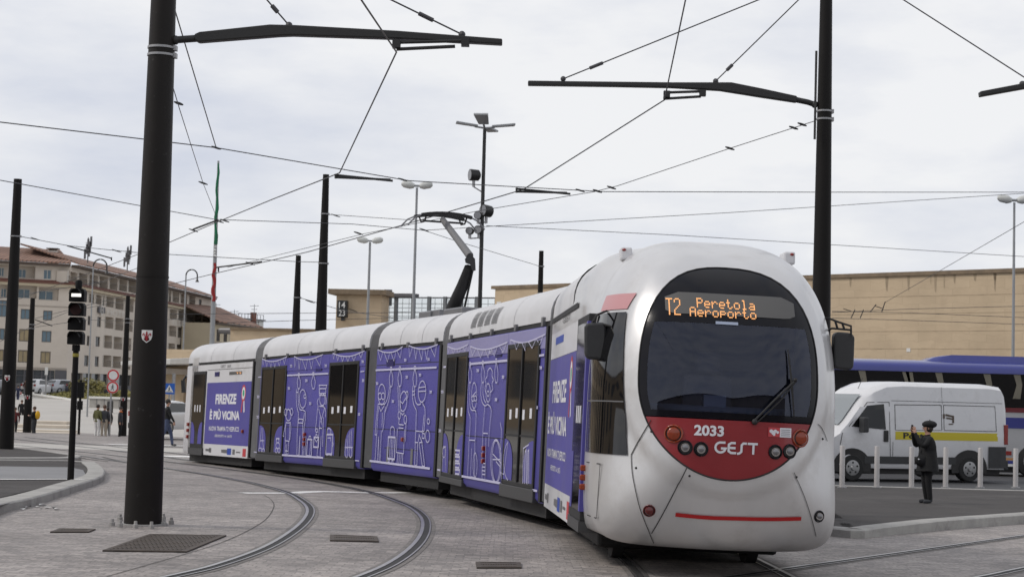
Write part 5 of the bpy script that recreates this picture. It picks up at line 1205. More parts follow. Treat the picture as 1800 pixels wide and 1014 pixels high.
# ---- tram signal
bp = ground(124, 842, dz=.12); Ys = bp[1]; t = thing('tram_signal', 'black four lamp tram signal showing a lit white bar', 'tram signal', bp)
def sp(x, y): return at(x, y, Ys)
b = MB(); x_ = sp(139, 600)[0]; cx = bp[0]; b.tube([(cx, Ys, bp[2] - .02), (cx, Ys, sp(139, 612)[2])], [5.8 * Ys / CAM_F, 5.0 * Ys / CAM_F], 14); b.build('post', 'pole_black', t, smooth=40)
hx = cx
zt_, zb_ = sp(139, 507)[2], sp(139, 607)[2]; hh = (zt_ - zb_) / 4; hw_ = 13.6 * Ys / CAM_F
for k in range(4):
    z1 = zt_ - k * hh; z0 = z1 - hh
    b = MB(); b.prism([(hx - hw_, Ys - .12, z0 + .015), (hx + hw_, Ys - .12, z0 + .015), (hx + hw_, Ys - .12, z1 - .05), (hx + hw_ * .75, Ys - .12, z1 - .005), (hx - hw_ * .75, Ys - .12, z1 - .005), (hx - hw_, Ys - .12, z1 - .05)], (0, .2, 0)); h = b.build('lamp_housing', 'signal_body', t, bevel=.008)
    zc_ = (z0 + z1) / 2; b = MB(); b.tube([(hx, Ys - .125, zc_), (hx, Ys - .135, zc_)], hw_ * .72, 20); b.build('lens', 'signal_body' if k in (0, 2, 3) else 'signal_off', h, smooth=40)
    b = MB(); T = np.linspace(math.radians(10), math.radians(170), 14); r_ = hw_ * .80
    b.grid(lambda a, d: (hx + r_ * math.cos(a), Ys - .12 - d, zc_ + r_ * math.sin(a)), list(T), [0, .14]); b.build('visor', 'signal_body', h)
    if k == 0: b = MB(); b.box((hx - hw_ * .62, Ys - .145, zc_ - .028), (hx + hw_ * .62, Ys - .136, zc_ + .028)); b.build('white_bar', 'signal_white', h)
b = MB(); b.tube([(hx, Ys, zt_ - .01), (hx, Ys, zt_ + .10), (hx, Ys, zt_ + .15)], [hw_ * .42, hw_ * .48, hw_ * .34], 12); b.build('cap', 'signal_body', t, smooth=40)
b = MB(); b.tube([(hx, Ys, zb_ - .10), (hx, Ys, zb_ + .01)], hw_ * .52, 12); b.build('bracket', 'signal_body', t)
b = MB(); b.tube([(cx, Ys, sp(135, 627)[2]), (cx, Ys, sp(135, 621)[2])], 5.6 * Ys / CAM_F, 16); b.build('yellow_label', 'yellow_tape', t)
# thin signal behind
Y = 84; p0 = at(138, 770, Y); p1 = at(143, 668, Y); t = thing('signal_post', 'thin dark signal post with small lamp boxes behind the tram signal', 'signal', p0)
b = MB(); b.tube([(p0[0], Y, p0[2]), (p0[0], Y, p1[2])], .06, 10); b.build('post', 'pole_black', t, smooth=40)
for y in (678, 692):
    c = at(139, y, Y); b = MB(); b.box((p0[0] - .17, Y - .12, c[2] - .2), (p0[0] + .17, Y + .12, c[2] + .2)); b.build('lamp_housing', 'signal_body', t, bevel=.02)
c = at(139, 712, Y); b = MB(); b.box((p0[0] - .12, Y - .1, c[2] - .22), (p0[0] + .12, Y + .1, c[2] + .22)); b.build('control_box', 'signal_body', t)
# ---- road signs
Y = 83; p0 = at(192, 770, Y); t = thing('road_sign_post', 'post with two round red rimmed signs, the lower one with a walking figure', 'road sign', p0)
b = MB(); b.tube([(p0[0], Y, p0[2] - .1), (p0[0], Y, at(199, 652, Y)[2])], .045, 10); b.build('post', 'galv', t, smooth=40)
for (x, y), ped in (((199, 659.5), False), ((198, 680.5), True)):
    c = at(x, y, Y - .08); R = 10.6 * Y / CAM_F
    b = MB(); b.tube([c + (0, .03, 0), c], R, 28, 0); b.tube([c - (0, .001, 0), c - (0, .008, 0)], R * .97, 28, 1); b.tube([c - (0, .008, 0), c - (0, .012, 0)], R * .72, 28, 0)
    s_ = b.build('sign_disc', ['white_plate', 'sign_red'], t)
    if ped:
        b = MB(); fn = lambda u, v: (c[0] + u * R, c[1] - .016, c[2] + v * R)
        b.poly([fn(.10 * math.cos(a) + .02, .42 + .10 * math.sin(a)) for a in np.linspace(0, 2 * math.pi, 12, endpoint=False)])
        for P, w_ in (([(0, .30), (0, -.08)], .17), ([(0, -.05), (.20, -.50)], .10), ([(-.02, -.05), (-.16, -.28), (-.26, -.50)], .10), ([(.04, .24), (.22, .05)], .08), ([(-.03, .24), (-.22, .02)], .08)):
            ribbon(b, [(x_, y_) for x_, y_ in P], w_, lambda u, v: fn(u, v))
        b.build('walking_figure', 'sign_black', s_)
Y = 90; c = at(298, 683, Y); bz = at(298, 768, Y)[2]; t = thing('crossing_sign', 'square blue pedestrian crossing sign beside the rear of the tram', 'road sign', (c[0], Y, bz))
b = MB(); b.tube([(c[0], Y, bz), (c[0], Y, c[2] + .2)], .04, 10); b.build('post', 'galv', t)
h = 9.6 * Y / CAM_F; b = MB(); b.box((c[0] - h, Y - .08, c[2] - h), (c[0] + h, Y - .05, c[2] + h)); s_ = b.build('sign_plate', 'sign_blue', t)
fn = lambda u, v, o=.084: (c[0] + u * h, Y - o, c[2] + v * h)
b = MB(); b.poly([fn(-.8, -.65), (fn(.8, -.65)), fn(0, .72)]); b.build('white_triangle', 'white_plate', s_)
b = MB(); b.poly([fn(.07 * math.cos(a) + .02, .30 + .09 * math.sin(a), .088) for a in np.linspace(0, 2 * math.pi, 10, endpoint=False)])
for P, w_ in (([(0, .2), (0, -.12)], .16), ([(0, -.1), (.17, -.42)], .10), ([(0, -.1), (-.18, -.42)], .10), ([(0, .15), (.18, -.02)], .07), ([(0, .15), (-.16, -.02)], .07)): ribbon(b, P, w_, lambda u, v: fn(u, v, .088))
for k in range(5): ribbon(b, [(-.5 + .22 * k, -.6), (-.44 + .22 * k, -.46)], .10, lambda u, v: fn(u, v, .088))
b.build('walking_figure', 'sign_black', s_)
Y = 150; c = at(82, 652, Y); bz = at(80, 696, Y)[2]; t = thing('parking_sign', 'tall narrow white sign on a thin post at the edge of the verge', 'road sign', (c[0], Y, bz))
b = MB(); b.tube([(c[0], Y, bz), (c[0], Y, c[2])], .06, 8); b.build('post', 'galv', t)
b = MB(); b.box((c[0] - .13 * 1.0 * 1.0, Y - .1, c[2] - .34), (c[0] + .13, Y - .06, c[2] + .34)); b.build('sign_plate', 'white_plate', t)
# ---- bollards
first = None
for k, x in enumerate((1480, 1541, 1602, 1662, 1723, 1785)):
    p = hitsurf(x, 857.5, GR)
    if first is None:
        first = thing('bollard', '', 'bollard', (p[0], p[1], GR(p[0], p[1])), 0, 'pale metal bollards along the road edge')
        H_ = 74 * p[1] / CAM_F; b = MB(); b.tube([(0, 0, 0), (0, 0, H_ - .015), (0, 0, H_)], [.062, .060, .054], 16); b.build('post', 'galv_pale' if 'galv_pale' in MATS else mat('galv_pale', (.46, .44, .43), .45, metal=.2, var=.1, vscale=6, streak=(1, 1, .2)), first, smooth=40, local=True)
        b = MB(); b.tube([(0, 0, 0), (0, 0, .03)], .11, 16); b.build('base_collar', 'galv', first, local=True); o = first
    else: o = dup(first, (p[0], p[1], GR(p[0], p[1])), 0, '')
    o['label'] = ['pale metal bollard standing by the tram mirror, first of the row', 'pale bollard in front of the van driver door', 'pale bollard in front of the woman in black, beside her bag', 'pale bollard behind the back of the woman in black', 'pale bollard by the rear wheel of the white van', 'pale bollard behind the van, before the coach', 'pale bollard past the right picture edge'][k]

# ------------------------------------------------------------------ buildings
mat('stucco', (.56, .50, .43), .85, var=.07, vscale=.25, dirt=((.45, .40, .345), .12, .5, .8))
mat('stucco_warm', (.50, .43, .31), .85, var=.06, vscale=.25)
mat('stucco_dark', (.33, .29, .25), .85, var=.08, vscale=.3)  # darker stucco tone for courses, frames and soffit
mat('dark_stone', (.10, .098, .105), .8, var=.15, vscale=.6)
mat('far_glass', (.035, .045, .055), .12, spec=.6)
mat('blue_glass', (.10, .16, .20), .10, spec=.6)
mat('shutter_tan', (.30, .24, .14), .7, var=.15, vscale=2); mat('shutter_dark', (.045, .038, .032), .7, var=.2, vscale=3)
mat('win_frame', (.14, .12, .10), .6); mat('white_frame', (.55, .52, .47), .6)
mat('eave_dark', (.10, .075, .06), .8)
brickmat('roof_tile', (.27, .158, .115), (.215, .125, .09), (.10, .065, .05), .55, 30., .10, .85, .8, patch=.25, pscale=.3, axes='xy', off=0)
mat('band_tile', (.15, .065, .048), .85, var=.2, vscale=1.2)
brickmat('sandstone', (.54, .425, .29), (.50, .39, .265), (.44, .34, .23), 1.5, .42, .010, .85, .2, patch=.10, pscale=.4, axes='xz', tint=(.27, .20, .13, ) and ((.42, .32, .22), .5, .55, .85))
mat('joint_tan', (.36, .28, .19), .85, var=.25, vscale=1.5); mat('sandstone_dark', (.20, .15, .10), .85, var=.25, vscale=1.5)
glassmat('glazing_white', (.93, .95, .95)); mat('glazing_bar', (.16, .17, .18), .5)
mat('clock_black', (.012, .014, .014), .4)
mat('canopy_white', (.62, .61, .58), .6, var=.06)
class Wall:
    """vertical wall plane from pixel/depth A to pixel/depth B; (a, z) coordinates; openings become real recesses"""
    def __init__(s, A, B):
        s.A = V(A[0], A[1], 0); d = V(B[0], B[1], 0) - s.A; s.L = np.linalg.norm(d); s.d = d / s.L; s.n = V(s.d[1], -s.d[0], 0)   # towards the camera side
        if np.dot(s.n, CP - s.A) < 0: s.n = -s.n
    def P(s, a, z, o=0): p = s.A + s.d * a + s.n * o; return V(p[0], p[1], z)
    def px(s, x, y): p = onplane(x, y, s.A, s.n); return np.dot(p - s.A, s.d), p[2]
    def rect(s, P):
        q = [s.px(*p) for p in P]; return (q[0][0] + q[3][0]) / 2, (q[1][0] + q[2][0]) / 2, (q[2][1] + q[3][1]) / 2, (q[0][1] + q[1][1]) / 2
    def build(s, part, name, m, a0, a1, z0, z1, holes=(), depth=.3, thick=6):
        b = MB(); A_ = sorted({a0, a1} | {min(max(h[i], a0), a1) for h in holes for i in (0, 1)}); Z_ = sorted({z0, z1} | {min(max(h[i], z0), z1) for h in holes for i in (2, 3)})
        def inh(a, z): return any(h[0] < a < h[1] and h[2] < z < h[3] for h in holes)
        for i in range(len(A_) - 1):
            for j in range(len(Z_) - 1):
                if not inh((A_[i] + A_[i + 1]) / 2, (Z_[j] + Z_[j + 1]) / 2):
                    b.add([s.P(A_[i], Z_[j]), s.P(A_[i + 1], Z_[j]), s.P(A_[i + 1], Z_[j + 1]), s.P(A_[i], Z_[j + 1])], [(0, 1, 2, 3)])
        for h in holes:
            d_ = h[4] if len(h) > 4 else depth; C_ = [(h[0], h[2]), (h[1], h[2]), (h[1], h[3]), (h[0], h[3])]
            for k in range(4):
                p, q = C_[k], C_[(k + 1) % 4]; b.add([s.P(*p), s.P(*q), s.P(*q, -d_), s.P(*p, -d_)], [(0, 1, 2, 3)])
            b.add([s.P(*c, -d_) for c in C_], [(0, 1, 2, 3)])
        b.add([s.P(a0, z0), s.P(a0, z1), s.P(a0, z1, -thick), s.P(a0, z0, -thick)], [(0, 1, 2, 3)]); b.add([s.P(a1, z0), s.P(a1, z1), s.P(a1, z1, -thick), s.P(a1, z0, -thick)], [(0, 1, 2, 3)])
        return b.build(name, m, part)
    def box(s, mb, a0, a1, z0, z1, o0, o1, m=0): mb.hexa([s.P(a0, z0, o1), s.P(a1, z0, o1), s.P(a1, z0, o0), s.P(a0, z0, o0), s.P(a0, z1, o1), s.P(a1, z1, o1), s.P(a1, z1, o0), s.P(a0, z1, o0)], m)
    def window(s, part, r, glass, frame='win_frame', d=.25, fw=.10, mull=1, name='window'):
        a0, a1, z0, z1 = r; b = MB()
        s.box(b, a0, a0 + fw, z0, z1, -d + .01, -d + .12); s.box(b, a1 - fw, a1, z0, z1, -d + .01, -d + .12); s.box(b, a0 + fw, a1 - fw, z1 - fw, z1, -d + .01, -d + .12); s.box(b, a0 + fw, a1 - fw, z0, z0 + fw, -d + .01, -d + .12)
        for k in range(mull): am = lerp(a0, a1, (k + 1) / (mull + 1)); s.box(b, am - .04, am + .04, z0 + fw, z1 - fw, -d + .01, -d + .10)
        f = b.build(name, frame, part)
        b = MB(); s.box(b, a0 + fw * .5, a1 - fw * .5, z0 + fw * .5, z1 - fw * .5, -d + .01, -d + .05); b.build('pane', glass, f); return f
def quad(x0, y0, x1, y1): return [(x0, y0), (x1, y0), (x1, y1), (x0, y1)]
def dz(cv, P): return [cv(*p) for p in P]
# ---------------- hotel
h1 = conv(0, 420, 7.2); h2 = conv(0, 540, 7.2); h3 = conv(250, 440, 5.069)
hotel = thing('hotel_building', 'long beige hotel block with tiled roof and rows of balconies', 'building', at(118, 690, 255))
PA = at(-60, 600, 250); PB = at(119, 600, 256); PC = at(372, 600, 345); PA2 = at(-60, 600, 250)
w1 = Wall(PA, PB); w2 = Wall(PB, PC)
ZG = ZC_ = GP(0, 250) - 2
z_top1 = w1.px(60, 461)[1]; Z1 = w1.px(h1(600, 320)[0], h1(600, 330)[1])[1]
hol = []; wins = []
def hole(w, cv, x0, y0, x1, y1, depth, win=None, mull=1): r = w.rect(dz(cv, quad(x0, y0, x1, y1))); return (*r, depth)
H1 = [hole(w1, h1, -300, 330, 448, 488, 1.6), hole(w1, h1, 550, 388, 652, 512, .25), hole(w1, h1, -200, 575, 100, 740, 1.2), hole(w1, h1, 232, 592, 466, 752, 1.2), hole(w1, h1, 492, 618, 742, 776, 1.2),
      hole(w1, h2, -30, -90, 88, 120, .25), hole(w1, h2, 262, 22, 380, 152, .25), hole(w1, h2, 545, 42, 662, 165, .25), hole(w1, h2, -50, 268, 60, 410, .25), hole(w1, h2, 240, 275, 375, 432, .15), hole(w1, h2, 528, 298, 650, 442, .25), hole(w1, h2, -60, 532, 50, 680, .15), hole(w1, h2, 226, 540, 356, 698, .15), hole(w1, h2, 510, 558, 640, 710, .15),
      hole(w1, h2, -300, 785, 690, 962, .5)]
w1.build(hotel, 'wall', 'stucco', -12, w1.L, ZG, Z1, H1)
for k in (1,): w1.window(hotel, H1[k][:4], 'blue_glass', 'white_frame')
for k in (5, 6, 7, 8, 10): w1.window(hotel, H1[k][:4], 'blue_glass')
for k in (9, 11, 12, 13): w1.window(hotel, H1[k][:4], 'shutter_tan', 'win_frame', .15, .14)
for cv, x0, y0, x1, y1, dd in ((h1, 5, 355, 72, 470, 1.6), (h1, 245, 375, 352, 487, 1.6), (h1, 20, 620, 96, 738, 1.2), (h1, 240, 628, 395, 748, 1.2), (h1, 500, 652, 690, 770, 1.2)): w1.window(hotel, w1.rect(dz(cv, quad(x0, y0, x1, y1))), 'blue_glass', 'white_frame', dd)
b = MB(); r = H1[-1]
for k in range(9): a = lerp(r[0], r[1], (k + .5) / 9); w1.box(b, a - .12, a + .12, r[2], r[3], -.35, -.2)
w1.box(b, r[0], r[1], lerp(r[2], r[3], .55), lerp(r[2], r[3], .60), -.34, -.22); b.build('shopfront_frame', 'dark_stone', hotel)
b = MB(); w1.box(b, r[0], r[1], r[2], r[3], -.49, -.40); b.build('shopfront_glass', 'far_glass', hotel)
b = MB(); rr = w1.rect(dz(h2, quad(692, 800, 1000, 985))); w1.box(b, rr[0], w1.L + .05, rr[2] - 1.5, rr[3], 0, .06); w1.box(b, -12, w1.L, ZG, r[2] - .02, 0, .07); b.build('stone_plinth', 'dark_stone', hotel)
b = MB(); zz = w1.px(*h1(400, 838))[1]; w1.box(b, -12, w1.L, zz - .12, zz, 0, .08); zz = w1.px(*h2(450, 772))[1]; w1.box(b, -12, w1.L + .05, zz - .1, zz + .15, 0, .14); b.build('string_course', 'stucco_dark', hotel)
# sloping terracotta band between the top floors
def band(w, a0, a1, zt, zb, out, nm='roof_band'):
    b = MB(); b.hexa([w.P(a0, zb, out), w.P(a1, zb, out), w.P(a1, zb, .0), w.P(a0, zb, .0), w.P(a0, zb + .12, out), w.P(a1, zb + .12, out), w.P(a1, zt, .0), w.P(a0, zt, .0)]); b.build(nm, 'band_tile', hotel)
    b = MB(); w.box(b, a0, a1, zb - .42, zb - .01, 0, out * .75); b.build('cornice', 'stucco_warm', hotel)
zt = w1.px(*h1(500, 515))[1]; zb = w1.px(*h1(500, 562))[1]; band(w1, -12, w1.L + .4, zt, zb, .9); zt2, zb2 = zt, zb
# right wing
def L2(xa, ya, xb, yb): return lambda x: ya + (yb - ya) * (x - xa) / (xb - xa)
H2 = []; cols = []
tf, bf = L2(850, 408, 1740, 535), L2(850, 552, 1740, 690)
for x0, x1 in ((858, 978), (992, 1108), (1122, 1238), (1252, 1366), (1382, 1488), (1502, 1608), (1622, 1735)): H2.append((*w2.rect([h1(x0, tf(x0)), h1(x1, tf(x1)), h1(x1, bf(x1)), h1(x0, bf(x0))]), 1.7))
tf, bf = L2(1125, 690, 1740, 785), L2(1125, 800, 1740, 945)
for x0, x1 in ((1120, 1192), (1208, 1285), (1298, 1322), (1338, 1440), (1455, 1565), (1580, 1690)): H2.append((*w2.rect([h1(x0, tf(x0)), h1(x1, tf(x1)), h1(x1, bf(x1)), h1(x0, bf(x0))]), 1.5))
for x0, y0, x1, y1 in ((1325, 115, 1437, 262), (1452, 130, 1560, 285), (1574, 145, 1680, 300), (1312, 350, 1418, 512), (1434, 368, 1545, 525), (1558, 380, 1660, 540), (1300, 600, 1408, 748), (1422, 612, 1532, 765), (1546, 625, 1650, 780)): H2.append((*w2.rect([h2(x0, y0), h2(x1, y0 + 14), h2(x1, y1 + 12), h2(x0, y1)]), 1.5))
W2 = [(*w2.rect([h2(x0, y0), h2(x1, y0 + 5), h2(x1, y1 + 5), h2(x0, y1)]), .25) for x0, y0, x1, y1 in ((1112, 108, 1148, 225), (1230, 118, 1280, 248), (1100, 358, 1136, 485), (1210, 368, 1266, 495), (1066, 606, 1122, 742), (1200, 618, 1252, 748))]
tf, bf = L2(230, 352, 480, 412), L2(230, 455, 480, 492)
for x0, x1 in ((180, 225), (233, 258), (268, 330), (340, 402), (414, 474)): H2.append((*w2.rect([h3(x0, tf(x0)), h3(x1, tf(x1)), h3(x1, bf(x1)), h3(x0, bf(x0))]), 1.7))
tf, bf = L2(235, 520, 605, 585), L2(235, 608, 605, 660)
for x0, x1 in ((242, 310), (320, 380), (390, 457), (467, 526), (537, 600)): H2.append((*w2.rect([h3(x0, tf(x0)), h3(x1, tf(x1)), h3(x1, bf(x1)), h3(x0, bf(x0))]), 1.5))
for x0, y0, x1, y1 in ((236, 668, 303, 762), (314, 682, 374, 774), (230, 825, 292, 900), (304, 835, 366, 905)): H2.append((*w2.rect([h3(x0, y0), h3(x1, y0 + 8), h3(x1, y1 + 8), h3(x0, y1)]), 1.4))
W2 += [(*w2.rect([h3(x0, y0), h3(x1, y0 + 4), h3(x1, y1 + 4), h3(x0, y1)]), .25) for x0, y0, x1, y1 in ((505, 434, 530, 500), (400, 708, 432, 790), (475, 720, 506, 800), (548, 733, 578, 810), (392, 862, 425, 930), (470, 868, 500, 935))]
gr = (*w2.rect([h2(900, 812), h2(1740, 875), h2(1740, 1000), h2(900, 970)]), .6)
Z2 = Z1
w2.build(hotel, 'wall', 'stucco', 0, w2.L, ZG, Z2, H2 + W2 + [gr])
for r in W2: w2.window(hotel, r[:4], 'far_glass')
for r in H2:
    a0, a1, z0, z1 = r[:4]; h_ = z1 - z0; d_ = r[4]
    w2.window(hotel, (lerp(a0, a1, .45), lerp(a0, a1, .85), z0 + .02, z0 + h_ * .78), 'far_glass', 'white_frame', d_ - .02, .08, 0, 'balcony_door')
for r in H2: b = MB(); w2.box(b, r[0], r[1], r[2] + .95, r[2] + 1.03, -.10, -.04); [w2.box(b, lerp(r[0], r[1], k / 8) - .02, lerp(r[0], r[1], k / 8) + .02, r[2], r[2] + .95, -.09, -.05) for k in range(9)]; b.build('balcony_railing', 'win_frame', hotel)
b = MB()
for r in H2: w2.box(b, r[0] - .16, r[0] - .0, r[2], r[3], .0, .10)
b.build_each('balcony_pillar', 'white_frame', hotel)
b = MB(); w2.box(b, gr[0], gr[1], gr[2], gr[3], -.58, -.5); b.build('shopfront_glass', 'far_glass', hotel)
b = MB()
for k in range(8): a = lerp(gr[0], gr[1], (k + .3) / 8); w2.box(b, a - .2, a + .2, gr[2], gr[3], -.45, -.1)
b.build('shopfront_frame', 'stucco_dark', hotel)
b = MB(); w2.box(b, 0.05, gr[1] + 1, ZG, gr[2], 0, .07); b.build('stone_plinth', 'dark_stone', hotel)
band(w2, .0, w2.L + .3, zt2, zb2, .9)
# main roof
def roof(w, a0, a1, ze, zr, over, back, part, m='roof_tile', ends=True):
    b = MB(); b.hexa([w.P(a0, ze - .05, over), w.P(a1, ze - .05, over), w.P(a1, zr - .05, -back), w.P(a0, zr - .05, -back), w.P(a0, ze + .18, over), w.P(a1, ze + .18, over), w.P(a1, zr + .18, -back), w.P(a0, zr + .18, -back)]); b.build('roof', m, part)
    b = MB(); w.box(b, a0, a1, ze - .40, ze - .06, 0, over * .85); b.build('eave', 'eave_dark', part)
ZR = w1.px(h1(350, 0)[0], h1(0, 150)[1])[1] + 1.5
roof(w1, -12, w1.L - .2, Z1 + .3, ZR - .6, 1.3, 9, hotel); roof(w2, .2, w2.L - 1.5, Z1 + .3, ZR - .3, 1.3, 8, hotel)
cx_ = at(93, 450, 262); ch = MB(); ch.box((cx_[0] - .7, cx_[1] - .6, Z1), (cx_[0] + .7, cx_[1] + .6, at(93, 441, 262)[2])); c_ = ch.build('chimney', 'white_frame', hotel); b = MB(); b.box((cx_[0] - .85, cx_[1] - .8, at(93, 438, 262)[2]), (cx_[0] + .85, cx_[1] + .8, at(93, 436.5, 262)[2])); b.box((cx_[0] - .5, cx_[1] - .5, at(93, 441, 262)[2]), (cx_[0] + .5, cx_[1] + .5, at(93, 438, 262)[2])); b.build('chimney_cap', 'eave_dark', c_)
def antenna(px, Y, h0, wide):
    p = at(*px, Y); q = at(px[0] + 1.5, h0, Y); b = MB(); b.tube([p, q], .10, 6)
    for k in range(6): z = lerp(p[2], q[2], .35 + .1 * k); x = lerp(p[0], q[0], .5); b.box((x + (-wide, wide * .4, -wide * .4, wide * .7, 0, wide)[k] - .14, Y - .2, z - .8), (x + (-wide, wide * .4, -wide * .4, wide * .7, 0, wide)[k] + .14, Y + .1, z + .8))
    for k in range(3): z = lerp(p[2], q[2], .4 + .2 * k); b.tube([(p[0] - wide, Y, z), (p[0] + wide, Y, z)], .05, 6)
    b.build('antenna_mast', 'bellows_grey', hotel)
antenna((154, 462), 270, 418, .45); antenna((223.5, 476), 290, 433, .5)
b = MB(); r = w2.rect(dz(h1, [(1228, 858), (1310, 866), (1308, 940), (1226, 932)])); w2.box(b, *r, .1, .3); b.build('sign_box', 'dark_stone', hotel)
b = MB(); a_ = (r[0] + r[1]) / 2; z_ = (r[2] + r[3]) / 2; ribbon(b, ell(a_, z_, .7, .75, 14)[:-1], .22, lambda a, z: w2.P(a, z, .32), closed=True); ribbon(b, [(a_ - .3, z_ - .3), (a_ - .3, z_ + .3), (a_ - .3, z_), (a_ + .3, z_), (a_ + .3, z_ + .3), (a_ + .3, z_ - .3)], .14, lambda a, z: w2.P(a, z, .33))
r = w2.rect(dz(h1, [(1335, 890), (1600, 925), (1600, 985), (1335, 960)])); put_text(b, 'HOTEL', lambda a, z: w2.P(a, z, .35), *r)
r = w2.rect(dz(h1, [(1370, 838), (1480, 850), (1480, 880), (1370, 868)])); put_text(b, 'Grand', lambda a, z: w2.P(a, z, .35), *r) if False else None
r = w2.rect(dz(h3, [(228, 612), (372, 634), (372, 680), (228, 660)])); put_text(b, 'ELLERI', lambda a, z: w2.P(a, z, .95), *r)
b.build('sign_lettering', 'white_frame', hotel)
# ---------------- yellow building
yb = thing('yellow_building', 'cream building with tall dark shutters and a tiled roof beyond the hotel', 'building', at(410, 690, 330))
wy = Wall(at(374, 600, 320), at(448, 600, 345)); ze = wy.px(*h3(645, 648))[1]
YW = [(*wy.rect(dz(h3, P)), .15) for P in ([(663, 700), (694, 704), (691, 812), (661, 808)], [(727, 708), (758, 712), (755, 818), (725, 814)], [(786, 720), (816, 725), (813, 828), (784, 823)], [(845, 730), (875, 735), (873, 832), (843, 828)], [(902, 738), (931, 742), (929, 830), (900, 826)])]
wy.build(yb, 'wall', 'stucco_warm', -.5, wy.L, ZG - 3, ze, YW)
for r in YW: wy.window(yb, r[:4], 'shutter_dark', 'shutter_dark', .15, .12)
b = MB(); zz = wy.px(*h3(700, 818))[1]; wy.box(b, -.5, wy.L, zz - .3, zz, 0, .15); b.build('string_course', 'stucco_dark', yb)
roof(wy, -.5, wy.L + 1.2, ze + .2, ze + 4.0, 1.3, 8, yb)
b = MB()
for x, y in ((663, 600), (700, 575), (740, 580)): p = at(*h3(x, y), 345); b.box((p[0] - .5, p[1] - .5, p[2] - 3), (p[0] + .5, p[1] + .5, p[2]))
b.build_each('chimney', 'band_tile', yb)
for x, y in ((660, 470), (822, 530), (1000, 480)):
    p = at(*h3(x, y), 350); q = at(*h3(x - 3, 600), 350); b = MB(); b.tube([q, p], .06, 5); b.tube([p + (-.9, 0, -.4), p + (.9, 0, -.3)], .05, 5); b.tube([p + (-.6, 0, -1.1), p + (.6, 0, -1.0)], .05, 5); b.build('aerial', 'bellows_grey', yb)
# ---------------- pale far blocks
fb = thing('pale_building', 'pale flat roofed block with roof terrace far behind the cream building', 'building', at(440, 690, 420))
wf = Wall(at(418, 600, 420), at(462, 600, 430)); z0 = wf.px(440, 562)[1]; r = wf.rect(dz(h3, quad(965, 612, 990, 650)))
wf.build(fb, 'wall', 'lamp_white', 0, wf.L, z0 - 30, z0, [(*r, .8), (*wf.rect(dz(h3, quad(1005, 640, 1020, 680))), .3), (*wf.rect(dz(h3, quad(1030, 630, 1040, 670))), .3)])
b = MB(); wf.box(b, -.5, wf.L + .5, z0, z0 + .3, -6, .3); b.build('roof_slab', 'bellows_grey', fb)
b = MB()
for f in np.linspace(0, 1, 9): wf.box(b, wf.L * f - .05, wf.L * f + .05, z0 + .3, z0 + 1.4, -.1, 0)
wf.box(b, 0, wf.L, z0 + 1.35, z0 + 1.45, -.1, 0); b.build('railing', 'bellows_grey', fb)
p = at(445, 556, 425); b = MB(); b.box((p[0] - .7, p[1], p[2] - 2), (p[0] + .7, p[1] + 1, p[2] + 1)); b.build('chimney', 'band_tile', fb)
gb = thing('glass_building', 'low glass walled block with a grey curved roof at the foot of the stone wing', 'building', at(465, 690, 300))
wg = Wall(at(444, 600, 300), at(487, 600, 305)); z0, z1 = wg.px(465, 600)[1], wg.px(465, 588)[1]
wg.build(gb, 'wall', 'glazing_white', 0, wg.L, z0 - 12, z1, [(*wg.rect(dz(h3, quad(985, 735, 1025, 780))), .6)])
b = MB()
for f in np.linspace(0, 1, 7): wg.box(b, wg.L * f - .08, wg.L * f + .08, z0 - 12, z1, 0, .1)
b.build('glazing_bar', 'glazing_bar', gb); b = MB(); wg.box(b, -.8, wg.L + .8, z1, z1 + 1.0, -8, .8); b.build('roof', 'steel_grey', gb, bevel=.3)
# ---------------- stone pavilion with white canopy, left of the tram rear
pv = thing('stone_pavilion', 'low brown stone pavilion with a white canopy behind the tram rear', 'building', at(330, 690, 110))
wp_ = Wall(at(288, 650, 112), at(400, 650, 111)); zt = wp_.px(320, 614)[1]; wp_.build(pv, 'wall', 'sandstone', 0, wp_.L + 4, -4, zt, [(*wp_.rect(quad(322, 662, 345, 740)), .8)])
b = MB(); a0, z0 = wp_.px(290, 648); a1, z1 = wp_.px(350, 640)
b.hexa([wp_.P(a0 - 1, z0 + .1, 4.5), wp_.P(a1, z1 - .1, 4.5), wp_.P(a1, z1, 0.02), wp_.P(a0 - 1, z0, .02), wp_.P(a0 - 1, z0 + .35, 4.5), wp_.P(a1, z1 + .25, 4.5), wp_.P(a1, z1 + .45, 0.02), wp_.P(a0 - 1, z0 + .45, .02)]); b.build('canopy', 'canopy_white', pv, bevel=.04)
b = MB(); wp_.box(b, a0 - .5, a1 - .5, z0 - .35, z0 + .0, .3, 3.9); b.build('canopy_soffit', 'stucco_dark', pv)
b = MB()
for f in (.15, .55, .95): p = wp_.P(lerp(a0, a1, f), 0, 3.6); b.tube([(p[0], p[1], -3), (p[0], p[1], z0 - .3)], .12, 10)
b.build_each('canopy_post', 'galv', pv)
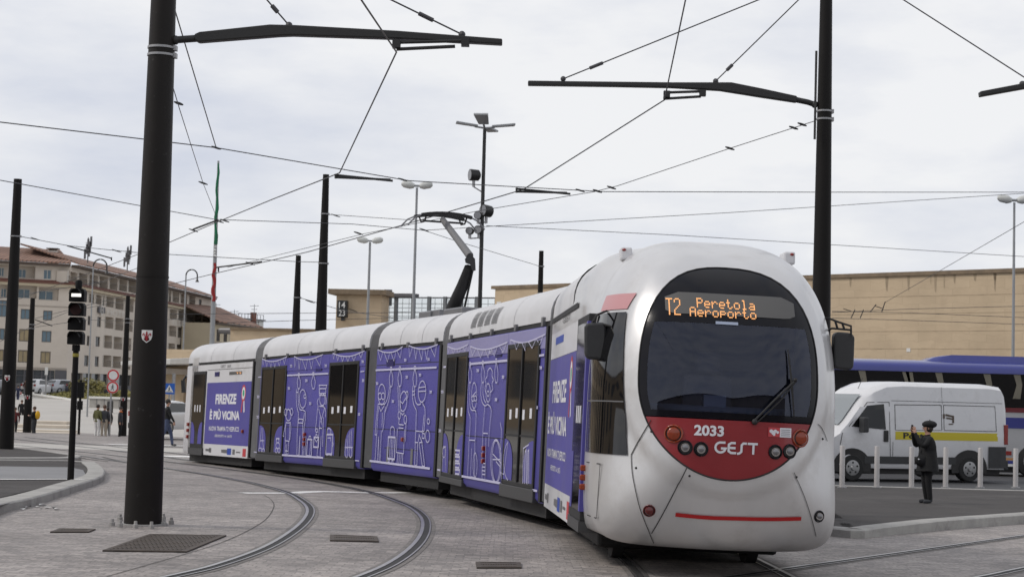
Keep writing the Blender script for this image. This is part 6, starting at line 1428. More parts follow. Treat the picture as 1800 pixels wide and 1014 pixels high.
# ---------------- station
st = thing('station_building', 'long sandstone station with glazed front and clock tower behind the tram', 'building', at(900, 690, 118))
ws = Wall(at(868, 600, 118), at(1800, 600, 90.6)); ztop = ws.px(1465, 489)[1]
aR = ws.px(2000, 600)[0]
ws.build(st, 'wall', 'sandstone', 0, aR, -5, ztop)
b = MB(); ws.box(b, -.3, aR, ztop, ztop + .22, -.6, .12); b.build('coping', 'sandstone_dark', st)
b = MB()
for z in np.arange(ztop - 1.15, 0, -.98): ws.box(b, 0, aR, z - .016, z + .016, 0, .006)
b.build('bed_joint', 'joint_tan', st)
b = MB()
rnd = random.Random(3)
for k in range(26):
    a = rnd.uniform(18, aR); h_ = rnd.uniform(.3, 1.1); w_ = rnd.uniform(.04, .12); b.add([ws.P(a - w_, ztop, .008), ws.P(a + w_, ztop, .008), ws.P(a + w_ * .4, ztop - h_, .008), ws.P(a - w_ * .5, ztop - h_ * .8, .008)], [(0, 1, 2, 3)])
b.build_each('damp_stain', 'joint_tan', st)
q = ws.px(1595, 775 / 1352 * 0 + 615)
b = MB(); a, z = ws.px(1597, 615); ws.box(b, a - .12, a + .12, z - .1, z + .1, 0, .02); a, z = ws.px(872, 538); ws.box(b, a + .1, a + .5, z - .3, z + .3, 0, .05); b.build('wall_plate', 'white_plate', st)
pT0 = at(589, 600, 118); pT1 = at(669, 600, 117.6); wt = Wall(pT0, pT1); zt = wt.px(630, 518)[1]
tw = MB(); tA, tB = 0, wt.L
wt.build(st, 'tower', 'sandstone', 0, wt.L, -5, zt, thick=2.5)
b = MB(); wt.box(b, -.5, wt.L + .35, zt, zt + .35, -2.5, .5); b.build('tower_coping', 'sandstone_dark', st)
pS = wt.P(wt.L, 0, 0); wside = Wall(pS, pS - wt.n * 9); b = MB(); b.box((0, 0, 0), (.01, .01, .01)) if False else None
b = MB(); b.add([wt.P(wt.L + .01, -5, 0), wt.P(wt.L + .01, -5, -2.5), wt.P(wt.L + .01, zt, -2.5), wt.P(wt.L + .01, zt, 0)], [(0, 1, 2, 3)]); b.build('tower_side', 'sandstone', st)
# clock
r = wt.rect(quad(597, 529, 614.5, 559)); b = MB(); wt.box(b, *r, .35, .85); ck = b.build('clock', 'clock_black', st, bevel=.05)
b = MB(); mid_ = (r[2] + r[3]) / 2; put_text(b, '14', lambda a, z: wt.P(a, z, .87), r[0] + .14, r[1] - .12, mid_ + .06, r[3] - .10, .01); put_text(b, '23', lambda a, z: wt.P(a, z, .87), r[0] + .14, r[1] - .12, r[2] + .10, mid_ - .06, .01); b.build('clock_numerals', 'white_plate', ck)
b = MB(); wt.box(b, lerp(r[0], r[1], .35), lerp(r[0], r[1], .65), r[2] - .2, r[2], .1, .6); b.build('clock_bracket', 'clock_black', ck)
# glazed front between tower and wall
pG0 = at(672, 600, 121.5); pG1 = at(868, 600, 118.2); wgz = Wall(pG0, pG1)
z0, z1 = wgz.px(760, 600)[1] - 4, wgz.px(770, 524)[1]
b = MB(); wgz.box(b, 0, wgz.L, z0, z1, -.06, 0); b.build('glazed_front', 'glazing_white', st)
b = MB()
for x in (675, 697, 727, 755, 783, 811, 839): a = wgz.px(x, 560)[0]; wgz.box(b, a - .11, a + .11, z0, z1 + .10, 0, .25)
b.build('glazing_mullion', 'glazing_bar', st)
b = MB()
for y in (534, 541.5, 549, 556.5, 564, 572, 580): z = wgz.px(770, y)[1]; wgz.box(b, 0, wgz.L, z - .018, z + .018, 0, .03)
for f in np.linspace(0, 1, 18): a = wgz.L * f; wgz.box(b, a - .012, a + .012, z0, z1 - .05, 0, .025)
b.build('glazing_grid', 'glazing_bar', st)
b = MB(); wgz.box(b, -.3, 2.6, z1 + .05, z1 + .30, -.4, .4); wgz.box(b, -.1, wgz.L, z1, z1 + .06, -.3, .25); b.build('glazing_cap', 'dark_stone', st)
p = at(682, 515, 123); b = MB(); b.box((p[0] - .28, p[1], p[2] - .9), (p[0] + .28, p[1] + .4, p[2] + .25)); b.build('roof_box', 'bellows_grey', st)
lw = Wall(at(470, 600, 131), at(592, 600, 130)); z1 = lw.px(535, 582)[1]; lw.build(st, 'low_wing', 'sandstone', -3, lw.L, -5, z1); b = MB(); lw.box(b, -3, lw.L, z1, z1 + .18, -3, .15); b.build('low_wing_coping', 'sandstone_dark', st)
# stone wing outside the view on the left, mirrored in the tram doors
ow = thing('stone_wing_building', 'tan stone building that shows only as a reflection in the tram doors', 'building', (-50, 80, -1))
wo = Wall((-51, 165), (-84, 40)); HO = []
for k in range(12):
    for j in range(2): a = 6 + k * 10; HO.append((a, a + 4.5, 2.5 + j * 5, 6 + j * 5, .5))
wo.build(ow, 'wall', 'sandstone', 0, wo.L, -3, 13, HO)
for h in HO: wo.window(ow, h[:4], 'far_glass', 'win_frame', .45, .2)
b = MB(); wo.box(b, -.3, wo.L + .3, 13, 13.4, -6, .4); b.build('coping', 'sandstone_dark', ow)
bw_ = thing('added_street_front', 'unseen plastered street front added behind the camera to darken the tram nose', 'building', (0, -45, 0))  # added out of view: cuts off low sky so the nose reflects darker
wb_ = Wall((-75, -52), (80, -40)); HB_ = [(4 + k * 7.4, 6 + k * 7.4, 1.5 + j * 4.2, 4 + j * 4.2, .3) for k in range(20) for j in range(2)]
wb_.build(bw_, 'wall', 'stucco_dark', 0, wb_.L, -2, 9.5, HB_)
for h in HB_[::2]: wb_.window(bw_, h[:4], 'far_glass', 'win_frame', .28, .15)
b = MB(); wb_.box(b, -.4, wb_.L + .4, 9.5, 10, -8, .7); b.build('eave', 'eave_dark', bw_)
# planter wall, bin, verge
pw = MB(); wq = Wall(at(157, 710, 128), at(345, 710, 124)); z0, z1 = wq.px(190, 724)[1], wq.px(190, 698)[1]; wq.box(pw, 0, wq.L, z0 - 1.5, z1 - .12, -.6, 0)
t = thing('retaining_wall', 'pale block retaining wall behind the standing people', 'wall', wq.P(0, z0, 0)); pw.build('wall', 'kerb_stone', t)
b = MB(); wq.box(b, -.1, wq.L, z1 - .12, z1 + .03, -.7, .1); b.build('coping', 'white_plate', t)
b = MB()
for k in range(1, 14): a = wq.L * k / 14; wq.box(b, a - .03, a + .03, z0 - 1.5, z1 - .13, 0, .012)
b.build('panel_joint', 'bellows_grey', t)
Y = 118; c = at(193, 726, Y); t = thing('litter_bin', 'dark litter bin against the pale retaining wall', 'bin', c); b = MB(); h_ = 20 * Y / CAM_F; b.tube([c - (0, 0, .3), c + (0, 0, h_ * .9), c + (0, 0, h_)], [.20, .22, .20], 14); b.build('body', 'dark_plastic', t, smooth=40); b = MB(); b.tube([c + (0, 0, h_), c + (0, 0, h_ + .08)], [.24, .18], 14); b.build('lid', 'grey_trim', t, smooth=40)
mat('grass_green', (.27, .24, .08), .9, var=.35, vscale=1.2); mat('grass_dark', (.17, .16, .055), .9, var=.35, vscale=1.5); mat('shrub_pale', (.22, .20, .10), .9, var=.3, vscale=2)
def leafmass(name, cs, n, sz, mats, seed=1, zsq=1):
    r = random.Random(seed); b = MB()
    for k in range(n):
        c, rad = r.choice(cs); d = V(r.gauss(0, 1), r.gauss(0, 1), r.gauss(0, 1)); d /= np.linalg.norm(d); p = np.asarray(c) + d * np.asarray(rad) * r.random() ** .35
        a = V(r.gauss(0, 1), r.gauss(0, 1), r.gauss(0, 1)); a /= np.linalg.norm(a); e = np.cross(a, d); e /= np.linalg.norm(e) + 1e-9; s_ = sz * r.uniform(.6, 1.4)
        b.add([p - a * s_, p + e * s_ * .5, p + a * s_, p - e * s_ * .5], [(0, 1, 2, 3)], r.randrange(len(mats)))
    return b.build(name, mats)
v0, v1 = at(68, 694, 151), at(160, 712, 140)
b = MB(); b.tube([v0 + (-1, 0, .06), lerp(v0, v1, .5) + (0, 0, .08), v1 + (2.2, -4, -.25)], .16, 6); struct(b.build('kerb', 'white_plate'))
cs = [((lerp(v0[0], v1[0] + 7, f) + .5, lerp(v0[1], v1[1], f) + 2.2 + k * 2.0, lerp(v0[2], v1[2] + .2, f) - .12 + .10 * k), (1.0, 1.2, .16)) for f in np.linspace(0, 1, 20) for k in range(4)]
o = leafmass('grass', cs, 9000, .16, ['grass_green', 'grass_dark'], 5); o['kind'] = 'stuff'
cs = [((lerp(at(215, 700, 133)[0], at(345, 700, 130)[0], f), 131, z1 + .15), (.9, .8, .35)) for f in np.linspace(0, 1, 12)]
o = leafmass('grass', cs, 3000, .14, ['grass_green', 'grass_dark'], 6); o['kind'] = 'stuff'
c = at(153, 680, 160); t = thing('shrub', 'pale dry shrub in front of the hotel shopfronts', 'shrub', (c[0], 160, c[2] - 1))
o = leafmass('foliage', [(c + (x, 0, z), (.9, .8, .6)) for x, z in ((-.9, 0), (.1, .3), (1.0, .1), (-.3, -.4), (.6, -.4))], 1500, .16, ['shrub_pale', 'grass_green'], 8)
o.parent = t; o.matrix_parent_inverse = Matrix.Translation(-Vector(t.location)); W[o.name] = Matrix.Identity(4)
b = MB(); [b.tube([c + (.1, 0, -1.4), c + (x, 0, .1)], [.06, .02], 5) for x in (-.8, .1, .9)]; b.build('stem', 'eave_dark', t)
# ------------------------------------------------------------------ vehicles
mat('van_white', (.62, .62, .63), .3, coat=.4, var=.05, vscale=1.2, dirt=((.42, .41, .40), 1.2, .55, .9))
mat('tyre', (.016, .016, .016), .85); mat('wheel_steel', (.30, .30, .30), .4, metal=.6, var=.15, vscale=8)
mat('yellow_band', (.52, .43, .02), .5); mat('car_glass', (.008, .009, .010), .06, spec=.45); mat('screen_pale', (.20, .22, .23), .06, spec=.7)
mat('coach_blue', (.022, .03, .20), .3, coat=.5, var=.08, vscale=.6); mat('coach_silver', (.40, .40, .41), .35, metal=.3, coat=.3, var=.05); mat('coach_dark', (.006, .006, .007), .15, spec=.3); mat('curtain', (.17, .155, .12), .8, var=.15, vscale=3)
mat('coach_red', (.12, .01, .015), .4); mat('orange_trim', (.45, .22, .08), .5)
def Rz(a): return np.array([[math.cos(a), -math.sin(a), 0], [math.sin(a), math.cos(a), 0], [0, 0, 1.]])
class Local:
    """local builder: x forward, y to the right-hand side seen, z up"""
    def __init__(s, o, th): s.o = np.asarray(o, float); s.R = Rz(th)
    def __call__(s, x, y, z): return s.o + s.R @ np.array([x, y, z], float)
def wheel(lf, x, y, r, w, par, side=1):
    b = MB(); b.tube([lf(x, y, r), lf(x, y - side * .02, r), lf(x, y - side * w, r)], [r * .94, r, r], 26, 0); o = b.build('wheel', 'tyre', par, smooth=40)
    b = MB(); b.tube([lf(x, y + side * .004, r), lf(x, y + side * .012, r)], [r * .60, r * .52], 22); b.tube([lf(x, y + side * .012, r), lf(x, y + side * .05, r)], [r * .22, r * .16], 12)
    b.build('rim', 'wheel_steel', o, smooth=40)
    b = MB()
    for k in range(5): a = 2 * math.pi * k / 5 + .3; b.tube([lf(x + r * .37 * math.cos(a), y + side * .010, r + r * .37 * math.sin(a)), lf(x + r * .37 * math.cos(a), y + side * .016, r + r * .37 * math.sin(a))], r * .085, 8)
    b.build('rim_hole', 'tyre', o)
def section_loft(lf, secs, cap=True):
    b = MB(); n = len(secs[0][1]); b.add([lf(x, y, z) for x, P in secs for y, z in P], [(k * n + i, k * n + (i + 1) % n, (k + 1) * n + (i + 1) % n, (k + 1) * n + i) for k in range(len(secs) - 1) for i in range(n)])
    if cap: b.poly([lf(secs[0][0], y, z) for y, z in secs[0][1]]); b.poly([lf(secs[-1][0], y, z) for y, z in secs[-1][1]][::-1])
    return b
# ---- white van, facing left and slightly towards the camera
pr = hitsurf(1703, 848.5, lambda x, y: GR(x, y) - .10); YV = pr[1]
sc = CAM_F / YV; Lw = 200 / sc
van_o = pr.copy()
YAW = math.radians(20); SX = 1.13
th = math.pi + YAW
K = Lw / (3.0 * SX * math.cos(YAW + math.atan2(.26, 1))) * math.cos(math.atan2(.26, 1))                     # scale against a 3.0 m wheelbase
lf = lambda x, y, z, _f=Local(van_o, th): _f(x * K * SX, y * K, z * K)     # x = 0 at the rear axle, visible flank at y = +w
hw = .99
lf0 = lf; lf = lambda x, y, z: lf0(x, y - hw, z)   # flank plane y = hw at wheel face
van = thing('delivery_van', 'white high roofed delivery van with a yellow side stripe behind the bollards', 'van', lf(1.5, 0, 0))
def vs(x):   # bottom, belt, top, half width low, half width top
    top = float(np.interp(x, [-1.0, -.92, -.6, 1.9, 2.25, 2.70, 3.20, 3.45, 3.75, 3.98], [2.30, 2.46, 2.50, 2.50, 2.44, 2.12, 1.42, 1.22, 1.08, .80]))
    wl = float(np.interp(x, [-1.0, -.9, 3.2, 3.7, 3.98], [.96, .99, .99, .93, .74])); wt = float(np.interp(x, [-1.0, -.9, 2.2, 2.7, 3.2, 3.98], [.80, .84, .84, .80, .86, .66]))
    return .34, top, wl, wt
secs = []
for x in (-1.0, -.97, -.9, -.6, 0, .6, 1.2, 1.7, 2.1, 2.4, 2.6, 2.8, 2.95, 3.1, 3.28, 3.45, 3.58, 3.68, 3.8, 3.9, 3.98):
    b0, top, wl, wt = vs(x); zs = min(1.85, top - .14); r_ = .12
    P = [(wl - .04, b0), (wl, b0 + .08), (wl, min(1.2, zs)), (wl - (wl - wt) * .25, zs), (wt + (wl - wt) * .3, top - r_), (wt - .08, top - .03), (wt * .5, top)]
    secs.append((x, P + [(-y, z) for y, z in P[::-1]]))
section_loft(lf, secs).build('body', 'van_white', van, smooth=35)
def vp(x, z, o=.006):
    b0, top, wl, wt = vs(x); zs = min(1.85, top - .14)
    y = wl if z < 1.2 else lerp(wl, wl - (wl - wt) * .25, min(1, max(0, (z - 1.2) / max(.01, zs - 1.2))))
    if z > zs: y = lerp(wl - (wl - wt) * .25, wt + (wl - wt) * .3, min(1, (z - zs) / max(.02, top - .12 - zs)))
    return lf(x, y + o, z)
def vpoly(name, P, m, o=.006, par=None, sub=6):
    b = MB(); n = len(P); c = (sum(p[0] for p in P) / n, sum(p[1] for p in P) / n)
    vsx = [vp(*p, o) for p in P]; b.poly(vsx); return b.build(name, m, par or van)
def vrect(name, x0, x1, z0, z1, m, o=.006, nx=6, nz=4):
    b = MB(); b.grid(lambda x, z: vp(x, z, o), list(np.linspace(x0, x1, nx)), list(np.linspace(z0, z1, nz))); return b.build(name, m, van)
vrect('yellow_stripe', -.95, 1.92, 1.06, 1.26, 'yellow_band', .006, 10, 3)
b = MB(); put_text(b, 'Poste', lambda u, v: vp(1.72 - u, v, .010), 0, .66, 1.085, 1.235, .03); b.build('lettering', 'sign_black', van)
b = MB(); b.grid(lambda f, g: vp(lerp(lerp(2.16, 3.02, f), lerp(2.20, 2.62, f), g), lerp(lerp(1.30, 1.36, f), lerp(1.93, 1.88, f), g), .012), list(np.linspace(0, 1, 10)), list(np.linspace(0, 1, 6))); b.build('side_window', 'car_glass', van)
b = MB()
ribbon(b, [(2.06, 1.22), (2.06, 1.98), (2.60, 1.96), (3.08, 1.36)], .014, lambda x, z: vp(x, z, .007)); ribbon(b, [(2.06, 1.22), (2.04, .62)], .014, lambda x, z: vp(x, z, .007)); ribbon(b, [(3.25, 1.2), (3.30, .9)], .014, lambda x, z: vp(x, z, .007))
ribbon(b, [(1.92, 1.30), (1.92, 1.92), (.72, 1.94), (.72, 1.32)], .016, lambda x, z: vp(x, z, .007)); ribbon(b, [(1.92, 1.29), (.72, 1.31)], .010, lambda x, z: vp(x, z, .007)); ribbon(b, [(.66, 1.32), (.66, 1.94), (-.70, 1.94), (-.72, 1.31), (.66, 1.31)], .014, lambda x, z: vp(x, z, .007)); ribbon(b, [(-.9, 2.02), (2.0, 2.02)], .010, lambda x, z: vp(x, z, .007)); ribbon(b, [(.69, 1.95), (.69, 2.40)], .006, lambda x, z: vp(x, z, .007))
ribbon(b, [(1.98, .50), (1.98, 1.0)], .010, lambda x, z: vp(x, z, .007)); b.build('panel_gap', 'rail_dark', van)
vrect('door_handle', 2.10, 2.22, 1.00, 1.28, 'sign_black', .02); vrect('side_moulding', .35, 2.70, .46, .64, 'dark_plastic', .02, 8); vrect('side_moulding', -.98, -.50, .38, .92, 'dark_plastic', .025, 4)
b = MB(); b.box((-1.06, -.95, .34), (-.96, .97, .58), 0, lf); b.build('rear_bumper', 'dark_plastic', van, bevel=.02)
b = MB(); b.box((3.85, -.9, .30), (4.06, .90, .70), 0, lf); b.box((3.55, .60, .32), (3.95, .955, .72), 0, lf); b.build('front_bumper', 'dark_plastic', van, bevel=.05)
b = MB(); b.box((-1.03, .84, .98), (-.93, 1.0, 1.48), 0, lf); b.build('tail_light', 'red_lens', van, bevel=.01)
b = MB(); b.add([lf(2.92, -.66, 2.08), lf(2.92, .66, 2.08), lf(3.52, .80, 1.40), lf(3.52, -.80, 1.40)], [(0, 1, 2, 3)]); 
b = MB()
def wsx(f, g): x = lerp(2.66, 3.24, g); b0, top, wl, wt = vs(x); return lf(x + .012, lerp(-wt, wt, f) * .90, top + .014 - .0 * f)
b.grid(wsx, list(np.linspace(0, 1, 7)), list(np.linspace(0, 1, 7))); b.build('windscreen', 'screen_pale', van)
b = MB(); b.add([vp(3.70, 1.12, .02), vp(3.70, .98, .02), vp(3.90, .84, .015), vp(3.90, .98, .015)], [(0, 1, 2, 3)]); b.build('headlight', 'lamp_glass', van)
b = MB(); b.box((2.72, hw + .02, 1.22), (2.86, hw + .26, 1.60), 0, lf); b.box((2.74, hw - .04, 1.24), (2.80, hw + .04, 1.32), 0, lf); b.build('mirror', 'dark_plastic', van, bevel=.04)
for x in (0, 3.0):
    b = MB(); P = [(x + .47 * math.cos(a), .36 + .47 * math.sin(a)) for a in np.linspace(math.radians(-14), math.radians(194), 18)]; b.poly([vp(*p, .012) for p in P]); b.build('wheel_arch', 'rail_dark', van)
    wheel(lambda X, Y_, Z, x=x: lf(x + X / SX, Y_, Z), 0, hw + .03, .35, .22, van); wheel(lambda X, Y_, Z, x=x: lf(x + X / SX, Y_, Z), 0, -hw + .1, .35, -.22, van, -1)
b = MB(); ribbon(b, [(.62, 1.70), (.42, 1.66), (.42, 1.50)], .05, lambda x, z: vp(x, z, .009)); ribbon(b, [(.66, 1.72), (.66, 1.60)], .05, lambda x, z: vp(x, z, .009)); ribbon(b, [(.60, 1.62), (.44, 1.60)], .04, lambda x, z: vp(x, z, .0095)); ribbon(b, [(.54, 1.47), (.42, 1.47)], .03, lambda x, z: vp(x, z, .009)); b.build('scuff_mark', 'eave_dark', van)
b = MB(); b.tube([lf(2.45, .2, 2.30), lf(2.33, .2, 2.58)], .008, 5); b.build('aerial', 'sign_black', van)
b = MB(); b.box((-.9, -.9, .2), (3.6, .85, .36), 0, lf); b.build('underbody', 'rail_dark', van)
# ---- coach behind the van
YC = YV + 6.5; cbase = GR(0, YC) - .1; zt = at(1600, 634, YC)[2]; xc0 = at(1440, 700, YC)[0] - 1.5; xc1 = at(1990, 700, YC)[0]
coach = thing('coach', 'blue roofed silver coach with dark windows parked behind the white van', 'coach', ((xc0 + xc1) / 2, YC, cbase))
def cz(y): return at(1760, y, YC)[2]
b = MB(); prof = [(0, cbase + .35), (0, cz(726)), (.06, cz(655)), (.14, cz(646)), (.40, zt), (1.25, zt + .05), (2.1, zt), (2.36, cz(646)), (2.5, cz(726)), (2.5, cbase + .35)]
b.add([(x, YC + y, z) for x in (xc0, xc1) for y, z in prof], [(i, i + 1, 10 + i + 1, 10 + i) for i in range(9)] + [tuple(range(9, -1, -1)), tuple(range(10, 20))], 0); b.build('body', 'coach_silver', coach, smooth=30)
def cpan(name, x0, x1, z0, z1, m, o=.012):
    b = MB(); b.box((x0, YC - o, z0), (x1, YC + .02, z1)); return b.build(name, m, coach)
b = MB(); b.add([(x, YC + y, z) for x in (xc0, xc1) for y, z in ((-.03, cz(657)), (-.02, cz(648)), (.12, cz(642)), (.40, zt + .015), (1.2, zt + .06))], [(i, i + 1, 5 + i + 1, 5 + i) for i in range(4)]); b.build('roof', 'coach_blue', coach, smooth=60)
ru = MB(); xa = at(1632, 640, YC)[0]; ru.add([(x, YC + .5 + y, z) for x, h in ((xa, .0), (xa + .4, .16), (xa + .9, .24), (xc1, .24)) for y, z in ((0, zt), (.1, zt + h), (1.4, zt + h), (1.5, zt))], [(k * 4 + i, k * 4 + i + 1, k * 4 + 5 + i, k * 4 + 4 + i) for k in range(3) for i in range(3)]); ru.build('roof_unit', 'coach_blue', coach, smooth=40)
cpan('window_band', xc0 + .1, xc1, cz(722), cz(657), 'coach_dark')
cpan('lower_window_trim', xc0 + .1, xc1, cz(724), cz(716), 'coach_red', .02)
for x in (1515, 1592, 1598, 1650, 1735, 1788): 
    X = at(x, 670, YC)[0]; b = MB(); b.add([(X - .12, YC - .016, cz(658)), (X + .10, YC - .016, cz(658)), (X + .16, YC - .016, cz(676)), (X + .10, YC - .016, cz(700)), (X - .14, YC - .016, cz(700)), (X - .02, YC - .016, cz(676))], [(0, 1, 2, 3, 4, 5)]); b.build('curtain', 'curtain', coach)
cpan('blue_stripe', xc0 + .1, xc1, cz(752), cz(733), 'coach_blue'); cpan('orange_stripe', xc0 + .1, xc1, cz(808), cz(804), 'orange_trim'); cpan('blue_skirt', xc0 + .1, xc1, cz(814), cz(809), 'coach_blue'); cpan('white_skirt', xc0 + .1, xc1, cz(819), cz(815), 'white_plate')
X = at(1771, 796, YC)[0]; b = MB(); b.box((X - .12, YC - .03, cz(799)), (X + .12, YC, cz(792))); b.build('side_lamp', 'red_lens', coach)
b = MB()
for x in (1520, 1600, 1680, 1758): X = at(x, 780, YC)[0]; b.box((X - .012, YC - .006, cz(812)), (X + .012, YC, cz(756)))
b.build_each('panel_joint', 'rail_dark', coach)
for x in (1495, 1815):
    X = at(x, 830, YC)[0]; wheel(lambda a, y, z: np.array([X + a, YC - y, cbase + z]), 0, .03, .50, .3, coach)
b = MB(); b.box((xc0 + .2, YC + .15, cbase + .12), (xc1, YC + 2.3, cbase + .4)); b.build('underframe', 'rail_dark', coach)
# ---- parked cars
def car(px, py, Y, th, label, paint, K=1.0, z=None, hatch=True):
    o = at(px, py, Y); lf = lambda x, y, z, _l=Local(o, th): _l(x * K, y * K, z * K)
    t = thing('parked_car', label, 'car', o, 0, 'cars parked by the hotel' if Y > 100 else None)
    X = [-2.15, -2.08, -1.9, -1.5, -1.0, -.3, .4, .9, 1.5, 2.0, 2.15]; top = [.70, 1.0, 1.16 if hatch else .98, 1.38 if hatch else 1.02, 1.46, 1.48, 1.42, .98, .92, .78, .55] if True else 0
    if not hatch: top = [.66, .90, .98, 1.02, 1.30, 1.43, 1.36, .96, .90, .76, .52]
    secs = []
    for x, tp in zip(X, top):
        w = .86 if abs(x) < 1.9 else .74; belt = min(.92, tp - .04); wt = .62 if tp > 1.1 else w - .05
        P = [(w - .06, .22), (w, .34), (w, belt * .8), (w - .04, belt), (wt, tp - .05), (wt * .8, tp)]; secs.append((x, P + [(-y, z_) for y, z_ in P[::-1]]))
    section_loft(lf, secs).build('body', paint, t, smooth=35)
    for s_ in (1, -1):
        b = MB(); b.add([lf(-1.35, s_ * .80, .98), lf(.78, s_ * .80, .98), lf(.30, s_ * .655, 1.36), lf(-.95, s_ * .655, 1.38)], [(0, 1, 2, 3) if s_ > 0 else (3, 2, 1, 0)]); o_ = b.build('side_window', 'car_glass', t)
        for x in (-1.3, 1.35): wheel(lf, x, s_ * .875, .31, .2, t, s_)
    b = MB(); xr0, zr0, xr1, zr1 = (-1.93, 1.12, -1.52, 1.37) if hatch else (-1.5, 1.03, -1.02, 1.29)
    b.add([lf(xr0 - .04, -.62, zr0), lf(xr0 - .04, .62, zr0), lf(xr1 - .04, .56, zr1), lf(xr1 - .04, -.56, zr1)], [(3, 2, 1, 0)]); b.build('rear_window', 'car_glass', t)
    b = MB(); b.add([lf(.90, -.64, 1.0), lf(.90, .64, 1.0), lf(.44, .56, 1.40), lf(.44, -.56, 1.40)], [(0, 1, 2, 3)]); b.build('windscreen', 'car_glass', t)
    for s_ in (1, -1):
        b = MB(); b.box((-2.14, s_ * .66 - .10, .78), (-2.02, s_ * .66 + .10, 1.0), 0, lf); b.build('tail_light', 'red_lens', t, bevel=.02)
        b = MB(); b.box((1.96, s_ * .60 - .12, .60), (2.10, s_ * .60 + .12, .74), 0, lf); b.build('headlight', 'lamp_glass', t, bevel=.02)
    b = MB(); b.box((-2.22, -.70, .26), (-2.08, .70, .50), 0, lf); b.build('bumper', 'dark_plastic', t, bevel=.02)
    b = MB(); b.box((-2.20, -.26, .62), (-2.11, .26, .74), 0, lf); b.build('number_plate', 'white_plate', t)
    return t
mat('car_white', (.62, .62, .62), .25, coat=.6); mat('car_silver', (.36, .37, .39), .25, metal=.4, coat=.5); mat('car_navy', (.018, .022, .04), .2, coat=.7); mat('car_maroon', (.10, .012, .018), .25, coat=.6); mat('car_grey', (.12, .12, .13), .25, coat=.6)
car(294, 762, 80, math.radians(72), 'white hatchback seen from behind beside the walking man in jeans', 'car_white', 1.05)
car(66, 693, 165, math.radians(80), 'white car between two black poles on the hotel forecourt', 'car_white', 1.0)
car(110, 692, 168, math.radians(60), 'silver car parked before the hotel beside a maroon one', 'car_silver', .95)
car(122, 693, 172, math.radians(10), 'maroon car half hidden behind the silver one', 'car_maroon', .95)
car(157, 693, 168, math.radians(4), 'dark sedan parked before the hotel by the pale shrub', 'car_navy', 1.0, hatch=False)
car(-2, 694, 165, math.radians(85), 'grey car mostly hidden by the far island pole', 'car_grey', 1.0)
# ------------------------------------------------------------------ people
mat('skin', (.42, .24, .17), .55); mat('hair_dark', (.022, .015, .011), .6); mat('hair_brown', (.075, .040, .022), .6)
CL = dict(black=(.006, .006, .007), charcoal=(.035, .037, .042), burgundy=(.11, .018, .018), navy=(.022, .028, .065), olive=(.085, .085, .028), white=(.60, .59, .58), beige=(.33, .28, .22), jeans=(.05, .065, .12), brown=(.07, .030, .022), grey=(.16, .16, .17), yellow=(.58, .33, .02), red=(.25, .015, .02), orange=(.50, .13, .02))
for k, v in CL.items(): mat('cloth_' + k, v, .85, var=.18, vscale=9, bump=.3, bscale=30)
def skin_mesh(V_, E_, R_, root=0, sub=2):
    me = bpy.data.meshes.new('body'); me.from_pydata([tuple(p) for p in V_], E_, []); o = bpy.data.objects.new('body', me); COL.objects.link(o)
    m = o.modifiers.new('skin', 'SKIN'); m.use_smooth_shade = True; m.branch_smoothing = .3
    for i, r in enumerate(R_): d = me.skin_vertices[0].data[i]; d.radius = (r, r) if not hasattr(r, '__len__') else r; d.use_root = i == root
    s = o.modifiers.new('sub', 'SUBSURF'); s.levels = sub; s.render_levels = sub
    bpy.context.view_layer.update(); dg = bpy.context.evaluated_depsgraph_get(); m2 = bpy.data.meshes.new_from_object(o.evaluated_get(dg)); bpy.data.objects.remove(o); bpy.data.meshes.remove(me); return m2
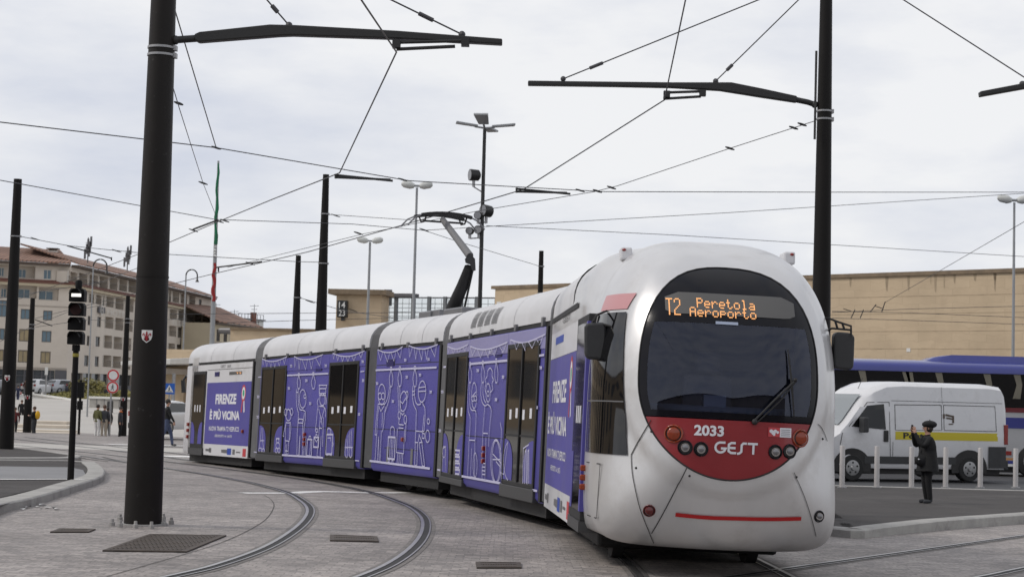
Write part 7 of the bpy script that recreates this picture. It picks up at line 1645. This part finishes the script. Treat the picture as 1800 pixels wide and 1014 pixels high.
def person(foot, height, face, label, top, legs, hair='hair_dark', pose='stand', shoes='cloth_black', long_coat=False, hat=None, extras=(), group=None, sub=2, detail=False, bulk=1.18):
    """face: heading in radians (0 = looking along +x). Local frame x forward, y left."""
    t = thing('person', label, 'person', foot, face, group); S = height / 1.75; Vv = []; E = []; R = []; T = []
    def j(p, r, m, par=None): r = r if m == 'skin' else (r * bulk if not hasattr(r, '__len__') else r); Vv.append(np.array(p, float) * S); R.append(r * S if not hasattr(r, '__len__') else (r[0] * S, r[1] * S)); T.append(m); i = len(Vv) - 1; (E.append((par, i)) if par is not None else None); return i
    wb = 1.42 if long_coat else 1.0
    pel = j((0, 0, .95), .125 * wb, legs); sp = j((.01, 0, 1.10), .125 * wb, top, pel); ch = j((.015, 0, 1.30), .145 * wb, top, sp); nk0 = j((.0, 0, 1.45), .075, top, ch); nk = j((.01, 0, 1.52), .052, 'skin', nk0)
    hd = j((.025, 0, 1.60), (.085, .078), 'skin', nk); ht = j((.02, 0, 1.69), (.088, .082), 'skin', hd); hx = j((.015, 0, 1.735), .05, 'skin', ht)
    step = dict(stand=(0, 0), walk=(.26, -.24), lean=(.05, -.03))[pose if pose in ('stand', 'walk', 'lean') else 'stand']
    for sg, st in ((1, step[0]), (-1, step[1])):
        lift = .10 if (pose == 'walk' and st < 0) else 0
        hip = j((0, sg * .095, .88), .098, legs, pel); kn = j((st * .55 + .03, sg * .10, .50 + lift * .3), .064, legs, hip); an = j((st - .02, sg * .10, .10 + lift), .046, legs, kn); hl = j((st - .03, sg * .10, .045 + lift), .045, shoes, an); toe = j((st + .15, sg * .115, .038 + lift * .15), .038, shoes, hl)
    hands = {}
    for sg in (1, -1):
        sh = j((.0, sg * .185, 1.41), .066, top, ch)
        if pose == 'photo': el = (.20, sg * .20, 1.22); wr = (.33, sg * .06, 1.50); hdv = np.array([.10, -sg * .02, .99])
        elif pose == 'walk': el = (-.10 * sg * .8, sg * .25, 1.15); wr = (.10 - .12 * sg, sg * .25, .93); hdv = np.array([.15, 0, -1.])
        elif pose == 'phone': el = (.05, sg * .24, 1.16); wr = (.27, sg * .08, 1.20); hdv = np.array([.8, -sg * .4, .4])
        else: el = (-.02, sg * .245, 1.14); wr = (.05, sg * .25, .92); hdv = np.array([.12, 0, -1.])
        hdv = hdv / np.linalg.norm(hdv); e = j(el, .052, top, sh); w = j(wr, .036, top if pose != 'photo' else top, e)
        wrp = np.array(wr); side = np.cross(hdv, [0, 1, 0] if abs(hdv[2]) > .5 else [0, 0, 1]); side /= np.linalg.norm(side)
        pm = j(wrp + hdv * .065, (.040, .024), 'skin', w); hands[sg] = wrp + hdv * .09
        if detail or True:
            inw = np.array([0, -sg, 0.])
            for k, (o_, L) in enumerate(((-.030, .068), (-.010, .078), (.010, .074), (.030, .058))):
                f1 = j(wrp + hdv * (.085 + L * .55) + side * o_ + inw * .004, .0088, 'skin', pm); j(wrp + hdv * (.085 + L) + side * o_ + inw * .026, .0075, 'skin', f1)
            th = j(wrp + hdv * .075 + side * -.045 + inw * .02, .010, 'skin', pm); j(wrp + hdv * .115 + side * -.052 + inw * .035, .008, 'skin', th)
    me = skin_mesh(Vv, E, R, pel, sub)
    names = sorted(set(T)); idx = {n: i for i, n in enumerate(names)}
    for n in names: me.materials.append(MATS[n])
    VA = np.array(Vv); EA = np.array(E)
    A = VA[EA[:, 0]]; B = VA[EA[:, 1]]; AB = B - A; LL = (AB ** 2).sum(1) + 1e-9
    for p in me.polygons:
        c = np.array(p.center); tt = np.clip(((c - A) * AB).sum(1) / LL, 0, 1); d = ((A + AB * tt[:, None] - c) ** 2).sum(1); rr = np.array([R[b_] if not hasattr(R[b_], '__len__') else R[b_][0] for b_ in EA[:, 1]])
        k = int(np.argmin(np.sqrt(d) - rr * .6)); p.material_index = idx[T[EA[k, 1]] if tt[k] > .35 or T[EA[k, 0]] == T[EA[k, 1]] else T[EA[k, 0]]]; p.use_smooth = True
    o = bpy.data.objects.new('body', me); COL.objects.link(o); o.parent = t; W[o.name] = W[t.name]
    def part(b, nm, m, par=o, smooth=60): return b.build(nm, m, par, smooth=smooth, local=True)
    # face
    b = MB(); hc = np.array([.025, 0, 1.62]) * S; r_ = .1 * S
    b.ball(hc + np.array([.092, 0, -.005]) * S, (.016 * S, .012 * S, .022 * S), 8, 6); part(b, 'nose', 'skin')
    for sg in (1, -1): b = MB(); b.ball(hc + np.array([.082, sg * .030, .022]) * S, .010 * S, 8, 6); part(b, 'eye', 'hair_dark'); b = MB(); b.ball(hc + np.array([-.005, sg * .082, .0]) * S, (.020 * S, .012 * S, .030 * S), 8, 6); part(b, 'ear', 'skin')
    b = MB(); b.ball(hc + np.array([.080, 0, -.048]) * S, (.010 * S, .024 * S, .007 * S), 8, 6); part(b, 'mouth', 'cloth_red')
    if hat is None:
        b = MB(); b.ball(hc + np.array([-.018, 0, .045]) * S, (.105 * S, .098 * S, .105 * S), 14, 9)
        b.v = [tuple(np.array(v) if v[2] > hc[2] - .02 * S or v[0] < hc[0] - .0 * S else np.array(v) * .0 + (hc + np.array([-.02, 0, .02]) * S)) for v in b.v]
        part(b, 'hair', hair)
    else:
        b = MB(); b.ball(hc + np.array([-.035, 0, .005]) * S, (.10 * S, .102 * S, .11 * S), 12, 8); part(b, 'hair', hair)
        b = MB(); b.ball(hc + np.array([-.055, 0, .085]) * S, (.165 * S, .145 * S, .088 * S), 18, 10); b.tube([hc + np.array([-.005, 0, .045]) * S, hc + np.array([-.01, 0, .085]) * S], [.106 * S, .112 * S], 18); b.tube([hc + np.array([-.06, 0, .17]) * S, hc + np.array([-.06, 0, .19]) * S], .01 * S, 6); part(b, 'beret', hat)
    # jacket hem
    b = MB(); n = 20; z0, z1 = (.70, 1.14) if long_coat else (.86, 1.12); rows = [(lerp(z1, z0, k / 5), lerp(.128 * wb * bulk, (.235 * bulk if long_coat else .155), k / 5)) for k in range(6)]
    b.add([np.array((.8 * r * math.cos(2 * math.pi * i / n) + .005, 1.08 * r * math.sin(2 * math.pi * i / n), z + .008 * math.sin(i * 2.3))) * S for z, r in rows for i in range(n)], [(k * n + i, k * n + (i + 1) % n, (k + 1) * n + (i + 1) % n, (k + 1) * n + i) for k in range(5) for i in range(n)]); part(b, 'jacket_hem', top)
    for ex in extras:
        b = MB()
        if ex == 'phone': c = (hands[1] + hands[-1]) / 2 * S + np.array([.03, 0, .03]) * S; b.box(c - np.array([.006, .045, .07]) * S, c + np.array([.006, .045, .07]) * S); b.build('phone', 'black_gloss', o, local=True)
        elif ex == 'bag':
            c = np.array([.17, .12, .92]) * S; b.ball(c, (.19 * S, .09 * S, .13 * S), 14, 9); bg_ = part(b, 'shoulder_bag', 'cloth_black'); b = MB(); b.tube([c + np.array([.1, .02, .1]) * S, np.array([.13, .0, 1.20]) * S, np.array([.08, -.12, 1.44]) * S, np.array([-.03, -.15, 1.48]) * S], .012 * S, 6); b.build('strap', 'cloth_black', bg_, local=True)
            b = MB(); b.ball(c + np.array([.12, .07, .03]) * S, .022 * S, 8, 6); b.build('buckle', 'lamp_chrome', bg_, local=True)
        elif ex.startswith('backpack'):
            c = np.array([-.20, 0, 1.27]) * S; b.ball(c, (.13 * S, .17 * S, .25 * S), 14, 10); part(b, 'backpack', 'cloth_' + ex.split('_')[1])
        elif ex.startswith('handbag'):
            c = np.array([-.05, -.30, .95]) * S; b.box(c - np.array([.15, .05, .14]) * S, c + np.array([.15, .05, .12]) * S); part(b, 'handbag', 'cloth_' + ex.split('_')[1], smooth=30)
        elif ex.startswith('scarf'):
            b.tube([np.array([.03 + .07 * math.cos(a), .07 * math.sin(a), 1.475]) * S for a in np.linspace(0, 2 * math.pi, 16)], .032 * S, 8, caps=False); part(b, 'scarf', 'cloth_' + ex.split('_')[1])
    return t
hat = 'cloth_black'
pw_ = hitsurf(1630, 884, lambda x, y: GR(x, y) + .012)
hpx = 146
person((pw_[0], pw_[1], GR(pw_[0], pw_[1]) + .012), hpx * pw_[1] / CAM_F * .965, math.pi + math.radians(10), 'woman in a black coat and beret holding up a phone to photograph the tram', 'cloth_black', 'cloth_black', 'hair_dark', 'photo', 'cloth_charcoal', True, 'cloth_black', ('phone', 'bag'), None, 2, True, 1.22)
pzf = lambda x, y: (G(x, y) + .03 if y < 83.7 else GP(x, y))
def pers(px, feet, head, Y, face, label, *a, **k):
    p = at(px, feet, Y); z = k.pop('z', None); h = (feet - head) * Y / CAM_F
    return person((p[0], Y, p[2]), h, math.radians(face), label, *a, **k)
GRP = 'people walking on the plaza'
pers(25, 766, 716, 84, -80, 'person in a burgundy jacket and black trousers half hidden by the island pole', 'cloth_burgundy', 'cloth_black', 'hair_brown', 'walk', group=GRP)
pers(37, 743, 703, 110, 100, 'person in a black coat carrying a dark bag up the steps', 'cloth_black', 'cloth_black', 'hair_brown', 'stand', extras=('handbag_black',), group=GRP)
pers(59, 768.5, 714.5, 83, 165, 'person in black with a bright yellow backpack leaning toward a pole', 'cloth_black', 'cloth_charcoal', 'hair_brown', 'phone', extras=('backpack_yellow',), group=GRP)
pers(31, 707, 677, 142, 95, 'person in navy with a red bag at the top of the steps', 'cloth_navy', 'cloth_navy', 'hair_dark', 'walk', extras=('handbag_red',), group=GRP)
pers(44, 695, 667, 155, -90, 'person in a brown jacket and pale jeans on the hotel forecourt', 'cloth_brown', 'cloth_grey', 'hair_dark', 'stand', group=GRP)
pers(77, 693, 671, 165, -90, 'person all in black beside the tall white sign', 'cloth_black', 'cloth_black', 'hair_dark', 'stand', group=GRP)
pers(170, 770, 711, 82, 60, 'person in an olive jacket and white trousers seen from behind', 'cloth_olive', 'cloth_white', 'hair_dark', 'stand', 'cloth_white', group=GRP)
pers(182, 771, 712, 82, 95, 'person in a charcoal jacket and beige trousers by the round signs', 'cloth_charcoal', 'cloth_beige', 'hair_brown', 'stand', 'cloth_white', group=GRP)
pers(188, 770.5, 716, 84.5, 120, 'person in black trousers mostly hidden behind the one in beige', 'cloth_black', 'cloth_black', 'hair_dark', 'stand', group=GRP)
pers(210, 771, 715, 82.5, 0, 'person in black with an orange scarf against a black pole', 'cloth_charcoal', 'cloth_black', 'hair_dark', 'stand', extras=('scarf_orange',), group=GRP)
p9 = ground(292, 784)
pers(292, 784, 702, p9[1], 20, 'man in a black jacket and blue jeans striding by the big pole', 'cloth_black', 'cloth_jeans', 'hair_dark', 'walk', group=GRP)
pers(183, 698, 683, 128, -90, 'person in a white top sitting behind the pale retaining wall', 'cloth_white', 'cloth_black', 'hair_dark', 'stand', group=GRP) if False else None
